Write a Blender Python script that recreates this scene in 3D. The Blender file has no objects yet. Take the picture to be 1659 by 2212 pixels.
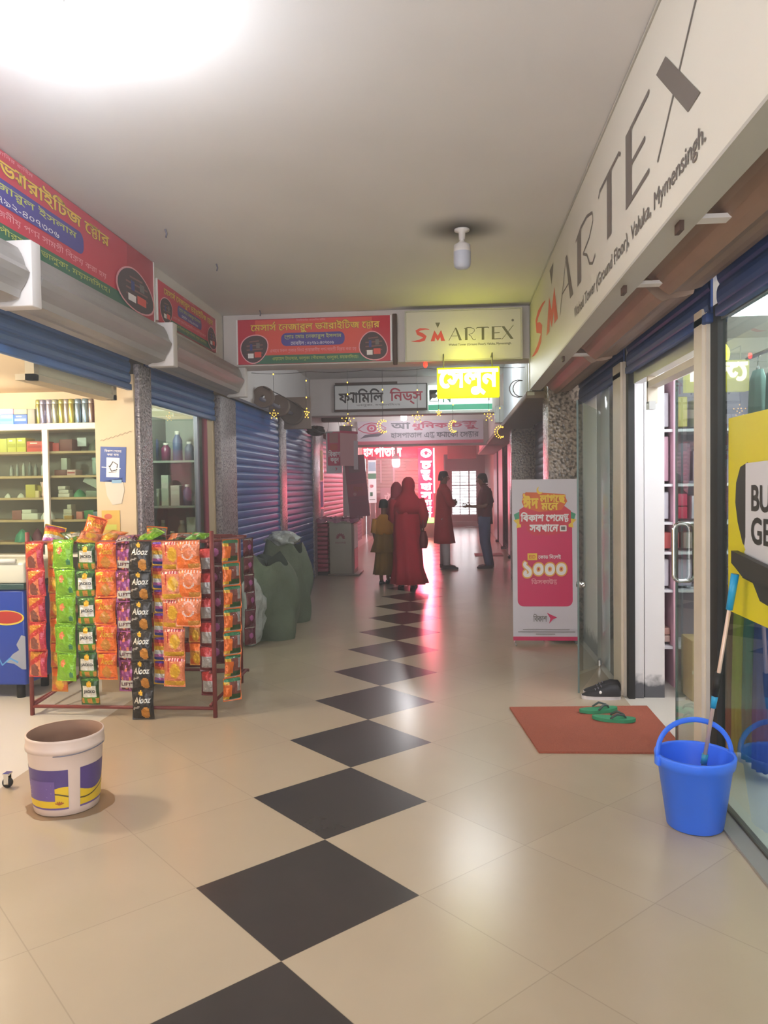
import bpy, bmesh, math, random
from math import sin, cos, pi, radians as RAD
from mathutils import Vector, Matrix
from mathutils.geometry import delaunay_2d_cdt, tessellate_polygon

SC = bpy.context.scene
COL = SC.collection
random.seed(7)

# ------------------------------------------------------------------ camera
cam_d = bpy.data.cameras.new('camera')
cam_d.sensor_fit = 'VERTICAL'
cam_d.sensor_height = 24.0
cam_d.lens = 24.0 * 1664.54 / 2212.0
cam_d.clip_start = 0.05
cam_d.clip_end = 200
cam = bpy.data.objects.new('camera', cam_d)
COL.objects.link(cam)
def _cam_matrix(yaw, pitch, roll, loc):
    cy, sy, cp, sp = cos(yaw), sin(yaw), cos(pitch), sin(pitch)
    f = Vector((-sy * cp, cy * cp, sp))
    r = Vector((cy, sy, 0))
    u = r.cross(f)
    r2 = cos(roll) * r + sin(roll) * u
    u2 = -sin(roll) * r + cos(roll) * u
    m = Matrix((r2, u2, -f)).transposed().to_4x4()
    m.translation = Vector(loc)
    return m
cam.matrix_world = _cam_matrix(0.089021, -0.034454, -0.01376, (0.562, -2.374, 1.517))
SC.camera = cam

# ------------------------------------------------------------------ exposure, sky
vs = SC.view_settings
vs.view_transform = 'Standard'
vs.look = 'None'
vs.gamma = 1.0
vs.use_curve_mapping = False
vs.exposure = 1.0
cy = SC.cycles
cy.adaptive_threshold = 0.05
cy.max_bounces = 6; cy.diffuse_bounces = 4; cy.glossy_bounces = 3; cy.transmission_bounces = 4; cy.transparent_max_bounces = 10; cy.volume_bounces = 0
world = bpy.data.worlds.new('daylight_sky')
SC.world = world
world.use_nodes = True
bg = world.node_tree.nodes['Background']
bg.inputs[0].default_value = (0.97, 0.97, 1.0, 1)
bg.inputs[1].default_value = 3.0

# light powers in watts, tuned together
P_NEAR_LAMP = 120
P_SHOP_LEFT = 60
P_SHOP_RIGHT = 24
P_FAR_BULB = 230
P_MID_BULB = 85
P_PYLON = 45
P_TUBE = 42
def lamp_light(name, loc, power, col=(1, 1, 1), radius=0.06, parent=None):
    l = bpy.data.lights.new(name, 'POINT')
    l.energy = power
    l.color = col
    l.shadow_soft_size = radius
    o = bpy.data.objects.new(name, l)
    COL.objects.link(o)
    o.location = loc
    if parent: o.parent = parent
    return o
def area_light(name, loc, power, col, sx, sy, rot, parent=None):
    l = bpy.data.lights.new(name, 'AREA')
    l.energy = power
    l.color = col
    l.shape = 'RECTANGLE'
    l.size = sx
    l.size_y = sy
    o = bpy.data.objects.new(name, l)
    COL.objects.link(o)
    o.location = loc
    o.rotation_euler = rot
    if parent: o.parent = parent
    return o

# ------------------------------------------------------------------ materials
def lin(c):
    if isinstance(c, str):
        c = c.lstrip('#')
        c = tuple(int(c[i:i + 2], 16) / 255 for i in (0, 2, 4))
    return tuple((x / 12.92 if x <= 0.04045 else ((x + 0.055) / 1.055) ** 2.4) for x in c[:3])
_mats = {}
def M(name, col='#808080', rough=0.5, metal=0.0, emit=0.0, ecol=None, spec=0.5, noise=0.0, nscale=8.0, bump=0.0, bscale=40.0,
      trans=0.0, alpha=1.0, coat=0.0):
    if name in _mats: return _mats[name]
    m = bpy.data.materials.new(name)
    m.use_nodes = True
    nt = m.node_tree
    p = nt.nodes['Principled BSDF']
    c = lin(col)
    p.inputs['Base Color'].default_value = (*c, 1)
    p.inputs['Roughness'].default_value = rough
    p.inputs['Metallic'].default_value = metal
    p.inputs['Specular IOR Level'].default_value = spec
    p.inputs['Transmission Weight'].default_value = trans
    p.inputs['Alpha'].default_value = alpha
    p.inputs['Coat Weight'].default_value = coat
    if emit:
        p.inputs['Emission Color'].default_value = (*lin(ecol or col), 1)
        p.inputs['Emission Strength'].default_value = emit
    if noise or bump:
        tc = nt.nodes.new('ShaderNodeTexCoord')
        n = nt.nodes.new('ShaderNodeTexNoise')
        n.inputs['Scale'].default_value = nscale
        n.inputs['Detail'].default_value = 6
        nt.links.new(tc.outputs['Object'], n.inputs['Vector'])
        if noise:
            mx = nt.nodes.new('ShaderNodeMix')
            mx.data_type = 'RGBA'
            mx.inputs[6].default_value = (*[x * (1 - noise) for x in c], 1)
            mx.inputs[7].default_value = (*[min(1, x * (1 + noise * 0.6)) for x in c], 1)
            nt.links.new(n.outputs['Fac'], mx.inputs[0])
            nt.links.new(mx.outputs[2], p.inputs['Base Color'])
        if bump:
            n2 = nt.nodes.new('ShaderNodeTexNoise')
            n2.inputs['Scale'].default_value = bscale
            n2.inputs['Detail'].default_value = 4
            nt.links.new(tc.outputs['Object'], n2.inputs['Vector'])
            b = nt.nodes.new('ShaderNodeBump')
            b.inputs['Strength'].default_value = bump
            b.inputs['Distance'].default_value = 0.02
            nt.links.new(n2.outputs['Fac'], b.inputs['Height'])
            nt.links.new(b.outputs['Normal'], p.inputs['Normal'])
    _mats[name] = m
    return m
def glass_mat(name, tint='#e8f2ee', refl=1.0, ior=1.45):
    """thin window glass: clear, with a fresnel mirror on it"""
    if name in _mats: return _mats[name]
    m = bpy.data.materials.new(name)
    m.use_nodes = True
    nt = m.node_tree
    nt.nodes.clear()
    out = nt.nodes.new('ShaderNodeOutputMaterial')
    tr = nt.nodes.new('ShaderNodeBsdfTransparent')
    tr.inputs[0].default_value = (*lin(tint), 1)
    gl = nt.nodes.new('ShaderNodeBsdfGlossy')
    gl.inputs['Roughness'].default_value = 0.01
    gl.inputs['Color'].default_value = (refl, refl, refl, 1)
    fr = nt.nodes.new('ShaderNodeFresnel')
    fr.inputs['IOR'].default_value = ior
    mx = nt.nodes.new('ShaderNodeMixShader')
    ge = nt.nodes.new('ShaderNodeNewGeometry'); iv = nt.nodes.new('ShaderNodeMath'); iv.operation = 'SUBTRACT'; iv.inputs[0].default_value = 1.0
    nt.links.new(ge.outputs['Backfacing'], iv.inputs[1])
    mu = nt.nodes.new('ShaderNodeMath'); mu.operation = 'MULTIPLY'
    nt.links.new(fr.outputs[0], mu.inputs[0]); nt.links.new(iv.outputs[0], mu.inputs[1])
    nt.links.new(mu.outputs[0], mx.inputs[0])
    nt.links.new(tr.outputs[0], mx.inputs[1])
    nt.links.new(gl.outputs[0], mx.inputs[2])
    nt.links.new(mx.outputs[0], out.inputs[0])
    _mats[name] = m
    return m

# ------------------------------------------------------------------ mesh builder
class MB:
    def __init__(self):
        self.v, self.f, self.mi, self.sm, self.mats = [], [], [], [], []
        self.xf = None
    def slot(self, m):
        if m not in self.mats: self.mats.append(m)
        return self.mats.index(m)
    def add(self, vs, fs, m, smooth=False):
        b = len(self.v)
        if self.xf is not None: vs = [self.xf @ Vector(p) for p in vs]
        self.v += [tuple(p) for p in vs]
        s = self.slot(m)
        for f in fs:
            self.f.append([b + i for i in f]); self.mi.append(s); self.sm.append(smooth)
        return self
    def box(self, x0, x1, y0, y1, z0, z1, m):
        vs = [(x, y, z) for z in (z0, z1) for y in (y0, y1) for x in (x0, x1)]
        fs = [(0, 2, 3, 1), (4, 5, 7, 6), (0, 1, 5, 4), (2, 6, 7, 3), (0, 4, 6, 2), (1, 3, 7, 5)]
        return self.add(vs, fs, m)
    def bbox(self, x0, x1, y0, y1, z0, z1, m, r=0.005, seg=2):
        """box with rounded edges"""
        bm = bmesh.new()
        bmesh.ops.create_cube(bm, size=1)
        for v in bm.verts:
            v.co = Vector(((x0 + x1) / 2 + v.co.x * (x1 - x0), (y0 + y1) / 2 + v.co.y * (y1 - y0), (z0 + z1) / 2 + v.co.z * (z1 - z0)))
        r = min(r, 0.45 * min(x1 - x0, y1 - y0, z1 - z0))
        bmesh.ops.bevel(bm, geom=bm.edges[:], offset=r, segments=seg, affect='EDGES', profile=0.5)
        bm.verts.index_update()
        self.add([v.co.copy() for v in bm.verts], [[v.index for v in f.verts] for f in bm.faces], m, True)
        bm.free()
        return self
    def quad(self, a, b, c, d, m):
        return self.add([a, b, c, d], [(0, 1, 2, 3)], m)
    def prism(self, poly, fn, d0, d1, m):
        """poly: 2D outline; fn(u, v, d) -> 3D; extruded from d0 to d1"""
        n = len(poly)
        vs = [fn(u, v, d0) for u, v in poly] + [fn(u, v, d1) for u, v in poly]
        tris = tessellate_polygon([[Vector((u, v, 0)) for u, v in poly]])
        fs = [tuple(t) for t in tris] + [tuple(i + n for i in reversed(t)) for t in tris]
        fs += [(i, (i + 1) % n, n + (i + 1) % n, n + i) for i in range(n)]
        return self.add(vs, fs, m)
    def tube(self, pts, r, m, n=8, closed=False, caps=True, flat=None):
        pts = [Vector(p) for p in pts]
        k = len(pts)
        rs = r if isinstance(r, (list, tuple)) else [r] * k
        vs, fs = [], []
        up = None
        for i, p in enumerate(pts):
            a = pts[i - 1] if (i > 0 or closed) else p
            b = pts[(i + 1) % k] if (i < k - 1 or closed) else p
            t = (b - a).normalized()
            if up is None:
                up = Vector((0, 0, 1)) if abs(t.z) < 0.9 else Vector((1, 0, 0))
                up = (up - t * up.dot(t)).normalized()
            else:
                up = (up - t * up.dot(t))
                up = up.normalized() if up.length > 1e-6 else t.orthogonal().normalized()
            s = t.cross(up)
            fl = flat if flat else 1.0
            for j in range(n):
                w = 2 * pi * j / n
                vs.append(p + up * cos(w) * rs[i] + s * sin(w) * rs[i] * fl)
        for i in range(k if closed else k - 1):
            for j in range(n):
                a, b = i * n, ((i + 1) % k) * n
                fs.append((a + j, a + (j + 1) % n, b + (j + 1) % n, b + j))
        if caps and not closed:
            fs.append(tuple(reversed(range(n)))); fs.append(tuple(range((k - 1) * n, k * n)))
        return self.add(vs, fs, m, True)
    def lathe(self, prof, m, c=(0, 0, 0), n=24, sx=1.0, sy=1.0, cap0=False, cap1=False):
        vs, fs = [], []
        for (r, z) in prof:
            for j in range(n):
                w = 2 * pi * j / n
                vs.append((c[0] + r * cos(w) * sx, c[1] + r * sin(w) * sy, c[2] + z))
        for i in range(len(prof) - 1):
            for j in range(n):
                fs.append((i * n + j, i * n + (j + 1) % n, (i + 1) * n + (j + 1) % n, (i + 1) * n + j))
        if cap0: fs.append(tuple(reversed(range(n))))
        if cap1: fs.append(tuple(range((len(prof) - 1) * n, len(prof) * n)))
        return self.add(vs, fs, m, True)
    def loft(self, rings, m, n=20, cap=True, fold=0.0, folds=7):
        """rings: (x, y, z, rx, ry[, turn])"""
        vs, fs = [], []
        for q in rings:
            x, y, z, rx, ry = q[:5]
            tn = q[5] if len(q) > 5 else 0
            fa = q[6] if len(q) > 6 else fold
            for j in range(n):
                w = 2 * pi * j / n
                k = 1 + fa * sin(folds * w + z * 3)
                a, b = rx * cos(w) * k, ry * sin(w) * k
                vs.append((x + a * cos(tn) - b * sin(tn), y + a * sin(tn) + b * cos(tn), z))
        k = len(rings)
        for i in range(k - 1):
            for j in range(n):
                fs.append((i * n + j, i * n + (j + 1) % n, (i + 1) * n + (j + 1) % n, (i + 1) * n + j))
        if cap:
            fs.append(tuple(reversed(range(n)))); fs.append(tuple(range((k - 1) * n, k * n)))
        return self.add(vs, fs, m, True)
    def ball(self, c, rx, ry, rz, m, n=16, k=10):
        prof = [(max(1e-4, sin(pi * i / k)), -cos(pi * i / k)) for i in range(k + 1)]
        vs, fs = [], []
        for r, z in prof:
            for j in range(n):
                w = 2 * pi * j / n
                vs.append((c[0] + r * cos(w) * rx, c[1] + r * sin(w) * ry, c[2] + z * rz))
        for i in range(k):
            for j in range(n):
                fs.append((i * n + j, i * n + (j + 1) % n, (i + 1) * n + (j + 1) % n, (i + 1) * n + j))
        return self.add(vs, fs, m, True)
    def grid(self, fn, nu, nv, m, smooth=True, closed_u=False):
        vs = [fn(i / nu, j / nv) for j in range(nv + 1) for i in range(nu + (0 if closed_u else 1))]
        w = nu if closed_u else nu + 1
        fs = []
        for j in range(nv):
            for i in range(nu):
                i2 = (i + 1) % w
                fs.append((j * w + i, j * w + i2, (j + 1) * w + i2, (j + 1) * w + i))
        return self.add(vs, fs, m, smooth)
    def build(self, name, parent=None, loc=None, label=None, kind=None, **kw):
        me = bpy.data.meshes.new(name)
        me.from_pydata(self.v, [], self.f)
        for m in self.mats: me.materials.append(m)
        me.polygons.foreach_set('material_index', self.mi)
        me.polygons.foreach_set('use_smooth', self.sm)
        me.validate(clean_customdata=False)
        me.update()
        o = bpy.data.objects.new(name, me)
        COL.objects.link(o)
        if parent: o.parent = parent
        if loc: o.location = loc
        if label: o['label'] = label
        if kind: o['kind'] = kind
        return o
def tag(o, label=None, cat=None, group=None, kind=None):
    if label: o['label'] = label
    if cat: o['category'] = cat
    if group: o['group'] = group
    if kind: o['kind'] = kind
    return o
def thing(name, label, cat, loc=(0, 0, 0), rz=0.0, group=None):
    o = bpy.data.objects.new(name, None)
    o.empty_display_size = 0.1
    COL.objects.link(o)
    o.location = loc
    o.rotation_euler = (0, 0, rz)
    return tag(o, label, cat, group)
def struct(mb, name):
    return mb.build(name, kind='structure')
def copy_thing(o, loc=None, rot=None, label=None, group=None):
    kids = {}
    for c in COL.objects:
        if c.parent is not None: kids.setdefault(c.parent, []).append(c)
    def rec(s, par):
        d = s.copy()
        COL.objects.link(d)
        if par is not None: d.parent = par
        for c in kids.get(s, ()): rec(c, d)
        return d
    r = rec(o, None)
    if loc is not None: r.location = loc
    if rot is not None: r.rotation_euler = rot
    if label: r['label'] = label
    if group: r['group'] = group
    return r

# ------------------------------------------------------------------ lettering
_gcache = {}
def _raw(s):
    """contours of a one-line text, sampled"""
    cu = bpy.data.curves.new('tmp', 'FONT')
    cu.body = s
    cu.size = 1.0
    o = bpy.data.objects.new('tmp', cu)
    COL.objects.link(o)
    dg = bpy.context.evaluated_depsgraph_get()
    oe = o.evaluated_get(dg)
    c2 = oe.to_curve(dg)
    res = []
    for sp in c2.splines:
        pts = []
        bp = sp.bezier_points
        n = len(bp)
        for i in range(n):
            a, b = bp[i], bp[(i + 1) % n]
            p0, p1, p2, p3 = a.co, a.handle_right, b.handle_left, b.co
            straight = (p1 - p0).cross(p3 - p0).length < 1e-5 and (p2 - p0).cross(p3 - p0).length < 1e-5
            k = 1 if straight else 4
            for j in range(k):
                t = j / k
                q = p0 * (1 - t) ** 3 + p1 * 3 * t * (1 - t) ** 2 + p2 * 3 * t * t * (1 - t) + p3 * t ** 3
                if not pts or (pts[-1][0] - q.x) ** 2 + (pts[-1][1] - q.y) ** 2 > 1e-7: pts.append((q.x, q.y))
        if len(pts) > 2: res.append(pts)
    oe.to_curve_clear()
    bpy.data.objects.remove(o)
    bpy.data.curves.remove(cu)
    return res
def _area(p):
    return 0.5 * sum(p[i - 1][0] * p[i][1] - p[i][0] * p[i - 1][1] for i in range(len(p)))
def glyph(ch, bold):
    """(points, triangles, advance) of one character, filled by winding number"""
    if (ch, bold) not in _gcache:
        cs = _raw(ch) if ch != ' ' else []
        k = min(x for c in _raw('I') for x, y in c)
        adv = min(x for x, y in _raw(ch + 'I')[-1]) - k
        vs, fs = [], []
        if cs:
            sg = 1 if _area(max(cs, key=lambda c: abs(_area(c)))) > 0 else -1
            if bold: cs = [embolden(c, sg, bold) for c in cs]
            pv, pe = [], []
            for c in cs:
                b = len(pv)
                pv += [Vector(p) for p in c]
                pe += [(b + i, b + (i + 1) % len(c)) for i in range(len(c))]
            ov, oe, of = delaunay_2d_cdt(pv, pe, [], 0, 1e-6)[:3]
            vs = [tuple(v) for v in ov]
            for f in of:
                mx = sum(vs[i][0] for i in f) / len(f); my = sum(vs[i][1] for i in f) / len(f)
                w = 0
                for c in cs:
                    for i in range(len(c)):
                        (ax, ay), (bx, by) = c[i - 1], c[i]
                        if (ay <= my) != (by <= my):
                            if (bx - ax) * (my - ay) / (by - ay) + ax > mx: w += 1 if by > ay else -1
                if w != 0: fs.append(list(f))
        _gcache[ch, bold] = (vs, fs, adv)
    return _gcache[ch, bold]
def stroke(pts, w):
    L, R = [], []
    n = len(pts)
    for i, p in enumerate(pts):
        a = pts[max(0, i - 1)]; b = pts[min(n - 1, i + 1)]
        dx, dy = b[0] - a[0], b[1] - a[1]
        d = math.hypot(dx, dy) or 1
        ww = w[i] if isinstance(w, (list, tuple)) else w
        L.append((p[0] - dy / d * ww / 2, p[1] + dx / d * ww / 2)); R.append((p[0] + dy / d * ww / 2, p[1] - dx / d * ww / 2))
    c = L + R[::-1]
    return c if _area(c) > 0 else c[::-1]
HL = 0.68
def is_cons(c): return 0x995 <= ord(c) <= 0x9b9 or c in 'ড়ঢ়য়ৎ'
def layout(s, bold):
    """triangles of a text, Bengali put in visual order"""
    V, T, x, i = [], [], 0.0, 0
    def shape(vs, fs):
        b = len(V)
        V.extend(vs); T.extend([b + k for k in f] for f in fs)
    def pen(pts, w):
        c = stroke(pts, w + 2 * bold)
        shape(c, [tuple(q) for q in tessellate_polygon([[Vector((u, v, 0)) for u, v in c]])])
    def put(ch, sx=1, sy=1, dx=0, anchor=0.0, dy=0.0, adv=True):
        nonlocal x
        vs, fs, a = glyph(ch, bold)
        shape([(x + dx + u * sx, anchor + (v - anchor) * sy + dy) for u, v in vs], fs)
        if adv: x += a * sx
        return a * sx
    n = len(s)
    while i < n:
        c = s[i]
        if not (is_cons(c)):
            if 0x985 <= ord(c) <= 0x994 or not (0x980 <= ord(c) <= 0x9ff):
                put(c)
            else:
                put(c)
            i += 1
            continue
        reph = False
        if c == 'র' and i + 2 < n and s[i + 1] == '্' and is_cons(s[i + 2]):
            reph = True
            i += 2
        cl = [s[i]]; i += 1
        while i + 1 < n and s[i] == '্' and is_cons(s[i + 1]):
            cl.append(s[i + 1]); i += 2
        hal = i < n and s[i] == '্'
        if hal: i += 1
        marks = []
        while i < n and s[i] in 'ািীুূৃেৈোৌঁ়ৗ':
            marks.append(s[i]); i += 1
        for mk in marks:
            if mk in 'িেৈ': put(mk)
            if mk in 'োৌ': put('ে')
        ya = len(cl) > 1 and cl[-1] == 'য'
        ra = len(cl) > 1 and cl[-1] == 'র'
        if ya or ra: cl = cl[:-1]
        x0 = x
        if len(cl) == 1:
            put(cl[0])
        else:
            a0 = put(cl[0], 0.8, 0.6, 0, HL, 0, adv=False)
            a1 = put(cl[1], 0.78, 0.55, 0.1, 0.0, -0.12, adv=False)
            pen([(x, HL - 0.03), (x + max(a0, a1 + 0.1), HL - 0.03)], 0.07)
            x += max(a0, a1 + 0.1)
        if ra: pen([(x0 + 0.02, -0.06), (x0 + 0.15, -0.16), (x0 + 0.3, -0.05), (x0 + 0.46, -0.16)], 0.065)
        if ya:
            pen([(x, HL - 0.03), (x + 0.36, HL - 0.03)], 0.07)
            pen([(x + 0.26, HL), (x + 0.26, 0)], 0.075)
            pen([(x + 0.26, 0.02), (x + 0.18, 0.16), (x + 0.1, 0.3), (x + 0.02, 0.2)], 0.07)
            x += 0.34
        if hal: put('্', adv=False)
        if reph: pen([(x - 0.3, HL + 0.02), (x - 0.12, HL + 0.24)], 0.075)
        for mk in marks:
            if mk in 'িেৈ': continue
            if mk == 'ো': put('া')
            elif mk == 'ৌ': put('ৗ')
            else: put(mk)
    return V, T
def embolden(c, sg, w):
    """moves an outline outwards by w (sg = turn of the outer contour)"""
    n = len(c)
    res = []
    for i in range(n):
        a, p, b = c[i - 1], c[i], c[(i + 1) % n]
        d1 = (p[0] - a[0], p[1] - a[1]); d2 = (b[0] - p[0], b[1] - p[1])
        l1 = math.hypot(*d1) or 1; l2 = math.hypot(*d2) or 1
        n1 = (d1[1] / l1, -d1[0] / l1); n2 = (d2[1] / l2, -d2[0] / l2)
        mx, my = n1[0] + n2[0], n1[1] + n2[1]
        l = math.hypot(mx, my)
        if l < 0.3: mx, my, l = n1[0], n1[1], 1
        k = min(1.6, 2 / max(l * l, 0.5)) if l < 2 else 0.5
        mx, my = mx / l, my / l
        res.append((p[0] + mx * w * sg, p[1] + my * w * sg))
    return res
_tcache = {}
def text2d(s, bold=0.0):
    if (s, bold) not in _tcache:
        vs, fs = layout(s, bold)
        xs = [p[0] for f in fs for p in (vs[i] for i in f)] or [0]
        ys = [p[1] for f in fs for p in (vs[i] for i in f)] or [0]
        _tcache[s, bold] = (vs, fs, min(xs), max(xs), min(ys), max(ys))
    return _tcache[s, bold]
class Print:
    """flat printing: polygons in (u, v), each layer a hair in front of the last, mapped to space by fn(u, v, d)"""
    def __init__(self, mb, fn, step=0.0006, d0=0.001):
        self.mb, self.fn, self.step, self.d = mb, fn, step, d0
    def layer(self): self.d += self.step
    def tri(self, vs, fs, m):
        self.mb.add([self.fn(u, v, self.d) for u, v in vs], fs, m)
    def poly(self, pts, m):
        t = tessellate_polygon([[Vector((u, v, 0)) for u, v in pts]])
        self.tri(pts, [tuple(q) for q in t], m); self.layer()
    def rect(self, u0, u1, v0, v1, m, r=0.0, n=6):
        if r <= 0: return self.poly([(u0, v0), (u1, v0), (u1, v1), (u0, v1)], m)
        pts = []
        for cx, cy, a in ((u1 - r, v0 + r, -90), (u1 - r, v1 - r, 0), (u0 + r, v1 - r, 90), (u0 + r, v0 + r, 180)):
            pts += [(cx + r * cos(RAD(a + 90 * k / n)), cy + r * sin(RAD(a + 90 * k / n))) for k in range(n + 1)]
        self.poly(pts, m)
    def ell(self, u, v, a, b, m, n=24, rot=0.0):
        self.poly([(u + a * cos(t) * cos(rot) - b * sin(t) * sin(rot), v + a * cos(t) * sin(rot) + b * sin(t) * cos(rot))
                   for t in (2 * pi * k / n for k in range(n))], m)
    def line(self, pts, w, m):
        self.poly(stroke(pts, w), m)
    def text(self, s, u0, u1, v0, v1, m, bold=0.0, skew=0.0, keep=False):
        vs, fs, x0, x1, y0, y1 = text2d(s, bold)
        if not fs: return
        sx = (u1 - u0) / (x1 - x0); sy = (v1 - v0) / (y1 - y0)
        if keep: sx = min(sx, sy)
        ox = u0 + ((u1 - u0) - sx * (x1 - x0)) / 2
        self.tri([(ox + (x - x0) * sx + (y - y0) * sy * skew, v0 + (y - y0) * sy) for x, y in vs], fs, m); self.layer()
    def outlined(self, s, u0, u1, v0, v1, m, mo, bold=0.02, out=0.05):
        """lettering with an outline in a second colour"""
        vs, fs, x0, x1, y0, y1 = text2d(s, bold)
        sx = (u1 - u0) / (x1 - x0); sy = (v1 - v0) / (y1 - y0)
        v2, f2 = text2d(s, bold + out)[:2]
        for V, Fc, mm in ((v2, f2, mo), (vs, fs, m)):
            self.tri([(u0 + (x - x0) * sx, v0 + (y - y0) * sy) for x, y in V], Fc, mm); self.layer()
# ================================================================== THE SETTING
H = 3.2
XL, XR = -1.75, 1.75
def floor_mat():
    m = bpy.data.materials.new('tile_floor')
    m.use_nodes = True
    nt = m.node_tree
    p = nt.nodes['Principled BSDF']
    N = lambda t: nt.nodes.new(t)
    def mth(op, a, b=None):
        n = N('ShaderNodeMath'); n.operation = op
        for i, q in enumerate((a, b)):
            if q is None: continue
            if isinstance(q, (int, float)): n.inputs[i].default_value = q
            else: nt.links.new(q, n.inputs[i])
        return n.outputs[0]
    tc = N('ShaderNodeTexCoord'); sep = N('ShaderNodeSeparateXYZ')
    nt.links.new(tc.outputs['Object'], sep.inputs[0])
    x, y = sep.outputs[0], sep.outputs[1]
    s = 0.6 * math.sqrt(2)
    u = mth('DIVIDE', mth('ADD', x, y), s); v = mth('DIVIDE', mth('SUBTRACT', y, x), s)
    fu, fv = mth('FLOOR', u), mth('FLOOR', v)
    same = mth('COMPARE', fu, fv); same.node.inputs[2].default_value = 0.1
    gu, gv = mth('FRACT', u), mth('FRACT', v)
    e = 0.0035
    def edge(g): return mth('ADD', mth('LESS_THAN', g, e), mth('GREATER_THAN', g, 1 - e))
    grout = mth('MINIMUM', mth('ADD', edge(gu), edge(gv)), 1.0)
    # each tile a touch lighter or darker, with faint cloudy veining
    wn = N('ShaderNodeTexWhiteNoise'); wn.noise_dimensions = '2D'
    cb = N('ShaderNodeCombineXYZ'); nt.links.new(fu, cb.inputs[0]); nt.links.new(fv, cb.inputs[1])
    nt.links.new(cb.outputs[0], wn.inputs['Vector'])
    nz = N('ShaderNodeTexNoise'); nz.inputs['Scale'].default_value = 3.5; nz.inputs['Detail'].default_value = 8
    nt.links.new(tc.outputs['Object'], nz.inputs['Vector'])
    k = mth('ADD', mth('MULTIPLY', wn.outputs['Value'], 0.35), mth('MULTIPLY', nz.outputs['Fac'], 0.65))
    def mixc(f, a, b):
        n = N('ShaderNodeMix'); n.data_type = 'RGBA'
        nt.links.new(f, n.inputs[0])
        for i, q in ((6, a), (7, b)):
            if isinstance(q, str): n.inputs[i].default_value = (*lin(q), 1)
            else: nt.links.new(q, n.inputs[i])
        return n.outputs[2]
    cream = mixc(k, '#b09f88', '#bdac95')
    black = mixc(nz.outputs['Fac'], '#3a3533', '#494340')
    c = mixc(same, cream, black)
    c = mixc(mth('MULTIPLY', grout, 0.25), c, '#6d604f')
    nt.links.new(c, p.inputs['Base Color'])
    p.inputs['Roughness'].default_value = 0.23
    p.inputs['Specular IOR Level'].default_value = 0.5
    return m
m_white = M('white_paint', '#d6d0c6', 0.6, noise=0.08, nscale=2)
m_ceil = M('ceiling_paint', '#d9d5d3', 0.75, noise=0.10, nscale=1.6)
m_cream = M('cream_wall', '#d9c3a0', 0.7, noise=0.10, nscale=3)
m_plaster = M('plaster_white', '#d8d2cf', 0.7, noise=0.06, nscale=6)
m_stile = M('white_floor_tile', '#dcd6cb', 0.2, noise=0.05, nscale=2)
m_dark = M('dark_rubber', '#15100e', 0.6)
m_alu = M('aluminium', '#b9b7b3', 0.35, 0.8)
m_steel = M('galvanised_steel', '#8d8a86', 0.42, 0.75, noise=0.15, nscale=7)
m_chrome = M('chrome', '#d8d6d4', 0.12, 1.0)
m_grout = M('grey_stone', '#8e8b84', 0.35, noise=0.1, nscale=5)
m_blue = M('shutter_blue', '#245c9e', 0.42, 0.0, noise=0.12, nscale=5)
m_bluedark = M('shutter_navy', '#22407e', 0.45, noise=0.15, nscale=5)
m_grey_sh = M('shutter_grey', '#8c8694', 0.4, 0.3, noise=0.08, nscale=4)
m_shade = M('shutter_shade_grey', '#7d7986', 0.45, 0.3)
def pebble_mat(name, a, b, scale):
    m = bpy.data.materials.new(name)
    m.use_nodes = True
    nt = m.node_tree
    p = nt.nodes['Principled BSDF']
    tc = nt.nodes.new('ShaderNodeTexCoord')
    vo = nt.nodes.new('ShaderNodeTexVoronoi'); vo.inputs['Scale'].default_value = scale
    no = nt.nodes.new('ShaderNodeTexNoise'); no.inputs['Scale'].default_value = scale * 0.9; no.inputs['Detail'].default_value = 3
    nt.links.new(tc.outputs['Object'], vo.inputs['Vector']); nt.links.new(tc.outputs['Object'], no.inputs['Vector'])
    r = nt.nodes.new('ShaderNodeValToRGB')
    r.color_ramp.elements[0].position = 0.38; r.color_ramp.elements[0].color = (*lin(b), 1)
    r.color_ramp.elements[1].position = 0.55; r.color_ramp.elements[1].color = (*lin(a), 1)
    nt.links.new(no.outputs['Fac'], r.inputs[0])
    nt.links.new(r.outputs[0], p.inputs['Base Color'])
    bp = nt.nodes.new('ShaderNodeBump'); bp.inputs['Strength'].default_value = 0.5; bp.inputs['Distance'].default_value = 0.01
    nt.links.new(vo.outputs['Distance'], bp.inputs['Height']); nt.links.new(bp.outputs[0], p.inputs['Normal'])
    p.inputs['Roughness'].default_value = 0.25
    return m
m_pebble = pebble_mat('pebble_pillar_tile', '#a08f80', '#55483f', 36)
m_pebble2 = pebble_mat('grey_pillar_tile', '#a3989a', '#6f676b', 60)

struct(MB().box(-1.752, 1.752, -4.6, 30, -0.1, 0.0, floor_mat()), 'floor')
struct(MB().box(-4.4, -1.752, -4.6, 5.2, -0.1, 0.0, m_stile), 'floor.001')
struct(MB().box(1.752, 4.6, -4.6, 9, -0.1, 0.0, m_stile), 'floor.002')
struct(MB().box(-4.5, -1.752, 5.2, 30, -0.1, 0.0, m_stile), 'floor.003')
struct(MB().box(1.752, 4.6, 9, 30, -0.1, 0.0, m_stile), 'floor.004')
struct(MB().box(-4.5, 4.7, -4.6, 30, H, H + 0.15, m_ceil), 'ceiling')
# stone sills along the shop fronts
struct(MB().box(1.715, 1.83, -2.5, 1.38, 0.0, 0.012, m_grout), 'trim_1')
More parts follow.
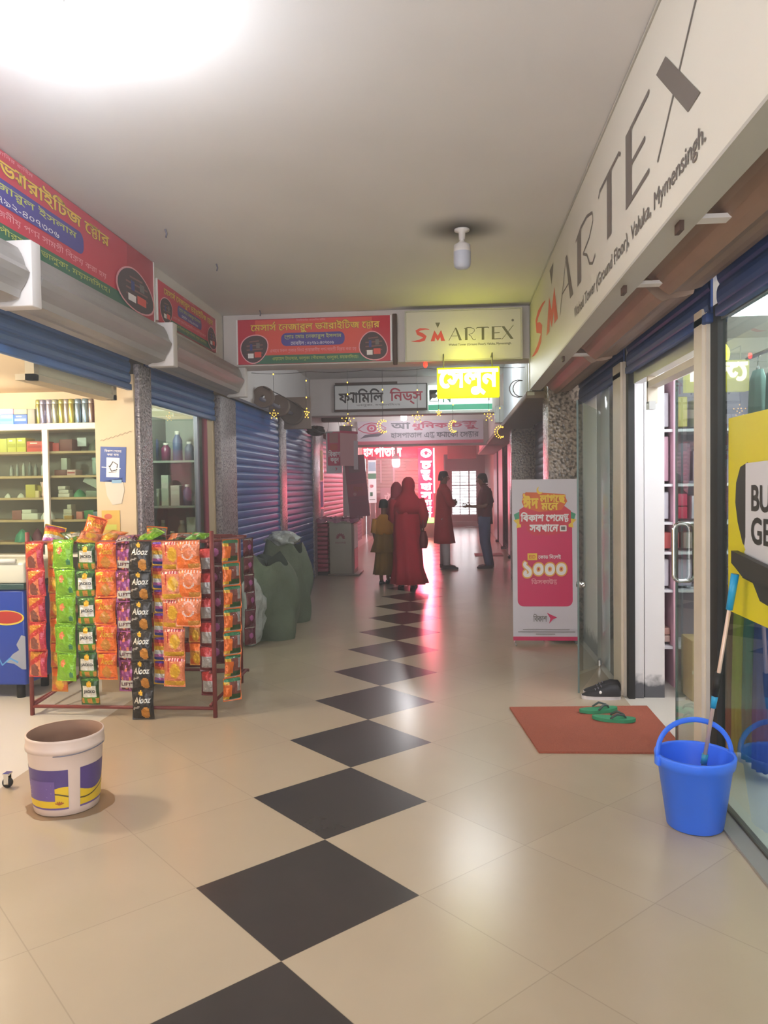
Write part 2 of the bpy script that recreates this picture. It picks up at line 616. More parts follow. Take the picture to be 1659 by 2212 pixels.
# beams across the passage
m_beam = M('beam_paint', '#d9cfcb', 0.65, noise=0.06, nscale=3)
for k, (y0, zb) in enumerate(((5.06, 2.70), (9.66, 2.62), (14.3, 2.36))):
    mb = MB(); mb.bbox(-1.66, 1.6, y0, y0 + 0.32, zb, H, m_beam, 0.008)
    struct(mb, 'beam' + ('.%03d' % k if k else ''))
# outer shell
struct(MB().box(-4.5, -4.3, -4.6, 30, 0, H, m_cream), 'wall_left')
struct(MB().box(4.5, 4.7, -4.6, 30, 0, H, m_white), 'wall_right')
struct(MB().box(-4.5, -1.72, -4.7, -4.6, 0, H, m_cream), 'wall_back')
struct(MB().box(1.72, 4.7, -4.7, -4.6, 0, H, m_white), 'wall_back.001')
# left fascia above the shutters, and the low ceiling inside the left shops
mb = MB(); mb.box(-1.74, -1.665, -4.6, 5.2, 2.735, H, m_plaster); mb.box(-1.74, -1.665, 5.2, 14.2, 2.46, H, m_plaster); struct(mb, 'wall_left.001')
mb = MB(); mb.box(-4.3, -1.82, -4.6, 5.3, 2.34, 2.40, m_cream); struct(mb, 'ceiling.001')
# right fascia
mb = MB(); mb.box(1.80, 1.86, -4.6, 20, 2.50, H, m_plaster); struct(mb, 'wall_right.001')
mb = MB(); mb.box(1.81, 4.5, -4.6, 9, 2.62, 2.68, m_white); struct(mb, 'ceiling.002')
# partitions between the left shops
mb = MB(); mb.box(-2.07, -1.77, 3.14, 3.42, 0, 2.36, m_cream); struct(mb, 'wall_left.002')
mb = MB(); mb.box(-4.3, -2.0, 3.86, 3.93, 0, 2.36, m_cream); struct(mb, 'wall_left.003')
mb = MB(); mb.box(-4.3, -1.80, 5.12, 5.72, 0, H, m_cream); struct(mb, 'wall_left.004')
# pillars, faced with tile
def pillar(name, x0, x1, y0, y1, z1, m):
    mb = MB(); mb.bbox(x0, x1, y0, y1, 0, z1, m, 0.006)
    return struct(mb, name)
pillar('pillar', -1.78, -1.735, 3.165, 3.40, 2.44, m_pebble2)
pillar('pillar.001', -1.80, -1.735, 5.16, 5.72, 2.44, m_pebble2)
pillar('pillar.002', -1.80, -1.735, 7.86, 8.22, 2.46, m_pebble2)
pillar('pillar.003', -1.80, -1.735, 10.30, 11.3, 2.46, m_pebble2)
pillar('pillar.004', 1.478, 1.86, 5.10, 5.55, 2.52, m_pebble)
pillar('pillar.005', 1.478, 1.86, 9.72, 10.1, 2.44, m_pebble)
# right shop: white partition, dirty at its foot
def stained(name, base, dirt, z0, z1):
    m = bpy.data.materials.new(name)
    m.use_nodes = True
    nt = m.node_tree
    p = nt.nodes['Principled BSDF']
    tc = nt.nodes.new('ShaderNodeTexCoord'); sp = nt.nodes.new('ShaderNodeSeparateXYZ')
    nt.links.new(tc.outputs['Object'], sp.inputs[0])
    no = nt.nodes.new('ShaderNodeTexNoise'); no.inputs['Scale'].default_value = 14; no.inputs['Detail'].default_value = 6
    nt.links.new(tc.outputs['Object'], no.inputs['Vector'])
    a = nt.nodes.new('ShaderNodeMath'); a.operation = 'MULTIPLY_ADD'
    nt.links.new(no.outputs['Fac'], a.inputs[0]); a.inputs[1].default_value = -0.22; nt.links.new(sp.outputs[2], a.inputs[2])
    r = nt.nodes.new('ShaderNodeMapRange'); r.inputs[1].default_value = z0 - 0.11; r.inputs[2].default_value = z1 - 0.11
    nt.links.new(a.outputs[0], r.inputs[0])
    mx = nt.nodes.new('ShaderNodeMix'); mx.data_type = 'RGBA'
    mx.inputs[6].default_value = (*lin(dirt), 1); mx.inputs[7].default_value = (*lin(base), 1)
    nt.links.new(r.outputs[0], mx.inputs[0]); nt.links.new(mx.outputs[2], p.inputs['Base Color'])
    p.inputs['Roughness'].default_value = 0.6
    return m
m_stain = stained('scuffed_white_wall', '#dedada', '#57565c', 0.09, 0.16)
mb = MB(); mb.box(1.79, 1.885, 3.12, 3.5, 0, 2.62, m_stain); mb.box(1.895, 2.03, 3.14, 3.5, 0, 2.62, m_stain); mb.box(1.80, 1.9, 3.2, 3.5, 0, 2.62, m_stain)
struct(mb, 'wall_right.002')
mb = MB(); mb.box(2.0, 4.5, 3.86, 3.95, 0, 2.62, m_white); struct(mb, 'wall_right.003')
mb = MB(); mb.box(2.3, 4.5, 3.96, 4.02, 0, 2.62, m_white); mb.box(1.80, 4.5, 5.2, 5.5, 0, 2.62, m_white); struct(mb, 'wall_right.004')
# far end of the passage
m_endwall = M('end_wall_paint', '#d3bbb5', 0.6, noise=0.1, nscale=2)
mb = MB()
mb.box(-4.3, 0.02, 21.6, 21.8, 2.66, H, m_endwall); mb.box(0.02, 0.3, 21.6, 21.8, 0, H, m_endwall)
mb.box(0.3, 1.75, 21.6, 21.8, 2.45, H, m_endwall)
struct(mb, 'wall_front')
mb = MB()
mb.box(0.3, 0.50, 26.0, 26.2, 0, H, m_endwall); mb.box(1.46, 1.75, 26.0, 26.2, 0, H, m_endwall)
mb.box(0.50, 1.46, 26.0, 26.2, 2.06, H, m_endwall); mb.box(0.50, 1.46, 26.0, 26.2, 0, 0.36, m_endwall)
struct(mb, 'wall_front.001')
mb = MB(); mb.box(0.1, 0.3, 21.8, 26.0, 0, H, m_endwall); struct(mb, 'wall_left.005')
mb = MB(); mb.box(1.75, 1.9, 20, 26.2, 0, H, m_endwall); struct(mb, 'wall_right.005')
mb = MB(); mb.bbox(0.32, 1.74, 25.55, 26.0, 0, 0.17, m_beam, 0.01); struct(mb, 'step')
# barred window with daylight behind
mb = MB()
w_al = M('window_white_metal', '#e6dcd8', 0.4)
for x in (0.50, 1.14, 1.42): mb.box(x, x + 0.05, 26.02, 26.08, 0.36, 2.06, w_al)
for z in (0.36, 2.0): mb.box(0.5, 1.47, 26.02, 26.08, z, z + 0.06, w_al)
for x in (0.82,): mb.box(x, x + 0.03, 26.03, 26.06, 0.4, 2.0, m_shade)
for z in (0.68, 1.46): mb.box(0.5, 1.47, 26.03, 26.06, z, z + 0.025, m_shade)
for k in range(14): mb.tube([(0.5, 26.10, 0.5 + k * 0.11), (1.46, 26.10, 0.5 + k * 0.11)], 0.011, m_shade, 6)
win = struct(mb, 'window_1')
mb = MB(); mb.box(0.5, 1.46, 26.06, 26.065, 0.4, 2.02, glass_mat('end_window_glass', '#ffffff')); mb.build('window_glass', win)
# closed shop walls on both sides further down
mb = MB(); mb.box(-4.3, -1.82, 11.3, 11.5, 0, H, m_endwall); mb.box(-1.95, -1.84, 5.72, 11.3, 0, H, m_shade); struct(mb, 'wall_left.006')
mb = MB(); mb.box(-2.3, -2.15, 14.2, 21.7, 0, H, m_endwall); struct(mb, 'wall_left.007')
mb = MB(); mb.box(1.90, 2.0, 5.5, 20, 0, 2.6, m_shade); struct(mb, 'wall_right.006')

# ------------------------------------------------------------------ rolled and closed shutters
def slat_panel(y0, y1, z0, z1, m, pitch=0.075, depth=0.012):
    """ribbed shutter curtain in the x-y plane at x = 0"""
    mb = MB()
    n = max(1, int((z1 - z0) / pitch))
    prof = []
    for i in range(n):
        z = z0 + (z1 - z0) * i / n
        h = (z1 - z0) / n
        for a, d in ((0.02, 0.0), (0.15, 0.65), (0.35, 1.0), (0.65, 1.0), (0.85, 0.65), (0.98, 0.0)):
            prof.append((d * depth, z + a * h))
    vs = [(x, y, z) for y in (y0, y1) for x, z in prof]
    k = len(prof)
    fs = [(i, i + 1, k + i + 1, k + i) for i in range(k - 1)]
    mb.add(vs, fs, m, False)
    mb.box(-0.012, -0.001, y0, y1, z0, z1, m)
    return mb
def shutter(name, label, x, y0, y1, z0, z1, m, face=1, bar=True, group=None, pitch=0.075):
    t = thing(name, label, 'shutter', (x, y0, 0), 0, group)
    mb = slat_panel(0, y1 - y0, z0, z1, m, pitch)
    if face < 0: mb.v = [(-a, b, c) for a, b, c in mb.v]; mb.f = [f[::-1] for f in mb.f]
    mb.build('curtain', t)
    if bar:
        b = MB(); b.bbox(-0.02, 0.02, 0, y1 - y0, z0 - 0.045, z0, m, 0.006); b.build('bottom_bar', t)
    return t
def roller(name, label, x, z, r, y0, y1, m, face, group=None):
    """shutter roll in its ribbed sheet cover"""
    t = thing(name, label, 'shutter roll', (x, y0, z), 0, group)
    mb = MB()
    L = y1 - y0
    segs = 28
    rb = (1.05, 0.93, 0.95, 0.99)
    def ring(y, rr): return [(rr * cos(2 * pi * k / segs), y, rr * sin(2 * pi * k / segs)) for k in range(segs)]
    vs, fs = [], []
    for y in (0, L):
        vs += [(r * rb[k % 4] * cos(2 * pi * k / segs), y, r * rb[k % 4] * sin(2 * pi * k / segs)) for k in range(segs)]
    fs = [(k, (k + 1) % segs, segs + (k + 1) % segs, segs + k) for k in range(segs)]
    mb.add(vs, fs, m, False)
    mb.add(vs, [tuple(range(segs)), tuple(reversed(range(segs, 2 * segs)))], m, False)
    mb.build('roll_cover', t)
    e = MB(); e.tube([(0, -0.03, 0), (0, L + 0.03, 0)], 0.03, m_steel, 10); e.build('axle', t)
    return t
m_roll_l = M('roll_grey_sheet', '#a29d99', 0.42, 0.25, noise=0.2, nscale=4)
m_roll_r = M('roll_brown_sheet', '#8f7462', 0.5, 0.1, noise=0.25, nscale=4)
ordl = ['over the shop nearest the camera', 'over the open shop with the shelf cabinet', 'over the glass-fronted shop beside the snack rack']
for k, (y0, y1) in enumerate(((-0.55, 1.23), (1.35, 3.13), (3.27, 5.09))):
    roller('shutter_roll', 'grey ribbed shutter roll on the left wall ' + ordl[k], -1.63 + 0.01, 2.572, 0.148, y0, y1, m_roll_l, 1, 'rolled shutters on the left')
for k, y in enumerate((1.29, 3.20, 5.18)):
    mb = MB(); mb.bbox(-1.66, -1.465, y - 0.045, y + 0.045, 2.415, 2.735, m_plaster, 0.006)
    o = mb.build('roll_bracket'); tag(o, ['white plaster block holding the near end of the shutter rolls on the left', 'white plaster block between two shutter rolls above the speckled strip',
        'white plaster block at the far end of the left shutter rolls, by the red banner'][k], 'bracket', 'plaster roll brackets on the left')
for k, (y0, y1, zb) in enumerate(((-0.5, 1.25, 2.275), (1.33, 3.12, 2.285), (3.42, 5.12, 2.225))):
    shutter('rolled_shutter', 'blue shutter edge hanging below the grey roll ' + ordl[k], -1.79, y0, y1, zb, 2.62, m_blue, 1, True, 'rolled shutters on the left')
for k, (y0, y1) in enumerate(((-1.4, 1.24), (1.36, 3.05), (3.2, 5.05))):
    roller('shutter_roll', 'brown shutter roll below the white signboard, ' + ['nearest the camera', 'above the glass shop door', 'above the farther glass pane'][k],
           1.585, 2.52, 0.158, y0, y1, m_roll_r, -1, 'rolled shutters on the right')
    shutter('rolled_shutter', 'navy shutter edge below the brown roll, ' + ['above the yellow poster window', 'above the open shop door', 'beside the pebbled pillar'][k],
            1.765, y0, y1 - 0.0, 2.30, 2.50, m_bluedark, -1, True, 'rolled shutters on the right')
shutter('roller_shutter', 'wide blue closed roller shutter just beyond the snack rack', -1.765, 5.74, 7.85, 0.05, 2.46, m_blue, 1, True, 'closed blue shutters', 0.085)
shutter('roller_shutter', 'narrower blue closed roller shutter behind the green sacks', -1.765, 8.23, 10.28, 0.05, 2.5, m_blue, 1, True, 'closed blue shutters', 0.085)
shutter('roller_shutter', 'grey closed shutter behind the white counter, lit red on its far half', -1.80, 11.6, 14.1, 0.05, 2.4, m_shade, 1, True, 'closed grey shutters', 0.09)
shutter('roller_shutter', 'pink-lit closed shutter low behind the leaning banner', -2.05, 14.6, 19.5, 0.05, 2.2, m_grey_sh, 1, True, 'closed grey shutters', 0.09)
shutter('roller_shutter', 'grey closed shutter behind the pink standing banner', 1.84, 5.7, 9.6, 0.05, 2.5, m_shade, -1, True, 'closed shutters on the right', 0.1)
shutter('roller_shutter', 'grey closed shutter at the right beyond the second pillar', 1.84, 10.2, 12.6, 0.05, 2.4, m_grey_sh, -1, True, 'closed shutters on the right', 0.1)
shutter('roller_shutter', 'grey closed shutter at the right behind the man in jeans', 1.84, 15.9, 19.8, 0.05, 2.4, m_grey_sh, -1, True, 'closed shutters on the right', 0.1)
# guide rails of the right shutters
m_goldrail = M('cream_rail', '#d6cab8', 0.45, 0.0, noise=0.12, nscale=9)
def rail(label, x, y, w, z1, dark_w, face, group, wide=0.0):
    t = thing('shutter_rail', label, 'shutter rail', (x, y, 0), 0, group)
    a = MB(); a.box(-0.03, 0.03, dark_w, dark_w + w, 0, z1, m_goldrail); a.box(-0.045, -0.03, dark_w + 0.02, dark_w + w - 0.02, 0, z1, m_goldrail); a.build('channel', t)
    b = MB(); b.box(-0.012, 0.03, 0, dark_w, 0, z1, m_dark); b.build('guide_slot', t)
    return t
rail('cream post with a black groove at the near edge of the shop door', 1.79, 1.30, 0.16, 2.33, 0.10, -1, 'right shutter posts')
rail('pinkish post with a black groove between the shop door and the far pane', 1.79, 3.10, 0.30, 2.36, 0.075, -1, 'right shutter posts')
for k, (y, lb) in enumerate(((13.45, 'thin black post standing right of the man in jeans'), (15.75, 'thin black post behind the man in jeans'), (17.95, 'thin black post farthest along the right side'))):
    t = thing('glass_post', lb, 'post', (1.74, y, 0), 0, 'black posts along the right side')
    mb = MB(); mb.box(-0.02, 0.02, -0.04, 0.04, 0.02, 2.4, m_dark); mb.build('post', t)
    mb = MB(); mb.bbox(-0.07, 0.05, -0.1, 0.1, 0, 0.06, m_dark, 0.01); mb.build('foot', t)
    mb = MB(); mb.box(0.0, 0.005, 0.05, (0.85, 1.9, 1.9)[k], 0.02, 2.35, M('dim_pane', '#8b8791', 0.35, 0.0)); mb.build('pane', t)
# ================================================================== SIGNS
c_red = M('print_red', '#cf3148', 0.45); c_orange = M('print_orange_red', '#e2503f', 0.45); c_yel = M('print_yellow', '#f2c53c', 0.45)
c_pill = M('print_violet_blue', '#4b3f96', 0.45); c_wh = M('print_white', '#f1ecec', 0.5); c_green = M('print_green', '#2f6b4f', 0.45)
c_pink = M('print_pink', '#f0a7b0', 0.45); c_lime = M('print_lime', '#c7cc5f', 0.45); c_blk = M('print_black', '#2a2729', 0.5)
c_gray = M('print_grey', '#77706b', 0.5); c_mag = M('print_magenta', '#d8215f', 0.45); c_shopdark = M('print_shop_dark', '#4a3538', 0.5)
c_shopbr = M('print_shop_brown', '#8a5a52', 0.5); c_redlet = M('print_letter_red', '#e04b35', 0.45); c_navy = M('print_navy', '#2a3a86', 0.45)
m_panel = M('sign_panel_cream', '#d6d0c3', 0.5, noise=0.04, nscale=2); m_frame = M('sign_frame_grey', '#b5b0a6', 0.5)
m_brownedge = M('brown_edge', '#4b3327', 0.6)
def flat(u, v, d): return (u, -d, v)
def sign_root(name, label, cat, loc, rz=0.0, group=None): return thing(name, label, cat, loc, rz, group)

def variety_banner(label, loc, rz, w, h, tu=(0.09, 0.93), pu=(0.29, 0.703), ov=(0.02, 0.205), depth=0.03, group=None, mid=None):
    t = sign_root('shop_banner', label, 'sign', loc, rz, group)
    a = MB(); a.bbox(0, w, 0.0, depth, 0, h, c_red, 0.003); a.build('panel', t)
    f = MB()
    for q in ((-0.008, 0.006, 0, h), (w - 0.006, w + 0.012, 0, h)): f.box(q[0], q[1], -0.004, depth, q[2], q[3], c_wh)
    f.build('frame', t)
    p = MB(); P = Print(p, flat)
    R = lambda u0, u1, v0, v1, m, r=0.0: P.rect(u0 * w, u1 * w, v0 * h, v1 * h, m, r * h)
    R(0.12, 0.88, 0.19, 0.98, mid or c_orange)
    g0 = pu[0] - 0.19; g1 = pu[1] + 0.2
    P.poly([(g0 * w, 0.0), (g1 * w, 0.0), ((g1 - 0.04) * w, 0.19 * h), ((g0 + 0.04) * w, 0.19 * h)], c_green)
    P.text('বিসমিল্লাহির রাহমানির রাহিম', 0.39 * w, 0.58 * w, 0.93 * h, 0.985 * h, c_pink)
    P.outlined('মেসার্স নেজারুল ভ্যারাইটিজ স্টোর', tu[0] * w, tu[1] * w, 0.68 * h, 0.94 * h, c_yel, c_shopbr, 0.02, 0.03)
    R(pu[0], pu[1], 0.385, 0.675, c_pill, 0.12)
    k = pu[1] - pu[0]
    P.text('প্রোঃ মোঃ নেজারুল ইসলাম', (pu[0] + k * 0.05) * w, (pu[1] - k * 0.05) * w, 0.52 * h, 0.655 * h, c_lime, 0.01)
    P.text('মোবাইল : ০১৭৯২-৪০৭৩০৬', (pu[0] + k * 0.15) * w, (pu[1] - k * 0.17) * w, 0.4 * h, 0.505 * h, c_wh)
    P.text('এখানে সকল প্রকার নিত্য প্রয়োজনীয় পণ্য সামগ্রী বিক্রয় করা হয়', (pu[0] - 0.075) * w, (pu[1] + 0.075) * w, 0.235 * h, 0.345 * h, c_pink)
    P.text('ওয়াহেদ টাওয়ার, ভালুকা পৌরসভা, ভালুকা, ময়মনসিংহ।', (pu[0] - 0.06) * w, (pu[1] + 0.085) * w, 0.05 * h, 0.165 * h, c_lime)
    for s in (0, 1):
        u0, u1 = (ov[0], ov[1]) if s == 0 else (1 - ov[1], 1 - ov[0])
        cx, cy, rx, ry = (u0 + u1) / 2 * w, 0.335 * h, (u1 - u0) / 2 * w, 0.325 * h
        def egg(k): return [(cx + rx * k * cos(q) * (1 + 0.18 * sin(q) * (1 if s else -1) * -1), cy + ry * k * sin(q) + 0.10 * ry * cos(q) * (1 if s == 0 else -1)) for q in (2 * pi * i / 28 for i in range(28))]
        P.poly(egg(1.0), c_pink); P.poly(egg(0.93), c_shopdark)
        for i in range(4):
            yy = cy + ry * (0.5 - 0.28 * i); hw = rx * 0.68
            P.line([(cx - hw * (0.8 if i else 0.5), yy), (cx + hw * (0.9 if i else 0.5), yy + 0.02 * h)], 0.028 * h, c_shopbr)
        P.rect(cx - rx * 0.45, cx - rx * 0.05, cy - ry * 0.62, cy - ry * 0.3, c_wh); P.rect(cx + rx * 0.02, cx + rx * 0.5, cy - ry * 0.58, cy - ry * 0.2, c_orange)
        P.rect(cx - rx * 0.3, cx - rx * 0.12, cy - ry * 0.1, cy + ry * 0.35, c_navy); P.rect(cx + rx * 0.15, cx + rx * 0.4, cy + ry * 0.05, cy + ry * 0.42, c_gray)
    p.build('lettering', t)
    return t
variety_banner('wide red shop banner with yellow Bengali title, on the cross beam', (-1.51, 5.03, 2.712), 0, 1.50, 0.432)
variety_banner('longest red shop banner with yellow Bengali title, on the left wall under the ceiling', (-1.632, -0.70, 2.745), pi / 2, 3.93, 0.45,
               (0.19, 0.81), (0.28, 0.72), (0.008, 0.172), mid=c_red)  # crimson middle carries the veiled bluish light on this wall
variety_banner('short red shop banner farther along the left wall, beside the beam', (-1.645, 3.33, 2.79), pi / 2, 1.45, 0.315, mid=c_red)  # same veiled light tint put into its middle colour
mb = MB(); mb.bbox(-0.02, 0.02, 0, 0.05, -0.02, 0.46, m_brownedge, 0.004)
o = mb.build('wooden_batten', loc=(0.03, 5.0, 2.69)); tag(o, 'dark wooden batten upright at the right end of the beam banner', 'batten')

# --- letters of the white shop sign
def smx(P, ch, u0, u1, v0, v1, dark, red):
    q = lambda pts: [(u0 + (u1 - u0) * a, v0 + (v1 - v0) * b) for a, b in pts]
    sc = min(u1 - u0, v1 - v0)
    def st(pts, ws, m): P.poly(stroke(q(pts), [k * sc for k in ws] if isinstance(ws, list) else ws * sc), m)
    if ch == 'S':
        st([(1.0, 0.93), (0.8, 0.98), (0.5, 0.96), (0.32, 0.82), (0.38, 0.66), (0.6, 0.52), (0.76, 0.36), (0.7, 0.18), (0.45, 0.05), (0.2, 0.03), (0.0, 0.06)],
           [0.03, 0.1, 0.2, 0.26, 0.28, 0.3, 0.28, 0.26, 0.2, 0.1, 0.02], red)
    if ch == 'M':
        P.poly(q([(0, 0), (0.27, 0.85), (0.5, 0.42), (0.73, 0.85), (1, 0), (0.72, 0.0), (0.68, 0.3), (0.5, 0.0), (0.32, 0.3), (0.28, 0.0)]), red)
        P.poly(q([(0.33, 1.45), (0.67, 1.45), (0.5, 1.02)]), dark)
    if ch == 'A':
        st([(0.02, 0), (0.55, 1)], 0.045, dark); P.poly(q([(0.48, 1), (0.6, 1), (1.0, 0), (0.8, 0)]), dark); st([(0.24, 0.36), (0.78, 0.36)], 0.04, dark)
    if ch == 'R':
        P.poly(q([(0.1, 0), (0.3, 0), (0.3, 0.96), (0.1, 0.96)]), dark)
        st([(0.02, 0.9), (0.3, 0.98), (0.6, 0.97), (0.85, 0.86), (0.88, 0.7), (0.7, 0.52), (0.4, 0.44)], [0.05, 0.07, 0.06, 0.05, 0.05, 0.045, 0.04], dark)
        st([(0.4, 0.44), (0.6, 0.3), (0.72, 0.08), (0.86, 0.0), (0.98, 0.08)], 0.05, dark)
    if ch == 'T':
        st([(0.0, 0.88), (0.06, 0.96), (0.94, 0.96), (1.0, 0.9)], 0.06, dark); P.poly(q([(0.42, 0), (0.62, 0), (0.62, 0.96), (0.42, 0.96)]), dark)
    if ch == 'E':
        P.poly(q([(0.12, 0), (0.36, 0), (0.36, 1), (0.12, 1)]), dark)
        for v in (0.03, 0.5, 0.97): st([(0.3, v), (1.0 if v != 0.5 else 0.86, v + 0.01)], 0.065, dark)
    if ch == 'X':
        P.poly(q([(0.02, 1), (0.26, 1), (1.0, 0), (0.76, 0)]), dark); st([(0.05, -0.02), (1.0, 1.06)], 0.04, dark)
def smartex(P, spans, v0, v1, dark, red):
    for ch, (a, b) in zip('SMARTEX', spans): smx(P, ch, a, b, v0, v1, dark, red)
def smartex_sign(label, loc, rz, w, h, depth, spans, v0, v1, sub, dark, ends=True):
    t = sign_root('shop_signboard', label, 'sign', loc, rz)
    a = MB(); a.bbox(0, w, 0, depth, 0, h, m_panel, 0.004); a.build('panel', t)
    f = MB()
    for q in ((0, w, -0.012), (0, w, h)): f.box(q[0], q[1], -0.006, depth, q[2], q[2] + 0.012, m_frame)
    f.box(-0.012, 0, -0.006, depth, -0.012, h + 0.012, m_frame); f.box(w, w + 0.012, -0.006, depth, -0.012, h + 0.012, m_frame)
    f.build('frame', t)
    p = MB(); P = Print(p, flat)
    P.step = 0.00012
    smartex(P, spans, v0, v1, dark, c_redlet)
    P.text('Wahed Tower (Ground Floor), Valuka, Mymensingh.', sub[0], sub[1], sub[2], sub[3], dark, 0.012)
    P.ell(sub[1] + 0.012, v1 + 0.05 * h + 0.03, 0.012, 0.012, c_gray, 10)
    p.build('lettering', t)
    return t
W = 1.07
def bx(x): return (x - 992) / 586 * W
def bz(y): return (285 - y) / 245 * 0.455
smartex_sign('white box sign with red and grey Latin letters on the cross beam', (0.142, 4.93, 2.688), 0, W, 0.455, 0.12,
             [(bx(1018), bx(1112)), (bx(1118), bx(1192)), (bx(1210), bx(1278)), (bx(1288), bx(1350)), (bx(1352), bx(1416)), (bx(1424), bx(1478)), (bx(1478), bx(1540))],
             bz(190), bz(126), (bx(1210), bx(1530), bz(220), bz(205)), M('sign_olive', '#6b6748', 0.5))
# the long one on the right wall: local x runs from the far end towards the camera
Y1 = 5.02
sp = [(4.80, 3.78), (3.72, 3.08), (2.99, 2.40), (2.30, 1.66), (1.58, 1.08), (1.03, 0.59), (0.50, 0.0)]
smartex_sign('long white signboard with large Latin letters along the right wall under the ceiling', (1.30, Y1, 2.405), -pi / 2, 6.4, 0.78, 0.10,
             [(Y1 - a, Y1 - b) for a, b in sp], 0.25, 0.555, (Y1 - 2.35, Y1 + 0.05, 0.07, 0.155), M('sign_warm_grey', '#6f6660', 0.55))
# soffit board closing the gap to the rolls
mb = MB(); mb.box(1.40, 1.412, -1.4, 5.04, 2.43, 2.62, m_frame); o = mb.build('soffit_board'); tag(o, 'grey backing board behind the lower edge of the long white signboard', 'board')
for k, y in enumerate((0.35, 1.2, 3.1)):
    mb = MB(); mb.box(1.33, 1.60, y - 0.03, y + 0.03, 2.395, 2.41, m_plaster); mb.box(1.585, 1.60, y - 0.03, y + 0.03, 2.41, 2.50, m_plaster); mb.box(1.33, 1.345, y - 0.03, y + 0.03, 2.36, 2.40, m_brownedge)
    o = mb.build('angle_bracket'); tag(o, 'small steel bracket under the long white signboard, ' + ['nearest the camera', 'above the black grooved post', 'above the farther post'][k], 'bracket', 'brackets under the long signboard')

# --- the yellow saloon light box
e_yel = M('lit_yellow', '#f2f500', 0.4, emit=0.5, ecol='#f0fa00'); e_yw = M('lit_yellow_white', '#fffbe0', 0.4, emit=1.9, ecol='#fffde0')
t = sign_root('light_box', 'glowing yellow light box with one white Bengali word, below the white beam sign', 'sign', (0.432, 4.66, 2.302))
a = MB(); a.bbox(0, 0.562, 0, 0.09, 0, 0.272, e_yel, 0.006); a.build('lit_body', t)
p = MB(); P = Print(p, flat); P.text('সেলুন', 0.012, 0.55, 0.02, 0.255, e_yw, 0.045); p.build('lettering', t)
b = MB()
for x in (0.06, 0.5): b.tube([(x, 0.045, 0.27), (x, 0.045, 0.40), (x, 0.27, 0.40)], 0.006, m_steel, 6)
b.build('hanger', t)
lamp_light('yellow_glow', (0.71, 4.70, 2.63), 2.2, (0.95, 1.0, 0.05), 0.12)

# --- signs on the second beam
e_cool = M('lit_cool_white', '#e9fff8', 0.4, emit=1.0, ecol='#e4fff6')
m_fp = M('sign_panel_white', '#ebeae8', 0.5)
t = sign_root('shop_signboard', 'white sign with black and red Bengali words on the second beam', 'sign', (-1.25, 9.58, 2.705))
w, h = 1.42, 0.37
mb = MB(); mb.bbox(0, w, 0, 0.06, 0, h, m_fp, 0.004); mb.build('panel', t)
f = MB()
for q in ((-0.012, 0.0, -0.03, h + 0.012), (w, w + 0.02, -0.03, h + 0.012)): f.box(q[0], q[1], -0.006, 0.06, q[2], q[3], c_blk)
f.box(0, w, -0.006, 0.06, h, h + 0.012, c_blk); f.box(0, w, -0.006, 0.06, -0.03, 0, c_brown if False else m_brownedge)
f.build('frame', t)
p = MB(); P = Print(p, flat)
P.text('ফ্যামিলি', 0.06, 0.76, 0.1, 0.32, c_blk, 0.025); P.text('নিড্‌স', 0.86, 1.37, 0.06, 0.32, M('print_rose', '#cf3b55', 0.5), 0.025)
P.text('ভালুকা, ময়মনসিংহ', 0.34, 1.02, 0.04, 0.085, c_gray)
p.build('lettering', t)
t = sign_root('shop_signboard', 'lit white sign with green Bengali letters and a green foot, on the second beam', 'sign', (0.205, 9.58, 2.665))
w, h = 0.975, 0.385
mb = MB(); mb.bbox(0, w, 0, 0.06, 0, h, e_cool, 0.004); mb.build('lit_panel', t)
p = MB(); P = Print(p, flat)
e_green = M('lit_green', '#35b48b', 0.4, emit=0.25, ecol='#35c896'); gl = M('print_sea_green', '#1f9a78', 0.4)
P.rect(0, w, 0, 0.085, e_green)
P.line([(0.02, 0.31), (0.02, 0.14), (0.16, 0.14), (0.16, 0.31), (0.02, 0.31)], 0.012, c_gray); P.ell(0.09, 0.22, 0.05, 0.035, c_gray, 12)
P.text('বি', 0.21, 0.36, 0.115, 0.33, gl, 0.02); P.text('ল', 0.84, 0.95, 0.13, 0.29, M('print_rose', '#cf3b55', 0.5), 0.02)
p.build('lettering', t)
mb = MB(); mb.box(0, 0.975, 0, 0.05, 0, 0.035, m_brownedge); o = mb.build('sign_rail', loc=(-1.25, 9.6, 3.09)); tag(o, 'thin dark rail above the black lettered sign on the second beam', 'rail')

# --- eye hospital sign on the third beam
m_lav = M('sign_panel_lavender', '#cfc4cf', 0.5)
t = sign_root('hospital_signboard', 'pale lavender hospital sign with a drawn eye, hanging across the far passage', 'sign', (-1.47, 14.2, 2.40))
w, h = 2.70, 0.50
mb = MB(); mb.bbox(0, w, 0, 0.08, 0, h, m_lav, 0.005); mb.build('panel', t)
p = MB(); P = Print(p, flat)
ex = lambda x: (x - 450) / 825 * w          # crop pixels of the photograph's sign
ez = lambda y: (325 - y) / 160 * 0.50
c_eyered = M('print_eye_red', '#c4486a', 0.5); c_eyegrey = M('print_eye_grey', '#5d5663', 0.5)
eye = [(455, 218), (500, 185), (545, 176), (590, 184), (640, 212), (600, 240), (545, 250), (490, 240)]
P.line([(ex(a), ez(b)) for a, b in eye + [eye[0]]], 0.02, c_eyered)
P.ell(ex(545), ez(213), 0.105, 0.085, c_eyered); P.ell(ex(545), ez(213), 0.06, 0.048, m_lav); P.ell(ex(545), ez(213), 0.03, 0.026, c_eyered)
P.poly([(ex(a), ez(b)) for a, b in ((470, 283), (500, 258), (560, 250), (610, 245), (642, 218), (630, 245), (590, 270), (530, 272))], c_eyegrey)
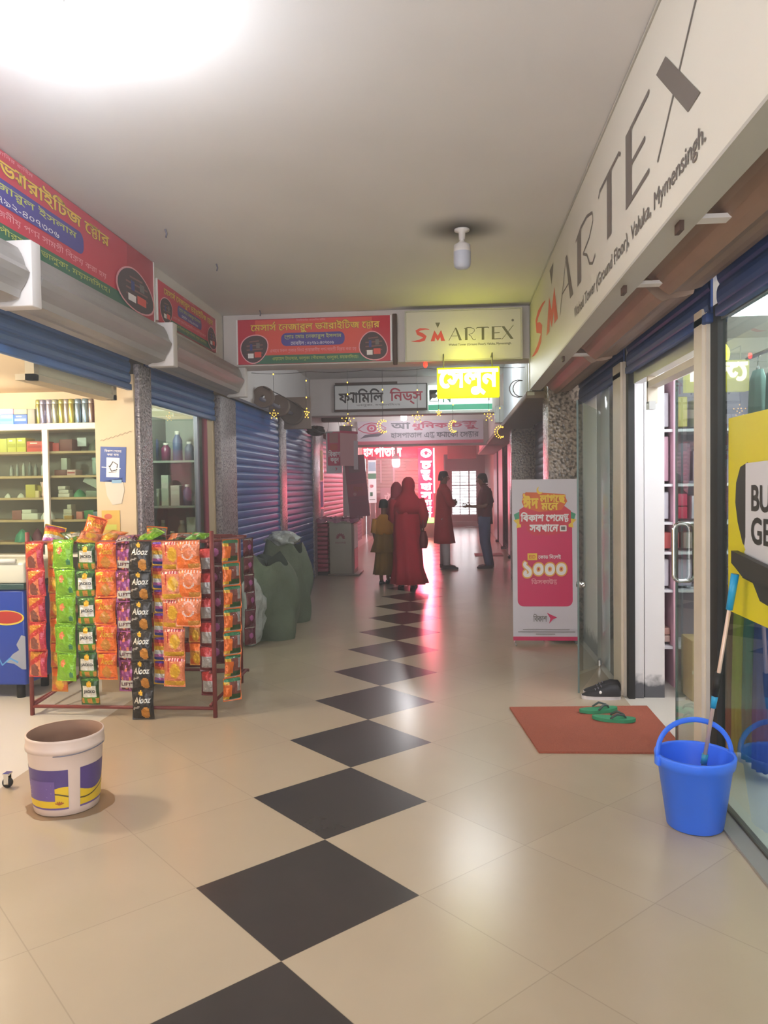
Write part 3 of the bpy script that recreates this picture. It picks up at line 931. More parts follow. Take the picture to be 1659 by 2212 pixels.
P.text('আ', ex(672), ex(800), ez(222), ez(176), c_eyegrey, 0.03); P.text('ধুনিক', ex(810), ex(1045), ez(232), ez(172), c_eyered, 0.03)
P.text('চক্ষু', ex(1060), ex(1245), ez(232), ez(176), c_eyered, 0.02)
P.text('হাসপাতাল এন্ড ফ্যাকো সেন্টার', ex(670), ex(1245), ez(288), ez(246), c_eyegrey, 0.02)
P.rect(0, w, 0, 0.07, M('print_dull_rose', '#c0586a', 0.5)); P.text('চোখের সকল প্রকার চিকিৎসা ও অপারেশন করা হয়', ex(480), ex(1250), 0.02, 0.055, c_eyered)
p.build('lettering', t)

# --- pink hospital shop sign at the far left and the standing light box
e_pink = M('lit_rose', '#d83b58', 0.4, emit=0.35, ecol='#ff2a50')
t = sign_root('hospital_signboard', 'rose shop sign with white Bengali letters above the far lit shop', 'sign', (-2.15, 20.9, 2.34))
mb = MB(); mb.bbox(0, 2.07, 0, 0.1, 0, 0.36, e_pink, 0.01); mb.build('panel', t)
p = MB(); P = Print(p, flat); e_wl = M('lit_white', '#fff6f2', 0.4, emit=1.0)
P.text('হাস', 0.03, 0.33, 0.04, 0.32, e_wl, 0.04); P.text('পাতাল', 0.36, 1.20, 0.04, 0.33, e_wl, 0.045)
P.text('চক্ষু সেবা কেন্দ্র', 1.25, 1.65, 0.05, 0.12, M('print_pink', '#f0a7b0', 0.45))
p.build('lettering', t)

e_pyl = M('lit_crimson', '#ff2050', 0.4, emit=3.6, ecol='#ff1428'); e_pw = M('lit_pylon_white', '#ffffff', 0.4, emit=6.0, ecol='#fff2f0'); e_grn = M('lit_lime', '#a8ff9a', 0.4, emit=2.2, ecol='#8dff70')
t = sign_root('light_pylon', 'tall glowing red light box with a column of white Bengali letters', 'sign', (-0.44, 20.35, 0))
mb = MB(); mb.bbox(0, 0.44, 0, 0.22, 0.55, 2.60, e_pyl, 0.01); mb.build('lit_body', t)
mb = MB(); mb.bbox(0.0, 0.45, -0.01, 0.23, 0.40, 0.545, e_grn, 0.02); mb.build('green_lamp', t)
mb = MB(); mb.bbox(-0.02, 0.46, -0.02, 0.26, 0, 0.39, M('pylon_base', '#a89a78', 0.5), 0.01); mb.build('base', t)
p = MB(); P = Print(p, flat)
pz = lambda y: 0.55 + (838 - y) / (838 - 350) * 2.05
P.ell(0.24, pz(385), 0.16, 0.13, e_pw); P.line([(0.1, pz(395)), (0.24, pz(372)), (0.38, pz(395))], 0.03, e_pyl); P.ell(0.24, pz(388), 0.05, 0.05, e_pyl)
for s, a, b in (('চ', 495, 440), ('ক্ষু', 575, 502), ('হা', 648, 594), ('স', 705, 658), ('পা', 750, 712), ('তা', 795, 758), ('ল', 835, 800)):
    P.text(s, 0.07, 0.40, pz(a), pz(b), e_pw, 0.05)
p.build('lettering', t)
area_light('pylon_glow', (-0.22, 20.28, 1.6), P_PYLON, (1, 0.03, 0.13), 0.42, 2.0, (-pi / 2, 0, 0))
# ================================================================== LAMPS
m_lampwh = M('lamp_white_plastic', '#dcd6d2', 0.4); e_lamp = M('lit_bulb', '#ffffff', 0.4, emit=60, ecol='#f4f7ff'); m_diff = M('lamp_diffuser', '#b9bcc8', 0.35)
def t_bulb(label, loc, lit, power=0.0, col=(1, 1, 1), drop=0.06, s=1.0, group='passage bulbs', soft=0.07, glow=None):
    """LED bulb with a fat cylinder head, hanging from a ceiling holder; loc is the ceiling point"""
    t = thing('led_bulb', label, 'lamp', loc, 0, group)
    mb = MB(); mb.lathe([(0.001, 0), (0.05 * s, 0), (0.05 * s, -0.012), (0.022 * s, -0.022), (0.02 * s, -drop - 0.01), (0.001, -drop - 0.01)], m_lampwh); mb.build('lamp_holder', t)
    mb = MB(); z = -drop
    mb.lathe([(0.014 * s, z), (0.018 * s, z - 0.02 * s), (0.036 * s, z - 0.035 * s), (0.055 * s, z - 0.045 * s), (0.057 * s, z - 0.09 * s)], m_lampwh, n=20); mb.build('bulb_neck', t)
    mb = MB(); mb.lathe([(0.057 * s, z - 0.09 * s), (0.057 * s, z - 0.16 * s), (0.052 * s, z - 0.185 * s), (0.035 * s, z - 0.20 * s), (0.001, z - 0.206 * s)], (glow or e_lamp) if lit else m_diff, n=20)
    g = mb.build('diffuser', t)
    if lit: lamp_light('bulb_light', (0, 0, z - 0.15), power, col, soft, t)
    return t
t_bulb('bright lit bulb near the camera at the upper left, washing out the ceiling', (-0.72, 0.13, H), True, P_NEAR_LAMP, (0.84, 0.91, 1.0), 0.05)
t = t_bulb('unlit white bulb hanging from the smudged ceiling rose before the beam', (0.642, 2.80, H), False)
# sooty smudge on the ceiling around the unlit bulb, and hairline cracks
def smudge_mat():
    m = bpy.data.materials.new('ceiling_soot'); m.use_nodes = True
    nt = m.node_tree; p = nt.nodes['Principled BSDF']
    tc = nt.nodes.new('ShaderNodeTexCoord'); g = nt.nodes.new('ShaderNodeTexGradient'); g.gradient_type = 'SPHERICAL'
    mp = nt.nodes.new('ShaderNodeMapping'); mp.inputs['Scale'].default_value = (1 / 0.34, 1 / 0.34, 1)
    nt.links.new(tc.outputs['Object'], mp.inputs[0]); nt.links.new(mp.outputs[0], g.inputs[0])
    pw = nt.nodes.new('ShaderNodeMath'); pw.operation = 'POWER'; nt.links.new(g.outputs['Fac'], pw.inputs[0]); pw.inputs[1].default_value = 1.6
    ml = nt.nodes.new('ShaderNodeMath'); ml.operation = 'MULTIPLY'; nt.links.new(pw.outputs[0], ml.inputs[0]); ml.inputs[1].default_value = 0.9
    nt.links.new(ml.outputs[0], p.inputs['Alpha']); p.inputs['Base Color'].default_value = (*lin('#3d332c'), 1); p.inputs['Roughness'].default_value = 0.9
    return m
mb = MB(); mb.add([(0.34 * cos(2 * pi * k / 32), 0.34 * sin(2 * pi * k / 32), 0) for k in range(32)], [tuple(reversed(range(32)))], smudge_mat())
o = mb.build('ceiling_stain', loc=(0.642, 2.80, H - 0.002)); tag(o, 'dark sooty stain on the ceiling around the unlit bulb', 'stain')
mb = MB()
def dash(x0, y0, x1, y1, w=0.006): mb.add([(x0, y0 - w, 0), (x1, y1 - w, 0), (x1, y1 + w, 0), (x0, y0 + w, 0)], [(3, 2, 1, 0)], m_plaster)
dash(-0.22, 2.78, -0.16, 2.78); dash(-0.12, 2.80, -0.02, 2.81); dash(0.02, 2.81, 0.09, 2.81); dash(0.16, 2.82, 0.27, 2.82); dash(-0.42, 3.62, -0.06, 3.62, 0.005)
o = mb.build('paint_crack', loc=(0, 0, H - 0.0015)); tag(o, 'thin pale cracks in the ceiling paint left of the unlit bulb', 'crack')
for k, (x, y) in enumerate(((-1.28, 2.55), (-1.19, 3.35), (-1.25, 4.9))):
    mb = MB(); mb.tube([(0, 0, 0), (0.01, 0, -0.03), (0.0, 0.01, -0.05)], 0.006, m_shade, 6); o = mb.build('ceiling_hook', loc=(x, y, H))
    tag(o, 'small rusty ceiling hook by the left banners, ' + ['nearest the camera', 'middle one', 'nearest the beam'][k], 'hook', 'ceiling hooks')
t_bulb('lit bulb in front of the eye drawing sign, deep in the passage', (-0.39, 13.0, H), True, P_MID_BULB, (1.0, 0.93, 0.90), 0.2)
t_bulb('lit bulb in front of the far shop shutters', (-1.02, 19.4, H), True, P_FAR_BULB, (1.0, 0.95, 0.93), 0.78, 1.9)

# LED stars and moons on the light string below the first beam
e_gold = M('lit_gold', '#ffd24a', 0.4, emit=2.2, ecol='#ffc040'); m_goldwire = M('gold_wire', '#b58f3e', 0.35, 0.6); m_cable = M('clear_cable', '#4a4640', 0.5)
def star_pts(r): return [(r * (1 if k % 2 == 0 else 0.42) * sin(pi * k / 5), r * (1 if k % 2 == 0 else 0.42) * cos(pi * k / 5)) for k in range(10)]
def moon_pts(r):
    o_ = [(r * cos(RAD(a)), r * sin(RAD(a))) for a in range(60, 301, 24)]
    i_ = [(0.28 * r + 0.80 * r * cos(RAD(a)), 0.80 * r * sin(RAD(a))) for a in range(290, 69, -24)]
    return o_ + i_
YS = 5.5
def fairy(kind, label, x, z, r, ztop, rz=0.0, dots=(0.4, 0.7)):
    t = thing('hanging_light', label, 'decoration', (x, YS, z), rz, 'gold stars and moons of the light string')
    pts = star_pts(r) if kind == 'star' else moon_pts(r)
    mb = MB(); mb.tube([(a, 0, b) for a, b in pts], 0.0025, m_goldwire, 6, closed=True); mb.build('wire_shape', t)
    mb = MB()
    for a, b in pts[::1]: mb.ball((a, -0.004, b), 0.0055, 0.0055, 0.0055, e_gold, 8, 5)
    mb.build('bulbs', t)
    mb = MB(); mb.tube([(0, 0, r), (0, 0, ztop - z)], 0.002, m_cable, 5)
    mb.build('drop_wire', t)
    mb = MB()
    for k in dots: mb.ball((0, -0.003, r + (ztop - z - r) * k), 0.0065, 0.0065, 0.008, e_gold, 8, 5)
    mb.build('wire_bulb', t)
ZT = 2.70
for kind, label, x, z, r, rz, dots in (
    ('star', 'gold star lit in front of the blue shutters, leftmost on the string', -1.27, 2.265, 0.045, 0.5, (0.95,)),
    ('star', 'turned gold star beside the dark roll board left of the white sign', -0.93, 2.27, 0.05, 1.25, (0.3, 0.75)),
    ('star', 'large gold star in front of the left end of the hospital sign', -0.50, 2.19, 0.065, 0.3, (0.45, 0.72)),
    ('moon', 'gold crescent in front of the drawn eye', -0.14, 2.12, 0.066, 0.5, (0.35, 0.6)),
    ('star', 'gold star before the middle of the hospital sign', 0.215, 2.205, 0.055, 0.2, (0.5,)),
    ('star', 'small gold star under the green foot of the lit sign', 0.43, 2.245, 0.03, 0.6, (0.4,)),
    ('moon', 'pale gold crescent before the right half of the hospital sign', 0.575, 2.105, 0.06, 0.7, (0.3,)),
    ('star', 'gold star right of the lit green sign', 0.935, 2.205, 0.055, 0.5, (0.6,)),
    ('moon', 'gold crescent touching the brown soffit at the right', 1.045, 2.04, 0.06, 0.4, (0.3,))):
    fairy(kind, label, x, z, r, ZT, rz, dots)
mb = MB(); mb.tube([(-1.5 + 0.1 * k, YS, 2.70 - 0.012 * (k % 6) * (1 - (k % 6) / 6)) for k in range(29)], 0.003, m_cable, 5)
o = mb.build('light_string'); tag(o, 'thin wire under the first beam from which the gold stars and moons hang', 'wire')
mb = MB(); mb.tube([(a, 0, b) for a, b in [(0.085 * cos(RAD(q)), 0.085 * sin(RAD(q))) for q in range(70, 291, 20)] + [(0.03 + 0.08 * cos(RAD(q)), 0.08 * sin(RAD(q))) for q in range(280, 79, -20)]], 0.005, m_shade, 6, closed=True)
o = mb.build('wire_crescent', loc=(1.225, 5.45, 2.465)); tag(o, 'unlit wire crescent in front of the white ribbed panel', 'decoration')
mb = MB(); mb.ball((0, 0, 0), 0.02, 0.02, 0.03, M('lit_red', '#ff2a1e', 0.4, emit=2.5), 10, 6); o = mb.build('indicator_light', loc=(0.32, 4.95, 2.65)); tag(o, 'tiny red lit lamp under the white beam sign', 'lamp')
# ================================================================== LEFT SHOPS
m_cabw = M('cabinet_white', '#ebe7dc', 0.4); m_shelf = M('shelf_board', '#c9a982', 0.5); m_cabback = M('cabinet_back', '#9a978a', 0.6)
m_cabglass = glass_mat('cabinet_glass', '#e6eee9')
# ---- shelf cabinet against the side wall
CX0, CX1, CY, CB = -3.62, -2.10, 3.52, 3.84
t = thing('shelf_cabinet', 'white glass-fronted shelf cabinet of small goods inside the left shop', 'cabinet', (CX0, CY, 0))
cw = CX1 - CX0
mb = MB(); mb.box(0, cw, CB - CY - 0.012, CB - CY, 0.1, 2.04, m_cabback); mb.box(-0.02, 0, 0, CB - CY, 0, 2.04, m_cabw); mb.box(cw, cw + 0.02, 0, CB - CY, 0, 2.04, m_cabw)
mb.box(0, cw, 0, CB - CY, 0, 0.1, m_cabw); mb.box(0, cw, 0, CB - CY, 0.98, 1.0, m_cabw); mb.build('body', t)
mb = MB(); mb.bbox(-0.02, cw + 0.02, -0.03, CB - CY, 1.995, 2.045, m_cabw, 0.006)
for x in (CX1 - 0.58 - CX0, 0.0): mb.box(x, x + 0.045, -0.025, 0.0, 0, 2.0, m_cabw)
mb.build('face_frame', t)
SH = (1.10, 1.28, 1.458, 1.632, 1.826)
for z in SH + (0.55,):
    mb = MB(); mb.box(0, cw, 0.015, CB - CY - 0.015, z - 0.018, z, m_shelf); mb.build('shelf', t)
for a, b in ((0.05, cw - 0.60), (cw - 0.53, cw)):
    mb = MB(); mb.box(a, b, -0.008, -0.004, 1.02, 1.99, m_cabglass); mb.build('glass_pane', t)
# ---- goods, one object each
def good_mats():
    pass
def carton(name, label, cat, x0, x1, z0, h, d, col, yo=0.03, stripe=None, group=None, rot=0.0, print_=None):
    m = M('card_' + col.strip('#'), col, 0.5)
    w = x1 - x0
    t = tag(MB().bbox(-w / 2, w / 2, 0, d, 0, h, m, 0.003).build(name), label, cat, group)
    t.location = ((x0 + x1) / 2, CY + yo, z0); t.rotation_euler = (0, rot, 0)
    if stripe:
        p = MB(); P = Print(p, flat)
        P.rect(-w * 0.42, w * 0.42, h * 0.35, h * 0.6, M('card_' + stripe.strip('#'), stripe, 0.5)); P.rect(-w * 0.3, w * 0.1, h * 0.75, h * 0.86, c_wh)
        p.build('front_print', t)
    return t
PX = 0.788 / 205
def cx(px): return -3.03 + px * PX
TOP = 2.046
for (a, b, h, col, st, z, lb) in ((-14, 19, 0.085, '#6fb0e0', '#4d86c8', TOP, 'light blue carton on top of the shelf cabinet'), (19.5, 49, 0.082, '#3a63b8', '#7fb0e8', TOP, 'dark blue carton with pale print on top of the cabinet'),
        (50, 66, 0.125, '#8f8c80', None, TOP, 'grey-brown box between the blue cartons and the flasks'), (-10, 19, 0.045, '#b58fc0', None, TOP + 0.086, 'purple box lying on the light blue carton'),
        (20, 49, 0.045, '#a8a98c', None, TOP + 0.083, 'pale green box lying on the dark blue carton')):
    carton('carton', lb, 'box', cx(a), cx(b), z, h, 0.16, col, 0.05, st, 'boxes on top of the cabinet')
fl = [(70, '#9a9650', 0.052, 'olive-capped flask at the left end of the row'), (79, '#8a88a0', 0.055, 'steel flask with a violet sheen, second in the row'), (93, '#9c98a8', 0.055, 'pale steel flask, third in the row'),
      (106, '#9aa08e', 0.056, 'grey-green flask, fourth in the row'), (120, '#a3a05a', 0.055, 'olive flask, fifth in the row'), (131, '#a09a96', 0.05, 'narrow silver flask, sixth in the row'), (142, '#a8a356', 0.055, 'olive flask right of the narrow silver one'),
      (156, '#7e93a2', 0.055, 'blue-grey flask, eighth in the row'), (172, '#8299a8', 0.06, 'blue-grey flask, ninth in the row'), (184, '#96877c', 0.045, 'brownish flask at the right end of the row')]
for x, col, w, lb in fl:
    t = thing('steel_flask', lb + ' on top of the shelf cabinet', 'flask', (cx(x), CY + 0.09, TOP), 0, 'flasks on top of the cabinet')
    r = w / 2
    mb = MB(); mb.lathe([(r * 0.94, 0), (r, 0.006), (r, 0.155), (r * 0.92, 0.165)], M('flask_' + col.strip('#'), col, 0.22, 0.75), n=18, cap0=True); mb.build('body', t)
    mb = MB(); mb.lathe([(r * 0.92, 0.163), (r * 0.95, 0.168), (r * 0.95, 0.192), (r * 0.8, 0.2), (0.001, 0.2)], M('flask_lid_' + col.strip('#'), col, 0.3, 0.5), n=18); mb.build('lid', t)
t = thing('steel_flask', 'tall red metallic flask standing apart by the wall, on the cabinet', 'flask', (cx(199), CY + 0.1, TOP), 0)
mb = MB(); mb.lathe([(0.024, 0), (0.026, 0.006), (0.026, 0.2), (0.023, 0.212)], M('flask_red', '#9b4a42', 0.2, 0.7), n=18, cap0=True); mb.build('body', t)
mb = MB(); mb.lathe([(0.023, 0.21), (0.024, 0.216), (0.024, 0.24), (0.001, 0.246)], M('flask_lid_red', '#7d332e', 0.3, 0.5), n=18); mb.build('lid', t)
S1 = SH[4]
for a, b, h, col, st, lb in ((-12, 4.5, 0.11, '#d6cf6a', None, 'yellow box, leftmost on the top shelf'), (5.5, 25, 0.112, '#d9d262', '#c2b94a', 'yellow box, second on the top shelf'), (26, 46, 0.114, '#dcd35c', '#c2b94a', 'yellow box next to the red one on the top shelf'),
        (48, 87, 0.085, '#e0564e', '#c23a36', 'red box with dark print left of the white upright'), (104, 118, 0.068, '#cf4a48', None, 'small red box right of the white upright'), (119, 147, 0.095, '#7d3f3c', None, 'dark red box beside the small red one')):
    carton('carton', lb + ' of the cabinet', 'box', cx(a), cx(b), S1, h, 0.15, col, 0.04, st, 'boxes on the top shelf')
carton('carton', 'pale blue-white pack leaning at the top right of the cabinet', 'box', cx(150), cx(170), S1 + 0.04, 0.07, 0.02, '#dfe8ee', 0.10)
def lump(name, label, cat, x0, x1, z, h, col, yo=0.1, group=None):
    w = x1 - x0
    mb = MB(); m = M('lump_' + col.strip('#'), col, 0.45, noise=0.2, nscale=30)
    def fn(u, v):
        a = 2 * pi * u; k = 1 + 0.12 * sin(3 * a + x0 * 40) + 0.07 * sin(7 * a)
        r = sin(pi * (0.5 + 0.5 * v)) ** 0.8 if v < 1 else 0
        return (w / 2 * k * r * cos(a), w * 0.35 * k * r * sin(a), h * v ** 0.9 * (1 + 0.08 * sin(5 * a + 9 * v)))
    mb.grid(fn, 18, 7, m, True, True)
    o = mb.build(name); o.location = ((x0 + x1) / 2, CY + yo, z)
    return tag(o, label, cat, group)
lump('plastic_bag', 'dark grey-green bag slumped at the right of the top shelf of the cabinet', 'bag', cx(174), cx(208), S1, 0.09, '#5f665a')
S2 = SH[3]
for x, w, h, col, lb in ((4, 8, 0.09, '#9da29c', 'dim grey bottle, leftmost on the second shelf'), (17, 7, 0.11, '#8e948e', 'dim grey bottle, second along the second shelf'), (31, 7, 0.12, '#aab0a8', 'pale bottle, third along the second shelf'), (45, 9, 0.115, '#6f756f', 'darker bottle, fourth along the second shelf'),
                     (58, 8, 0.10, '#7f8580', 'grey bottle, fifth along the second shelf'), (75, 10, 0.12, '#a7b0b2', 'pale bottle just left of the white upright, second shelf')):
    t = thing('bottle', lb + ' of the cabinet', 'bottle', (cx(x), CY + 0.1, S2), 0, 'dim bottles on the second shelf'); r = w * PX / 2; m = M('bottle_' + col.strip('#'), col, 0.3)
    mb = MB(); mb.lathe([(r * 0.9, 0), (r, 0.008), (r, h * 0.65), (r * 0.45, h * 0.8), (r * 0.42, h * 0.9)], m, n=14, cap0=True); mb.build('body', t)
    mb = MB(); mb.lathe([(r * 0.5, h * 0.88), (r * 0.5, h), (0.001, h)], c_gray, n=12); mb.build('cap', t)
carton('carton', 'flat maroon box on the second cabinet shelf', 'box', cx(108), cx(134), S2, 0.045, 0.14, '#7a4a44', 0.03)
carton('carton', 'flat pink and white box right of the flat maroon one, second cabinet shelf', 'box', cx(135), cx(154), S2, 0.045, 0.12, '#d8b4b0', 0.03, '#b04a48')
carton('carton', 'pale upright box standing on the flat maroon box', 'box', cx(119), cx(132), S2 + 0.046, 0.095, 0.06, '#c2c8bc', 0.06)
t = thing('glass_jar', 'pale teal jar at the right end of the second cabinet shelf', 'jar', (cx(194), CY + 0.09, S2), 0)
mb = MB(); mb.lathe([(0.03, 0), (0.036, 0.01), (0.04, 0.11), (0.036, 0.125)], M('jar_teal', '#b9d3cc', 0.15, trans=0.3), n=18, cap0=True); mb.build('body', t)
mb = MB(); mb.lathe([(0.04, 0.122), (0.04, 0.14), (0.001, 0.142)], M('jar_lid', '#9fbcb4', 0.4), n=18); mb.build('lid', t)
S3 = SH[2]
carton('carton', 'mustard yellow box on the third cabinet shelf', 'box', cx(41), cx(62), S3, 0.105, 0.13, '#c9bb5c', 0.05)
carton('carton', 'smaller ochre box right of the mustard yellow one, third cabinet shelf', 'box', cx(62.5), cx(75), S3, 0.098, 0.1, '#b0a048', 0.08)
carton('carton', 'small cream pack in front of the ochre box', 'box', cx(65), cx(73), S3, 0.055, 0.03, '#e0cc98', 0.03)
t = thing('figurine', 'small pinkish white vase-shaped ornament by the white upright', 'ornament', (cx(82), CY + 0.06, S3), 0)
mb = MB(); mb.lathe([(0.022, 0), (0.026, 0.02), (0.018, 0.06), (0.024, 0.085), (0.034, 0.125), (0.02, 0.12)], M('ornament_pink', '#dcbab4', 0.3), n=16, cap0=True); mb.build('body', t)
mb = MB(); mb.ball((0, -0.006, 0.108), 0.018, 0.016, 0.016, c_wh, 10, 6); mb.build('flower_top', t)
for k, (a, b, h, lb) in enumerate(((112, 137, 0.03, 'cream carton lying under two others, third shelf'), (113, 135, 0.028, 'cream carton in the middle of the small stack, third shelf'), (112, 128, 0.03, 'short cream carton topping the small stack, third shelf'))):
    carton('carton', lb + ' of the cabinet', 'box', cx(a), cx(b), S3 + (0, 0.031, 0.06)[k], h, 0.08, '#d9d2c6', 0.05, None, 'cream cartons of the third shelf')
lump('plastic_bag', 'green plastic bag on the third cabinet shelf', 'bag', cx(139), cx(165), S3, 0.06, '#4f9468')
carton('carton', 'large pale grey box tilted at the right of the third cabinet shelf', 'box', cx(163), cx(201), S3 + 0.09, 0.065, 0.1, '#b9c0b4', 0.06, None, None, RAD(27))
carton('carton', 'box of a pale tube supporting the tilted grey box', 'box', cx(170), cx(196), S3, 0.05, 0.1, '#7f8c7c', 0.07)
for a, b, lb in ((-6, 8, 'white packet, leftmost on the third cabinet shelf'), (22, 37, 'white packet left of the mustard box, third cabinet shelf')): lump('soap_packet', lb, 'packet', cx(a), cx(b), S3, 0.035, '#cfd0c4', 0.06)
S4 = SH[1]
carton('carton', 'dusky red box on the fourth cabinet shelf', 'box', cx(8), cx(29), S4, 0.075, 0.12, '#96605a', 0.06)
for k, (a, b, z, h, lb) in enumerate(((31, 66, 0, 0.05, 'white carton under another, fourth shelf'), (32, 52, 0.051, 0.03, 'short white carton on a longer one, fourth shelf'))):
    carton('carton', lb + ' of the cabinet', 'box', cx(a), cx(b), S4 + z, h, 0.1, '#dcdccf', 0.05, None, 'white cartons of the fourth shelf')
lump('plastic_bag', 'crumpled white bag left of the white upright, fourth cabinet shelf', 'bag', cx(68), cx(97), S4, 0.08, '#d8dcd6')
for k, (a, b, z, h, lb) in enumerate(((119, 138, 0, 0.04, 'ivory carton at the bottom of the narrow stack'), (120, 138, 0.041, 0.04, 'ivory carton in the middle of the narrow stack'), (128, 137, 0.082, 0.036, 'small ivory carton on top of the narrow stack'))):
    carton('carton', lb + ', fourth cabinet shelf', 'box', cx(a), cx(b), S4 + z, h, 0.08, '#d2ccb6', 0.07, None, 'ivory cartons of the narrow stack')
carton('carton', 'flat mustard carton in front of the ivory stack', 'box', cx(128), cx(145), S4, 0.03, 0.04, '#b58a34', 0.02)
carton('carton', 'salmon pink box on the fourth cabinet shelf', 'box', cx(150), cx(164), S4, 0.06, 0.09, '#c77b70', 0.05)
carton('carton', 'green box right of the salmon one, fourth cabinet shelf', 'box', cx(165), cx(186), S4, 0.07, 0.1, '#4d8a58', 0.07)
carton('carton', 'dull blue box at the right end of the fourth cabinet shelf', 'box', cx(187), cx(209), S4, 0.06, 0.09, '#7c8b9a', 0.05)
S5 = SH[0]
lump('plastic_bag', 'teal green bag on the lowest visible cabinet shelf', 'bag', cx(12), cx(48), S5, 0.10, '#3f9a7c', 0.06)
lump('plastic_bag', 'maroon bag beside the teal one, lowest visible cabinet shelf', 'bag', cx(42), cx(68), S5, 0.10, '#7a3450', 0.12)
lump('plastic_bag', 'pinkish grey bag right of the upright, lowest visible cabinet shelf', 'bag', cx(135), cx(165), S5, 0.08, '#b89a94', 0.08)
lump('plastic_bag', 'dark bag right of the upright, lowest visible cabinet shelf', 'bag', cx(108), cx(132), S5, 0.09, '#4b463a', 0.08)

# ---- framed transom panel inside the shop front
t = thing('transom_panel', 'cream panel in a pale wooden frame hanging inside the left shop opening', 'panel', (-1.86, 1.90, 0))
mb = MB(); mb.box(-0.01, 0.01, 0.05, 1.05, 2.19, 2.335, M('transom_cream', '#ece4c4', 0.6)); mb.build('panel', t)
mb = MB(); m_wood = M('pale_wood', '#c2b393', 0.55, noise=0.15, nscale=14)
mb.box(-0.09, 0.025, 0, 1.10, 2.155, 2.19, m_wood); mb.box(-0.03, 0.025, 0, 0.05, 2.155, 2.34, m_wood); mb.box(-0.03, 0.025, 1.05, 1.10, 2.155, 2.34, m_wood)
mb.build('frame', t)
# ---- poster, paper scraps and handwriting on the end of the partition
t = thing('wall_poster', 'crooked blue poster with a white square, taped to the cream wall', 'poster', (-1.938, 3.136, 1.70), 0)
t.rotation_euler = (0, RAD(2.5), 0)
mb = MB(); mb.box(-0.098, 0.098, 0, 0.003, -0.13, 0.13, M('poster_blue', '#38539a', 0.45)); mb.build('sheet', t)
p = MB(); P = Print(p, flat)
P.rect(-0.05, 0.05, -0.095, 0.05, c_wh); P.line([(-0.03, -0.03), (0.0, 0.02), (0.035, 0.0), (0.03, -0.04), (-0.01, -0.05), (-0.03, -0.01)], 0.008, c_blk); P.line([(-0.03, -0.06), (0.03, -0.055)], 0.004, c_gray)
P.line([(-0.085, -0.022), (0.06, -0.03)], 0.006, c_wh)
P.text('বিকাশ পেমেন্ট', -0.065, 0.065, 0.088, 0.112, c_wh, 0.01); P.text('করা যায়', -0.045, 0.045, 0.06, 0.08, c_wh, 0.01)
p.build('print', t)
mb = MB(); P = Print(mb, flat); P.poly([(-0.075, 0.08), (0.06, 0.1), (0.075, 0.01), (0.05, -0.09), (-0.02, -0.10), (-0.06, -0.03)], M('paper_scrap', '#d5cdbd', 0.8)); P.rect(-0.02, 0.055, 0.06, 0.085, M('paper_blue', '#8db3cf', 0.7))
o = mb.build('paper_scrap', loc=(-1.93, 3.137, 1.50)); tag(o, 'torn white paper scrap below the blue poster', 'paper')
mb = MB(); P = Print(mb, flat); P.rect(-0.07, 0.07, -0.085, 0.085, M('sticker_ochre', '#d8b256', 0.6)); P.ell(-0.02, 0.04, 0.03, 0.02, M('sticker_red', '#d06a4a', 0.6)); P.rect(-0.045, 0.045, -0.06, -0.02, c_lime)
o = mb.build('wall_sticker', loc=(-1.965, 3.137, 1.275)); tag(o, 'faded yellow sticker low on the cream wall behind the rack', 'sticker')
mb = MB(); P = Print(mb, flat)
pts = [(-0.12 + 0.012 * k, -0.03 + 0.0033 * k + 0.008 * sin(2.1 * k) * (k % 3 != 0)) for k in range(21)]
P.line(pts, 0.0025, M('pencil', '#75695a', 0.8)); o = mb.build('wall_scribble', loc=(-1.91, 3.137, 1.905)); tag(o, 'pencil scribble on the cream wall above the blue poster', 'writing')

# ---- chest freezer at the left edge
t = thing('chest_freezer', 'blue chest freezer with a red oval mark at the left edge', 'freezer', (-2.53, 2.92, 0))
fw, fd = 0.95, 0.45
m_fz = M('freezer_blue', '#1f3f9f', 0.3); m_fzw = M('freezer_white', '#c9cbbf', 0.35)
mb = MB(); mb.bbox(-fw, 0, 0, fd, 0.10, 0.80, m_fz, 0.02); mb.build('body', t)
mb = MB(); mb.bbox(-fw - 0.01, 0.01, -0.015, fd, 0.80, 0.845, M('freezer_band', '#2c4a4a', 0.4), 0.008); mb.bbox(-fw - 0.02, 0.02, -0.02, fd, 0.845, 1.0, m_fzw, 0.02); mb.build('lid', t)
mb = MB(); mb.tube([(-fw * 0.9, -0.03, 1.0), (-0.04, -0.03, 1.012)], 0.016, M('freezer_rim', '#e4e6e0', 0.3), 10); mb.build('handle', t)
p = MB(); P = Print(p, flat); P.ell(-0.14, 0.595, 0.135, 0.055, M('oval_yellow', '#c9b347', 0.4)); P.ell(-0.14, 0.598, 0.122, 0.045, M('oval_red', '#a8302c', 0.4))
P.poly([(0, 0.46), (-0.03, 0.47), (-0.07, 0.40), (-0.05, 0.36), (-0.10, 0.33), (-0.15, 0.27), (-0.09, 0.26), (-0.03, 0.22), (0, 0.22)], M('frost_grey', '#8d94a6', 0.5))
P.line([(-0.30, 0.28), (-0.22, 0.33), (-0.18, 0.25), (-0.12, 0.30), (-0.06, 0.27)], 0.014, M('freezer_sky', '#4f93d0', 0.4))
p.build('print', t)
for x in (-fw + 0.06, -0.08):
    for y in (0.06, fd - 0.06):
        mb = MB(); mb.tube([(x, y, 0.0), (x, y, 0.10)], 0.03, m_dark, 10); mb.build('foot', t)
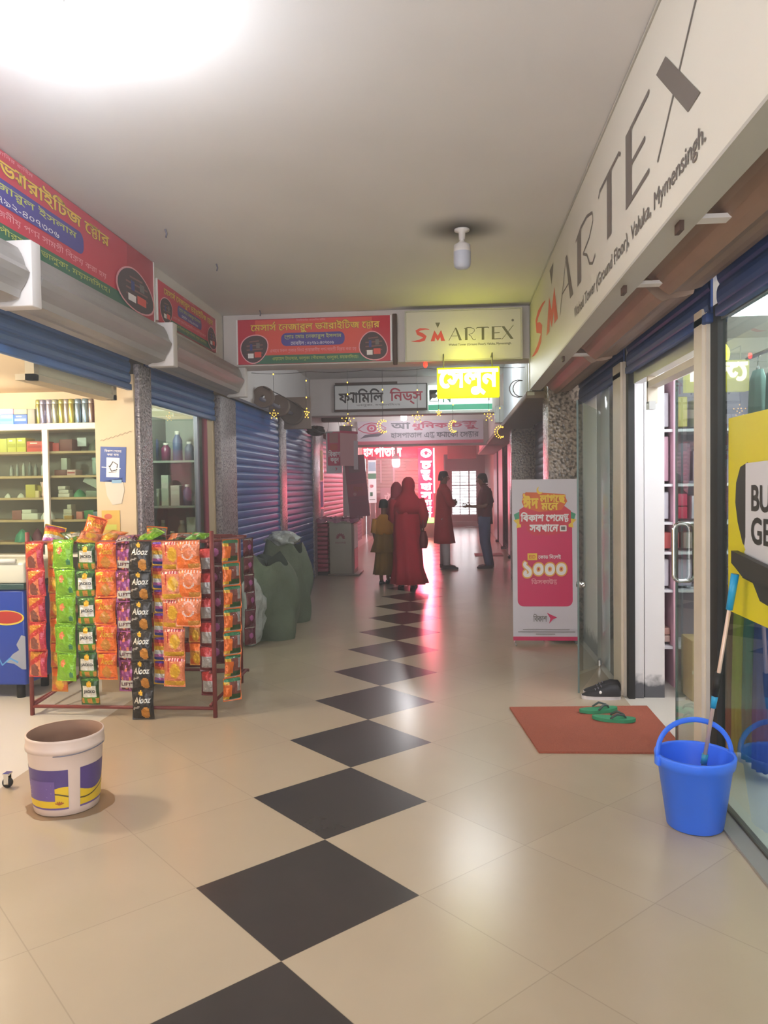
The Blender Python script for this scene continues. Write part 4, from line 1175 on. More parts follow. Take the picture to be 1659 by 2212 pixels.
# ---- caster of some furniture at the left edge of the floor
t = thing('caster_wheel', 'small dark caster wheel at the left edge of the floor', 'wheel', (-1.72, 1.33, 0))
mb = MB(); mb.xf = Matrix.Translation((0, 0, 0.026)) @ Matrix.Rotation(pi / 2, 4, 'X'); mb.lathe([(0.008, -0.011), (0.024, -0.011), (0.026, -0.006), (0.026, 0.006), (0.024, 0.011), (0.008, 0.011)], m_dark, n=18, cap0=True, cap1=True); mb.build('tyre', t)
mb = MB(); mb.box(-0.012, 0.012, -0.016, -0.013, 0.02, 0.07, m_chrome); mb.box(-0.012, 0.012, 0.013, 0.016, 0.02, 0.07, m_chrome); mb.box(-0.016, 0.016, -0.02, 0.02, 0.07, 0.076, m_chrome); mb.build('fork', t)

# ---- glass front of the second left shop, with goods behind it
m_glass = glass_mat('window_glass', '#dfe9e4')
t = thing('shop_window', 'tall glass pane of the shop between the two speckled pillars on the left', 'window', (-1.83, 3.42, 0))
mb = MB(); mb.box(-0.004, 0.004, 0.02, 1.68, 0.06, 2.26, m_glass); mb.build('glass', t)
mb = MB(); mb.box(-0.02, 0.02, 0, 1.7, 0.0, 0.06, m_alu); mb.box(-0.02, 0.02, 0, 0.035, 0.06, 2.28, m_alu); mb.box(-0.02, 0.02, 1.26, 1.30, 0.06, 2.24, m_shade); mb.build('frame', t)
mb = MB(); mb.box(-0.02, 0.025, 1.50, 1.535, 0.0, 2.24, M('red_edge', '#a8485a', 0.5)); mb.box(-0.02, 0.02, 1.535, 1.72, 0, 2.3, m_cream); mb.build('side_post', t)
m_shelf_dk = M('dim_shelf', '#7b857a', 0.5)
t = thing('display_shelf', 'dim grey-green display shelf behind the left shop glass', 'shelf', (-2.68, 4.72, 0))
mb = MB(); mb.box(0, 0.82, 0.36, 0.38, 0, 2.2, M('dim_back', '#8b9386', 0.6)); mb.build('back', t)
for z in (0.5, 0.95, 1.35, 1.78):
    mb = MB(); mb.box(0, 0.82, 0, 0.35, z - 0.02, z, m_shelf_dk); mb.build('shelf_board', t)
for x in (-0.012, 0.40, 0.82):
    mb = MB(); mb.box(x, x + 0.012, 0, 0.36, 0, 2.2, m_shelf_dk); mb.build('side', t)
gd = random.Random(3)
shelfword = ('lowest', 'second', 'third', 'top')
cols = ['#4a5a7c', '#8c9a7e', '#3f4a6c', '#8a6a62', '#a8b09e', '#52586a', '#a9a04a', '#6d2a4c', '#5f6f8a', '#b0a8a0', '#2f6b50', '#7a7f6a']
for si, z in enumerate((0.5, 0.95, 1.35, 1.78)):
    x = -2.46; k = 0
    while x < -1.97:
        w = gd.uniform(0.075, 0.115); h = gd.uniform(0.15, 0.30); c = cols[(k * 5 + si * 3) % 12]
        ordn = ['first', 'second', 'third', 'fourth', 'fifth', 'sixth', 'seventh', 'eighth'][k]
        if gd.random() < 0.55:
            mb = MB(); mb.bbox(-w / 2 + 0.006, w / 2 - 0.006, 0, 0.12, 0, h, M('dimgood_' + c.strip('#'), c, 0.5), 0.004); P = Print(mb, flat)
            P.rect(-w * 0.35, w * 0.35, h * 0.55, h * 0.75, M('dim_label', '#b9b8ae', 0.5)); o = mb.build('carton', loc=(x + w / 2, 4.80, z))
            tag(o, 'dim box behind the left glass, %s item from the left on the %s shelf' % (ordn, shelfword[si]), 'box', 'goods behind the left glass')
        else:
            t = thing('bottle', 'dim bottle behind the left glass, %s item from the left on the %s shelf' % (ordn, shelfword[si]), 'bottle', (x + w / 2, 4.85, z), 0, 'goods behind the left glass')
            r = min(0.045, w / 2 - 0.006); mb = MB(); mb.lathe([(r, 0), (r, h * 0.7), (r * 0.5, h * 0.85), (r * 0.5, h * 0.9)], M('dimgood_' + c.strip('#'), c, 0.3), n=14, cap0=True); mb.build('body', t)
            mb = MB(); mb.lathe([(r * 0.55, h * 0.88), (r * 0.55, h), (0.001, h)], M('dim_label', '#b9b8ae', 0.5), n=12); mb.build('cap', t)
        x += w + 0.008; k += 1
# ================================================================== SNACK RACK AND ITS PACKETS
m_rust = M('rack_red_oxide', '#7b3530', 0.55, noise=0.15, nscale=20)
t = thing('snack_rack', 'red-brown steel rack hung with strips of snack packets', 'rack', (-1.65, 2.99, 0))
def bar(name, pts, r=0.014):
    mb = MB(); mb.tube(pts, r, m_rust, 8); return mb.build(name, t)
RX0, RX1, RY0, RY1 = -0.63, 0.655, -0.44, 0.45
for x, y, h in ((RX0, RY0, 1.235), (RX1 - 0.02, RY0, 1.235), (RX0 + 0.02, RY1, 1.15), (RX1 - 0.09, RY1, 1.15)):
    bar('leg', [(x, y, 0), (x, y, h)], 0.015)
for y, h in ((RY0, 0.06), (RY0 + 0.03, 1.165), (RY1, 0.10), (RY1, 1.14)): bar('rail', [(RX0, y, h), (RX1 - 0.03, y, h)], 0.012)
for x in (RX0, RX1 - 0.05):
    bar('side_rail', [(x, RY0, 0.08), (x, RY1, 0.10)], 0.011); bar('side_rail', [(x, RY0, 1.165), (x, RY1, 1.13)], 0.011)
bar('brace', [(RX0, RY0, 0.06), (RX0 + 0.35, RY1, 0.34)], 0.010)
bar('brace', [(RX1 - 0.05, RY0, 0.3), (RX1 - 0.09, RY1, 0.1)], 0.010)
for y in (-0.15, 0.15): bar('hang_rod', [(RX0, y, 1.17), (RX1 - 0.05, y, 1.17)], 0.006)

def foil(name, col, metal=0.35, rough=0.28):
    col = '#' + ''.join('%02x' % int(int(col[i:i + 2], 16) * 0.9) for i in (1, 3, 5))
    return M('foil_' + name, col, rough, metal, noise=0.14, nscale=30, bump=0.7, bscale=34, coat=0.4)
F = {k: foil(k, c) for k, c in dict(red='#c8302c', gold='#d8902c', brown='#8f4a3c', magenta='#c72a48', orange='#ec6a1e', yellow='#f0b81e', lime='#86c419', limed='#5a9a14',
     green='#3f7a2c', greend='#2d5522', white='#e9e6dc', dkred='#6d1a1e', maroon='#6b1f35', purple='#9a3f86', black='#2c2522', blackd='#191514', violet='#6a3aa8', blue='#3a4ab8', salmon='#f08a5c',
     pinkw='#f4c8bc', silver='#b9b4b0', teal='#3f8a5c', bright='#ff7a1a', lilac='#c76ab0', cream='#f2dcae').items()}
def design(k):
    """colour of the packet front at (u, v), both 0..1 with v upwards"""
    def d1(u, v): return 'red' if v > 0.93 or v < 0.05 else ('gold' if v > 0.55 + 0.45 * u else ('red' if v > 0.36 + 0.42 * u else ('magenta' if u > 0.66 else ('brown' if (u - 0.35) ** 2 + (v - 0.25) ** 2 < 0.06 else 'salmon'))))
    def d2(u, v): return 'red' if v > 0.9 else ('bright' if v > 0.62 else ('yellow' if (u - 0.55) ** 2 + (v - 0.3) ** 2 < 0.06 else ('gold' if v > 0.3 else 'orange')))
    def d3(u, v): return 'limed' if v > 0.93 or v < 0.05 else ('salmon' if (u - 0.36) ** 2 * 1.4 + (v - 0.62) ** 2 < 0.018 else ('teal' if (u - 0.78) ** 2 + (v - 0.22) ** 2 < 0.01 else 'lime'))
    def d4(u, v): return 'green' if v > 0.86 else ('yellow' if (u - 0.5) ** 2 * 1.1 + (v - 0.74) ** 2 < 0.022 and v > 0.68 else ('white' if 0.12 < u < 0.9 and 0.3 < v < 0.7 else ('gold' if v < 0.26 and int(u * 5 + 1) % 2 else ('limed' if v < 0.3 else 'greend'))))
    def d5(u, v): return 'red' if v > 0.9 else ('yellow' if v > 0.78 and u < 0.4 else ('gold' if (u - 0.5) ** 2 * 0.8 + (v - 0.27) ** 2 < 0.045 else ('orange' if v > 0.5 else ('bright' if v > 0.08 else 'red'))))
    def d6(u, v): return 'white' if 0.06 < u and 0.12 < v < 0.36 else ('lilac' if (sin(u * 19) * sin(v * 15 + u * 5)) > 0.55 else ('salmon' if sin(u * 13 + 2) * sin(v * 11) > 0.75 else ('purple' if 0.36 < v < 0.7 and u < 0.8 else 'maroon')))
    def d7(u, v): return 'yellow' if (u - 0.42) ** 2 + (v - 0.87) ** 2 * 2.2 < 0.012 else ('gold' if (u - 0.64) ** 2 * 0.9 + (v - 0.23) ** 2 < 0.034 else ('silver' if abs(v - 0.36 - 0.2 * u) < 0.025 and u < 0.4 else ('blackd' if v > 0.92 else 'black')))
    def d8(u, v): return 'violet' if v > 0.88 else ('magenta' if v > 0.75 else ('orange' if v > 0.62 else ('yellow' if v > 0.45 else ('white' if v > 0.3 else ('lilac' if v > 0.15 else 'blue')))))
    def d9(u, v): return ('pinkw' if int(u * 18) % 2 else 'magenta') if v > 0.88 or v < 0.05 else ('yellow' if v < 0.22 or ((u - 0.55) ** 2 + (v - 0.55) ** 2 < 0.06) else ('red' if 0.2 < u < 0.26 and v > 0.5 else 'salmon'))
    def d10(u, v): return ('pinkw' if int(u * 16) % 2 else 'bright') if v > 0.86 else ('pinkw' if 0.05 < (u - 0.5) ** 2 + (v - 0.6) ** 2 < 0.075 else ('gold' if v < 0.2 and u > 0.5 else ('salmon' if v > 0.45 else 'bright')))
    def d11(u, v): return 'red' if v > 0.62 else ('silver' if v > 0.15 and abs(u - 0.5) < 0.38 else 'dkred')
    def d12(u, v): return 'teal' if v > 0.84 else ('silver' if v < 0.1 else ('bright' if u < 0.42 and 0.2 < v < 0.7 else ('yellow' if u < 0.3 else ('silver' if u > 0.75 and v > 0.4 else ('brown' if v > 0.3 else 'greend')))))
    def d13(u, v): return 'silver' if v > 0.9 or v < 0.06 else ('lilac' if (u - 0.5) ** 2 + (v - 0.5) ** 2 < 0.03 else ('dkred' if u < 0.3 else 'maroon'))
    return (d1, d2, d3, d4, d5, d6, d7, d8, d9, d10, d11, d12, d13)[k - 1]
TXT = {4: ('JACKO', 0.2, 0.84, 0.42, 0.56, F['blackd'], 0), 5: ('Alooz', 0.2, 0.86, 0.56, 0.78, F['yellow'], 0.2), 6: ("LIFT'S", 0.16, 0.94, 0.19, 0.31, F['maroon'], 0), 7: ('Alooz', 0.1, 0.86, 0.55, 0.76, F['white'], 0.25)}
def packet_mesh(k, w, h, seed):
    mb = MB(); g = random.Random(seed); fn = design(k)
    nu, nv = 16, 24
    ph = g.uniform(0, 6)
    def surf(u, v, s):
        e = max(0.0, 1 - (2 * u - 1) ** 2) ** 0.6 * max(0.0, sin(pi * min(1, max(0, (v - 0.04) / 0.92)))) ** 0.55
        wob = 0.003 * sin(9 * v + ph + 4 * u) + 0.002 * sin(17 * u + 11 * v + ph)
        x = (u - 0.5) * w * (1 - 0.07 * sin(pi * v) ** 2)
        return (x, s * (0.022 * e) + wob * e - 0.002 * s, (v - 1) * h)
    vs = [surf(i / nu, j / nv, -1) for j in range(nv + 1) for i in range(nu + 1)]
    for j in range(nv):
        for i in range(nu):
            a = j * (nu + 1) + i
            mb.add([vs[a], vs[a + 1], vs[a + nu + 2], vs[a + nu + 1]], [(0, 1, 2, 3)], F[fn((i + 0.5) / nu, (j + 0.5) / nv)], True)
    base = F[fn(0.02, 0.5)]
    vb = [surf(i / 8, j / 12, 1) for j in range(13) for i in range(9)]
    mb.add(vb, [(j * 9 + i, (j + 1) * 9 + i, (j + 1) * 9 + i + 1, j * 9 + i + 1) for j in range(12) for i in range(8)], base, True)
    if k in TXT:
        s, a, b, c, d, m, sk = TXT[k]
        P = Print(mb, lambda u, v, dd: (lambda q: (q[0], q[1] - 0.0015 - dd, q[2]))(surf(u, v, -1)), 0.0003)
        P.text(s, a, b, c, d, m, 0.03, sk)
    return mb
def weld(o):
    bm = bmesh.new(); bm.from_mesh(o.data); bmesh.ops.remove_doubles(bm, verts=bm.verts[:], dist=1e-5); bm.to_mesh(o.data); bm.free()
ORD = ['topmost', 'second from the top', 'third from the top', 'fourth from the top', 'fifth from the top', 'sixth from the top', 'lowest']
COLS = [  # design, x0, x1, y, z top, z bottom, count, words, turn
    (1, -2.262, -2.138, 2.50, 1.176, 0.275, 5, 'red and gold packet in the leftmost strip', 0),
    (2, -2.150, -2.035, 2.565, 1.17, 0.16, 6, 'orange packet in the strip behind the lime one', 0),
    (3, -2.065, -1.925, 2.49, 1.19, 0.255, 5, 'lime green packet in the lime strip', 0),
    (4, -1.918, -1.788, 2.50, 1.168, 0.092, 6, 'dark green packet with a white plaque', 0),
    (5, -1.790, -1.650, 2.495, 1.172, 0.264, 5, 'orange packet with yellow lettering', 0),
    (6, -1.655, -1.535, 2.51, 1.175, 0.181, 5, 'maroon packet with a white label', 0),
    (7, -1.548, -1.403, 2.485, 1.175, 0.006, 6, 'black packet with white lettering and orange crisps', 0),
    (8, -1.425, -1.320, 2.56, 1.17, 0.22, 6, 'violet packet with a yellow and white middle', 0),
    (9, -1.335, -1.190, 2.495, 1.175, 0.222, 5, 'salmon packet with striped crimps and a yellow blob', 0),
    (10, -1.235, -1.072, 2.485, 1.178, 0.62, 3, 'bright orange packet with a pale ring', 0),
    (11, -1.125, -1.022, 2.60, 1.12, 0.13, 6, 'red and silver packet beside the right front post', 0),
    (2, -1.215, -1.118, 2.64, 0.80, 0.33, 3, 'orange-red packet hanging low behind the bright orange strip', 0),
    (12, -1.00, -0.87, 2.70, 1.17, 0.075, 7, 'glossy orange and green packet on the right end of the rack', 0.75),
    (13, -1.00, -0.90, 3.22, 1.14, 0.35, 6, 'dark maroon packet at the rear right corner of the rack', 1.0),
]
for ci, (k, x0, x1, y, zt, zb, n, words_, turn) in enumerate(COLS):
    h = (zt - zb) / n; g = random.Random(100 + ci)
    proto = None
    for i in range(n):
        pos = ((x0 + x1) / 2 + g.uniform(-0.006, 0.006), y + g.uniform(-0.008, 0.008), zt - i * h)
        rot = (g.uniform(-0.06, 0.06), g.uniform(-0.035, 0.035), turn + g.uniform(-0.14, 0.14))
        od = ORD[i] if i < n - 1 or n < 2 else 'lowest'
        lb = '%s, %s' % (words_, od)
        if proto is None:
            proto = packet_mesh(k, x1 - x0, h * 1.02, ci).build('snack_packet'); weld(proto); o = proto
        else:
            o = proto.copy(); COL.objects.link(o)
        o.location = pos; o.rotation_euler = rot
        tag(o, lb, 'snack packet', 'packets of the strip of ' + words_.split(' in ')[0].split(' hang')[0] + 's')
# the inner rows, seen as dark gaps between the front strips
BACK = [(13, -2.20, 'left end strip'), (11, -2.02, 'lime strip'), (13, -1.86, 'white-plaque strip'), (2, -1.71, 'yellow-lettered strip'), (11, -1.58, 'maroon strip'), (13, -1.44, 'black strip'), (11, -1.28, 'salmon strip'), (13, -1.12, 'bright orange strip')]
for bi, (k, x, w_) in enumerate(BACK):
    proto = None; g = random.Random(500 + bi)
    for i in range(5):
        if proto is None: proto = o = packet_mesh(k, 0.125, 0.18, 600 + bi); o = proto = o.build('snack_packet'); weld(proto)
        else: o = proto.copy(); COL.objects.link(o)
        o.location = (x + g.uniform(-0.01, 0.01), 2.86 + 0.1 * (bi % 2), 1.15 - 0.178 * i); o.rotation_euler = (g.uniform(-0.06, 0.06), 0, g.uniform(-0.3, 0.3))
        tag(o, 'dark packet of the inner row behind the %s, %s' % (w_, ORD[i] if i < 4 else 'lowest'), 'snack packet', 'packets of the inner row')
# packets lying on top of the rack
for i, (k, x, y, z, rx, ry, rz, lb) in enumerate((
    (5, -1.90, 2.80, 1.325, -0.25, 0.3, 0.2, 'orange packet propped upright on top of the rack'),
    (9, -1.88, 2.66, 1.225, -1.2, 0.2, 0.3, 'pink and white packet lying on top, below the propped orange one'),
    (2, -1.72, 2.75, 1.225, -1.25, 0.1, -0.3, 'orange-red packet lying on top, right of the propped one'),
    (8, -2.20, 2.78, 1.265, -0.75, 0.25, 0.5, 'blue-violet packet heaped on top at the left end of the rack'),
    (4, -2.06, 2.70, 1.225, -1.25, 0.0, 0.9, 'dark green packet flat on top, left half of the rack'),
    (3, -1.42, 2.70, 1.235, -1.1, 0.2, -0.7, 'green packet lying on top above the black strip'),
    (12, -1.50, 2.85, 1.25, -1.0, 0.1, 0.4, 'yellow-green packet lying on top behind the black strip'),
    (12, -1.28, 2.74, 1.21, -1.3, 0.0, 0.1, 'yellow-green packet flat on top above the salmon strip'),
    (3, -1.13, 2.74, 1.21, -1.3, 0.05, -0.2, 'green packet flat on top at the right end of the rack'),
    (6, -1.62, 2.66, 1.205, -1.3, 0.0, 0.2, 'maroon packet flat on top above the maroon strip'))):
    o = packet_mesh(k, 0.14, 0.18, 300 + i).build('snack_packet'); weld(o)
    o.location = (x, y, z); o.rotation_euler = (rx, ry, rz); tag(o, lb, 'snack packet', 'packets on top of the rack')
# ---- paint pail
t = thing('paint_pail', 'used white paint pail with a purple and yellow label, on the floor before the rack', 'bucket', (-1.305, 1.14, 0), RAD(18))
m_pailw = M('pail_white', '#d9c2b4', 0.4, noise=0.1, nscale=7); m_pin = M('pail_inside', '#8d6a55', 0.8, noise=0.2, nscale=10)
m_lp = M('label_purple', '#54407c', 0.45, noise=0.1, nscale=12); m_ly = M('label_yellow', '#e0bb22', 0.45); m_lpd = M('label_purple_light', '#6d5590', 0.45)
def prad(z): return 0.148 + (0.174 - 0.148) * z / 0.36
mb = MB(); mb.lathe([(0.001, 0.012), (0.135, 0.012), (0.140, 0), (0.147, 0.006), (prad(0.03), 0.03), (prad(0.30), 0.30), (prad(0.345), 0.345), (prad(0.36), 0.36)], m_pailw, n=48)
mb.lathe([(prad(0.36) - 0.001, 0.36), (prad(0.36) - 0.007, 0.36), (prad(0.30) - 0.008, 0.30), (0.14, 0.03), (0.001, 0.028)], m_pin, n=48); mb.build('body', t)
mb = MB(); mb.lathe([(prad(0.30), 0.296), (prad(0.3) + 0.009, 0.298), (prad(0.3) + 0.009, 0.318), (prad(0.32) + 0.004, 0.322), (prad(0.345) + 0.004, 0.352), (prad(0.36) + 0.003, 0.362), (prad(0.36) - 0.004, 0.362)], m_pailw, n=48); mb.build('rim_band', t)
mb = MB()
A0 = RAD(-90)
def cyl(s, z, d): a = A0 + s / 0.16; r = prad(z) + 0.0012 + d; return (r * cos(a), r * sin(a), z)
def patch(s0, s1, z0, z1, m, d=0.0):
    n = max(2, int((s1 - s0) / 0.02)); z1f = z1 if callable(z1) else (lambda s: z1); z0f = z0 if callable(z0) else (lambda s: z0)
    vs = []
    for i in range(n + 1):
        s = s0 + (s1 - s0) * i / n; vs += [cyl(s, z0f(s), d), cyl(s, z1f(s), d)]
    mb.add(vs, [(2 * i, 2 * i + 2, 2 * i + 3, 2 * i + 1) for i in range(n)], m, True)
for s0, s1 in ((-0.24, 0.035), (0.088, 0.30)):
    patch(s0, s1, 0.045, 0.225, m_lp); patch(s0, s1, 0.045, lambda s: 0.125 + 0.02 * sin(s * 22 + 1.2), m_ly, 0.0006); patch(s0, s1, 0.036, 0.045, m_lpd)
    patch(s0, s1, lambda s: 0.092 + 0.018 * sin(s * 20 + 2.4), lambda s: 0.099 + 0.018 * sin(s * 20 + 2.4), M('label_brown', '#5b4a2a', 0.5), 0.0012)
patch(-0.19, -0.025, 0.078, 0.172, m_lpd, 0.0018)
P = Print(mb, lambda u, v, d: cyl(u, v, d + 0.002), 0.0003)
for q in range(4): P.line([(-0.175, 0.155 - 0.019 * q), (-0.04 - 0.02 * (q % 2), 0.155 - 0.019 * q)], 0.003, M('label_pale', '#a89ab8', 0.5))
for q in range(5): P.line([(-0.005, 0.062), (-0.005 + 0.022 * cos(RAD(30 * q + 30)), 0.062 + 0.016 * sin(RAD(30 * q + 30)))], 0.005, M('label_rust', '#a85a2a', 0.5))
mb.build('label', t)
mb = MB(); mb.tube([(0.18 * cos(a), 0.18 * sin(a), 0.305 - 0.035 * sin(a * 1.0 - 0) ** 2 * 0.3) for a in [RAD(-10 - 8 * k) for k in range(12)]], 0.0025, m_shade, 6); mb.build('wire_handle', t)
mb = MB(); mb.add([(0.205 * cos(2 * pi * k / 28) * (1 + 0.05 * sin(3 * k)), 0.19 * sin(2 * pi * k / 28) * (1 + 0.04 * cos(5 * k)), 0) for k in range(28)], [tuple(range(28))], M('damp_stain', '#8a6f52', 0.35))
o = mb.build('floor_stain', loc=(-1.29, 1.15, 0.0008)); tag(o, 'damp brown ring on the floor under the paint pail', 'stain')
# ================================================================== RIGHT SHOP
m_glass2 = glass_mat('front_glass', '#dfe9e5', 1.0, 1.9)
# near pane with the yellow poster
t = thing('shop_window', 'large glass pane of the right shop, behind the blue bucket', 'window', (1.80, -1.6, 0))
mb = MB(); mb.box(-0.004, 0.004, 0.0, 2.885, 0.02, 2.26, m_glass2); mb.build('glass', t)
mb = MB(); mb.box(-0.008, 0.02, 0, 2.88, 0.0, 0.022, M('pane_foot', '#4a4438', 0.5)); mb.box(-0.008, 0.02, -0.03, 2.9, 2.255, 2.295, m_alu); mb.box(-0.012, 0.012, 1.95, 1.975, 1.9, 2.26, m_alu); mb.build('frame', t)
c_py = M('poster_yellow', '#d9cc0c', 0.4); c_pd = M('poster_dark', '#35332c', 0.5); c_pw = M('poster_white', '#d3d2d6', 0.45)
t = thing('sale_poster', 'big yellow sale poster with black capital letters on the right shop glass', 'poster', (1.7925, 1.20, 0.935), -pi / 2)
t.scale = (0.955, 0.955, 0.955)
mb = MB(); mb.box(0, 1.05, 0.0, 0.003, 0, 0.90, c_py); mb.build('sheet', t)
p = MB(); P = Print(p, flat)
P.poly([(0.10, 0.60), (0.15, 0.67), (0.24, 0.69), (0.24, 0.30), (0.18, 0.33), (0.12, 0.42), (0.09, 0.51)], c_pd)
pts = [(0.215, 0.685), (0.95, 0.70), (0.95, 0.22), (0.45, 0.22), (0.30, 0.21), (0.24, 0.20)]
zig = [(0.20 + 0.016 * (k % 2), 0.22 + 0.012 * k) for k in range(9)]
P.poly(pts + zig + [(0.215, 0.36)], c_pw)
P.poly([(0.18, 0.175), (0.95, 0.12), (0.95, 0.18), (0.18, 0.235)], c_pd); P.poly([(0.3, 0.17), (0.38, 0.10), (0.6, 0.08), (0.6, 0.15)], c_pd)
P.text('BUY', 0.285, 0.60, 0.475, 0.59, c_pd, 0.03); P.text('GET', 0.285, 0.60, 0.335, 0.452, c_pd, 0.03)
p.build('print', t)
# door leaf of glass, a little open inwards
t = thing('glass_door', 'frameless glass shop door leaf with a chrome loop handle', 'door', (1.812, 1.57, 0), 0)
mb = MB(); mb.box(-0.005, 0.005, 0, 0.50, 0.02, 2.08, m_glass2); mb.build('glass', t)
mb = MB(); mb.box(-0.012, 0.012, -0.01, 0.10, 2.05, 2.12, m_chrome); mb.box(-0.012, 0.012, -0.01, 0.10, 0.01, 0.07, m_chrome); mb.box(-0.007, 0.007, 0.495, 0.504, 0.02, 2.08, M('glass_edge', '#5f6f6c', 0.2)); mb.build('hinge', t)
def loop(x, y0, y1, z0, z1, r=0.045, n=6):
    pts = []
    for cy, cz, a in ((y1 - r, z1 - r, 0), (y0 + r, z1 - r, 90), (y0 + r, z0 + r, 180), (y1 - r, z0 + r, 270)):
        pts += [(x, cy + r * cos(RAD(a + 90 * k / n)), cz + r * sin(RAD(a + 90 * k / n))) for k in range(n + 1)]
    return pts
mb = MB(); mb.tube([(b + 0.01, 0.40, c) for a, b, c in loop(0, -0.055, 0.055, 0.97, 1.285, 0.035)], 0.011, m_chrome, 10, closed=True)
mb.build('handle', t)
# header bar over the door with the closer
t = thing('door_header', 'pale metal header bar over the right shop door', 'door frame', (1.835, 1.56, 0))
mb = MB(); mb.box(-0.03, 0.03, 0.0, 1.50, 2.19, 2.33, m_alu); mb.build('beam', t)
mb = MB(); mb.box(-0.02, 0.05, 0.05, 1.18, 2.12, 2.16, m_goldrail); mb.box(-0.02, 0.04, 1.15, 1.19, 2.02, 2.20, m_goldrail); mb.box(-0.02, 0.02, 1.12, 1.20, 1.98, 2.03, m_alu); mb.build('closer_track', t)
# a glass leaf of the neighbouring shop, standing partly open
t = thing('glass_door', 'open glass leaf between the pinkish post and the standing banner', 'door', (1.775, 4.12, 0), 0)
a_ = math.atan2(3.2 - 4.12, 1.448 - 1.775)
t.rotation_euler = (0, 0, a_)
L_ = math.hypot(3.2 - 4.12, 1.448 - 1.775)
mb = MB(); mb.box(0, L_, -0.005, 0.005, 0.012, 2.10, glass_mat('leaf_glass', '#eef3f1', 1.0, 1.3)); mb.build('glass', t)
mb = MB(); mb.box(L_ - 0.004, L_ + 0.004, -0.006, 0.006, 0.012, 2.10, M('glass_edge', '#5f6f6c', 0.2)); mb.box(0, 0.1, -0.012, 0.012, 0.0, 0.06, m_chrome); mb.build('edge_trim', t)
mb = MB(); mb.tube([(L_ - 0.1, -0.03, 0.78), (L_ - 0.1, 0.03, 0.78)], 0.022, m_chrome, 10); mb.build('door_knob', t)
# pale fixed panels beyond it
m_pal = stained('pale_panel', '#f0eeee', '#6b6a6e', 0.10, 0.2)
for y0, y1, m, lb in ((4.42, 5.09, m_pal, 'pale upright panel of the farther right shop, next to the pebbled pillar'), (3.88, 4.40, M('bluish_pane', '#bcc5ca', 0.1), 'bluish glass panel of the farther right shop'), (3.52, 3.86, M('grey_pane', '#848a8e', 0.1), 'dark grey glass panel beside the pinkish post')):
    mb = MB(); mb.bbox(1.80, 1.84, y0, y1, 0.0, 2.29, m, 0.004); o = mb.build('wall_panel'); tag(o, lb, 'panel')
# ---- things inside the right shop
m_rs = M('shop_shelf_white', '#dcd8dc', 0.4)
t = thing('display_shelf', 'white shop shelf with pink goods seen through the open right door', 'shelf', (2.06, 3.42, 0))
mb = MB(); mb.box(0, 1.6, 0.38, 0.42, 0, 2.3, M('shelf_back_mauve', '#a99fae', 0.6)); mb.build('back', t)
for x in (0.0, 0.11, 0.8, 1.55):
    mb = MB(); mb.box(x, x + 0.03, 0, 0.4, 0, 2.3, m_rs if x != 0.11 else M('shelf_pink_post', '#d8a9b8', 0.4)); mb.build('upright', t)
for z in (0.3, 0.72, 1.0, 1.22, 1.5, 1.9):
    mb = MB(); mb.box(0.0, 1.58, 0.02, 0.38, z - 0.02, z, m_rs); mb.build('shelf_board', t)
gi = [(0.035, 1.52, 0.06, 0.33, '#e3b9c8', 'tall pale pink box at the left end of the upper shelf'), (0.15, 1.52, 0.1, 0.28, '#564e5e', 'dark figure-shaped bag on the upper shelf'), (0.27, 1.52, 0.08, 0.22, '#b89fb0', 'mauve box on the upper shelf'),
      (0.035, 1.24, 0.06, 0.2, '#dfdde4', 'white box at the left end of the middle shelf'), (0.15, 1.24, 0.08, 0.09, '#c22f50', 'crimson box under another on the middle shelf'), (0.15, 1.335, 0.08, 0.09, '#cf4a68', 'crimson box on top of the other'),
      (0.26, 1.24, 0.09, 0.17, '#cfcad4', 'pale grey box right of the crimson ones'), (0.05, 1.02, 0.12, 0.12, '#cc5a58', 'coral box on the shelf above the white drawers'), (0.2, 1.02, 0.1, 0.12, '#9c8f86', 'taupe box beside the coral one'),
      (0.035, 0.74, 0.06, 0.2, '#e4e1e8', 'white carton on the lower shelf'), (0.16, 0.74, 0.1, 0.2, '#b6aebf', 'lilac grey carton on the lower shelf'), (0.03, 0.32, 0.075, 0.05, '#e0c2b4', 'cream folded cloth under another on the lowest shelf'), (0.03, 0.375, 0.075, 0.05, '#d8a898', 'peach folded cloth topmost on the lowest shelf'),
      (0.035, 1.92, 0.06, 0.25, '#d8d6dc', 'white box on the top shelf'), (0.15, 1.92, 0.08, 0.22, '#cabb66', 'yellow tag board on the top shelf'), (0.28, 1.92, 0.1, 0.2, '#d8dade', 'pale box on the top shelf, right of the yellow board')]
for x, z, w, h, col, lb in gi:
    mb = MB(); mb.bbox(0, w, 0, 0.16, 0, h, M('rgood_' + col.strip('#'), col, 0.45), 0.006); o = mb.build('carton', loc=(2.06 + x + 0.002, 3.50, z)); tag(o, lb + ' inside the right shop', 'box', 'goods on the white shelf in the right shop')
mb = MB(); mb.bbox(0, 0.3, 0, 0.26, 0, 0.42, M('cardboard', '#c9a877', 0.7), 0.006); P = Print(mb, flat); P.rect(0.0, 0.3, 0.19, 0.215, M('box_tape', '#d9c9a8', 0.4))
o = mb.build('cardboard_box', loc=(2.19, 3.05, 0)); tag(o, 'cardboard box on the white floor inside the right shop', 'box')
t = thing('ceiling_panel_light', 'bright white light panel inside the right shop, seen through the near pane', 'lamp', (2.55, 1.2, 2.60))
mb = MB(); mb.bbox(-0.3, 0.3, -0.6, 1.6, -0.03, 0.015, m_rs, 0.005); mb.build('frame', t)
mb = MB(); mb.box(-0.27, 0.27, -0.57, 1.57, -0.034, -0.0305, M('lit_panel', '#f6faff', 0.4, emit=7.0, ecol='#f0f6ff')); mb.build('diffuser', t)
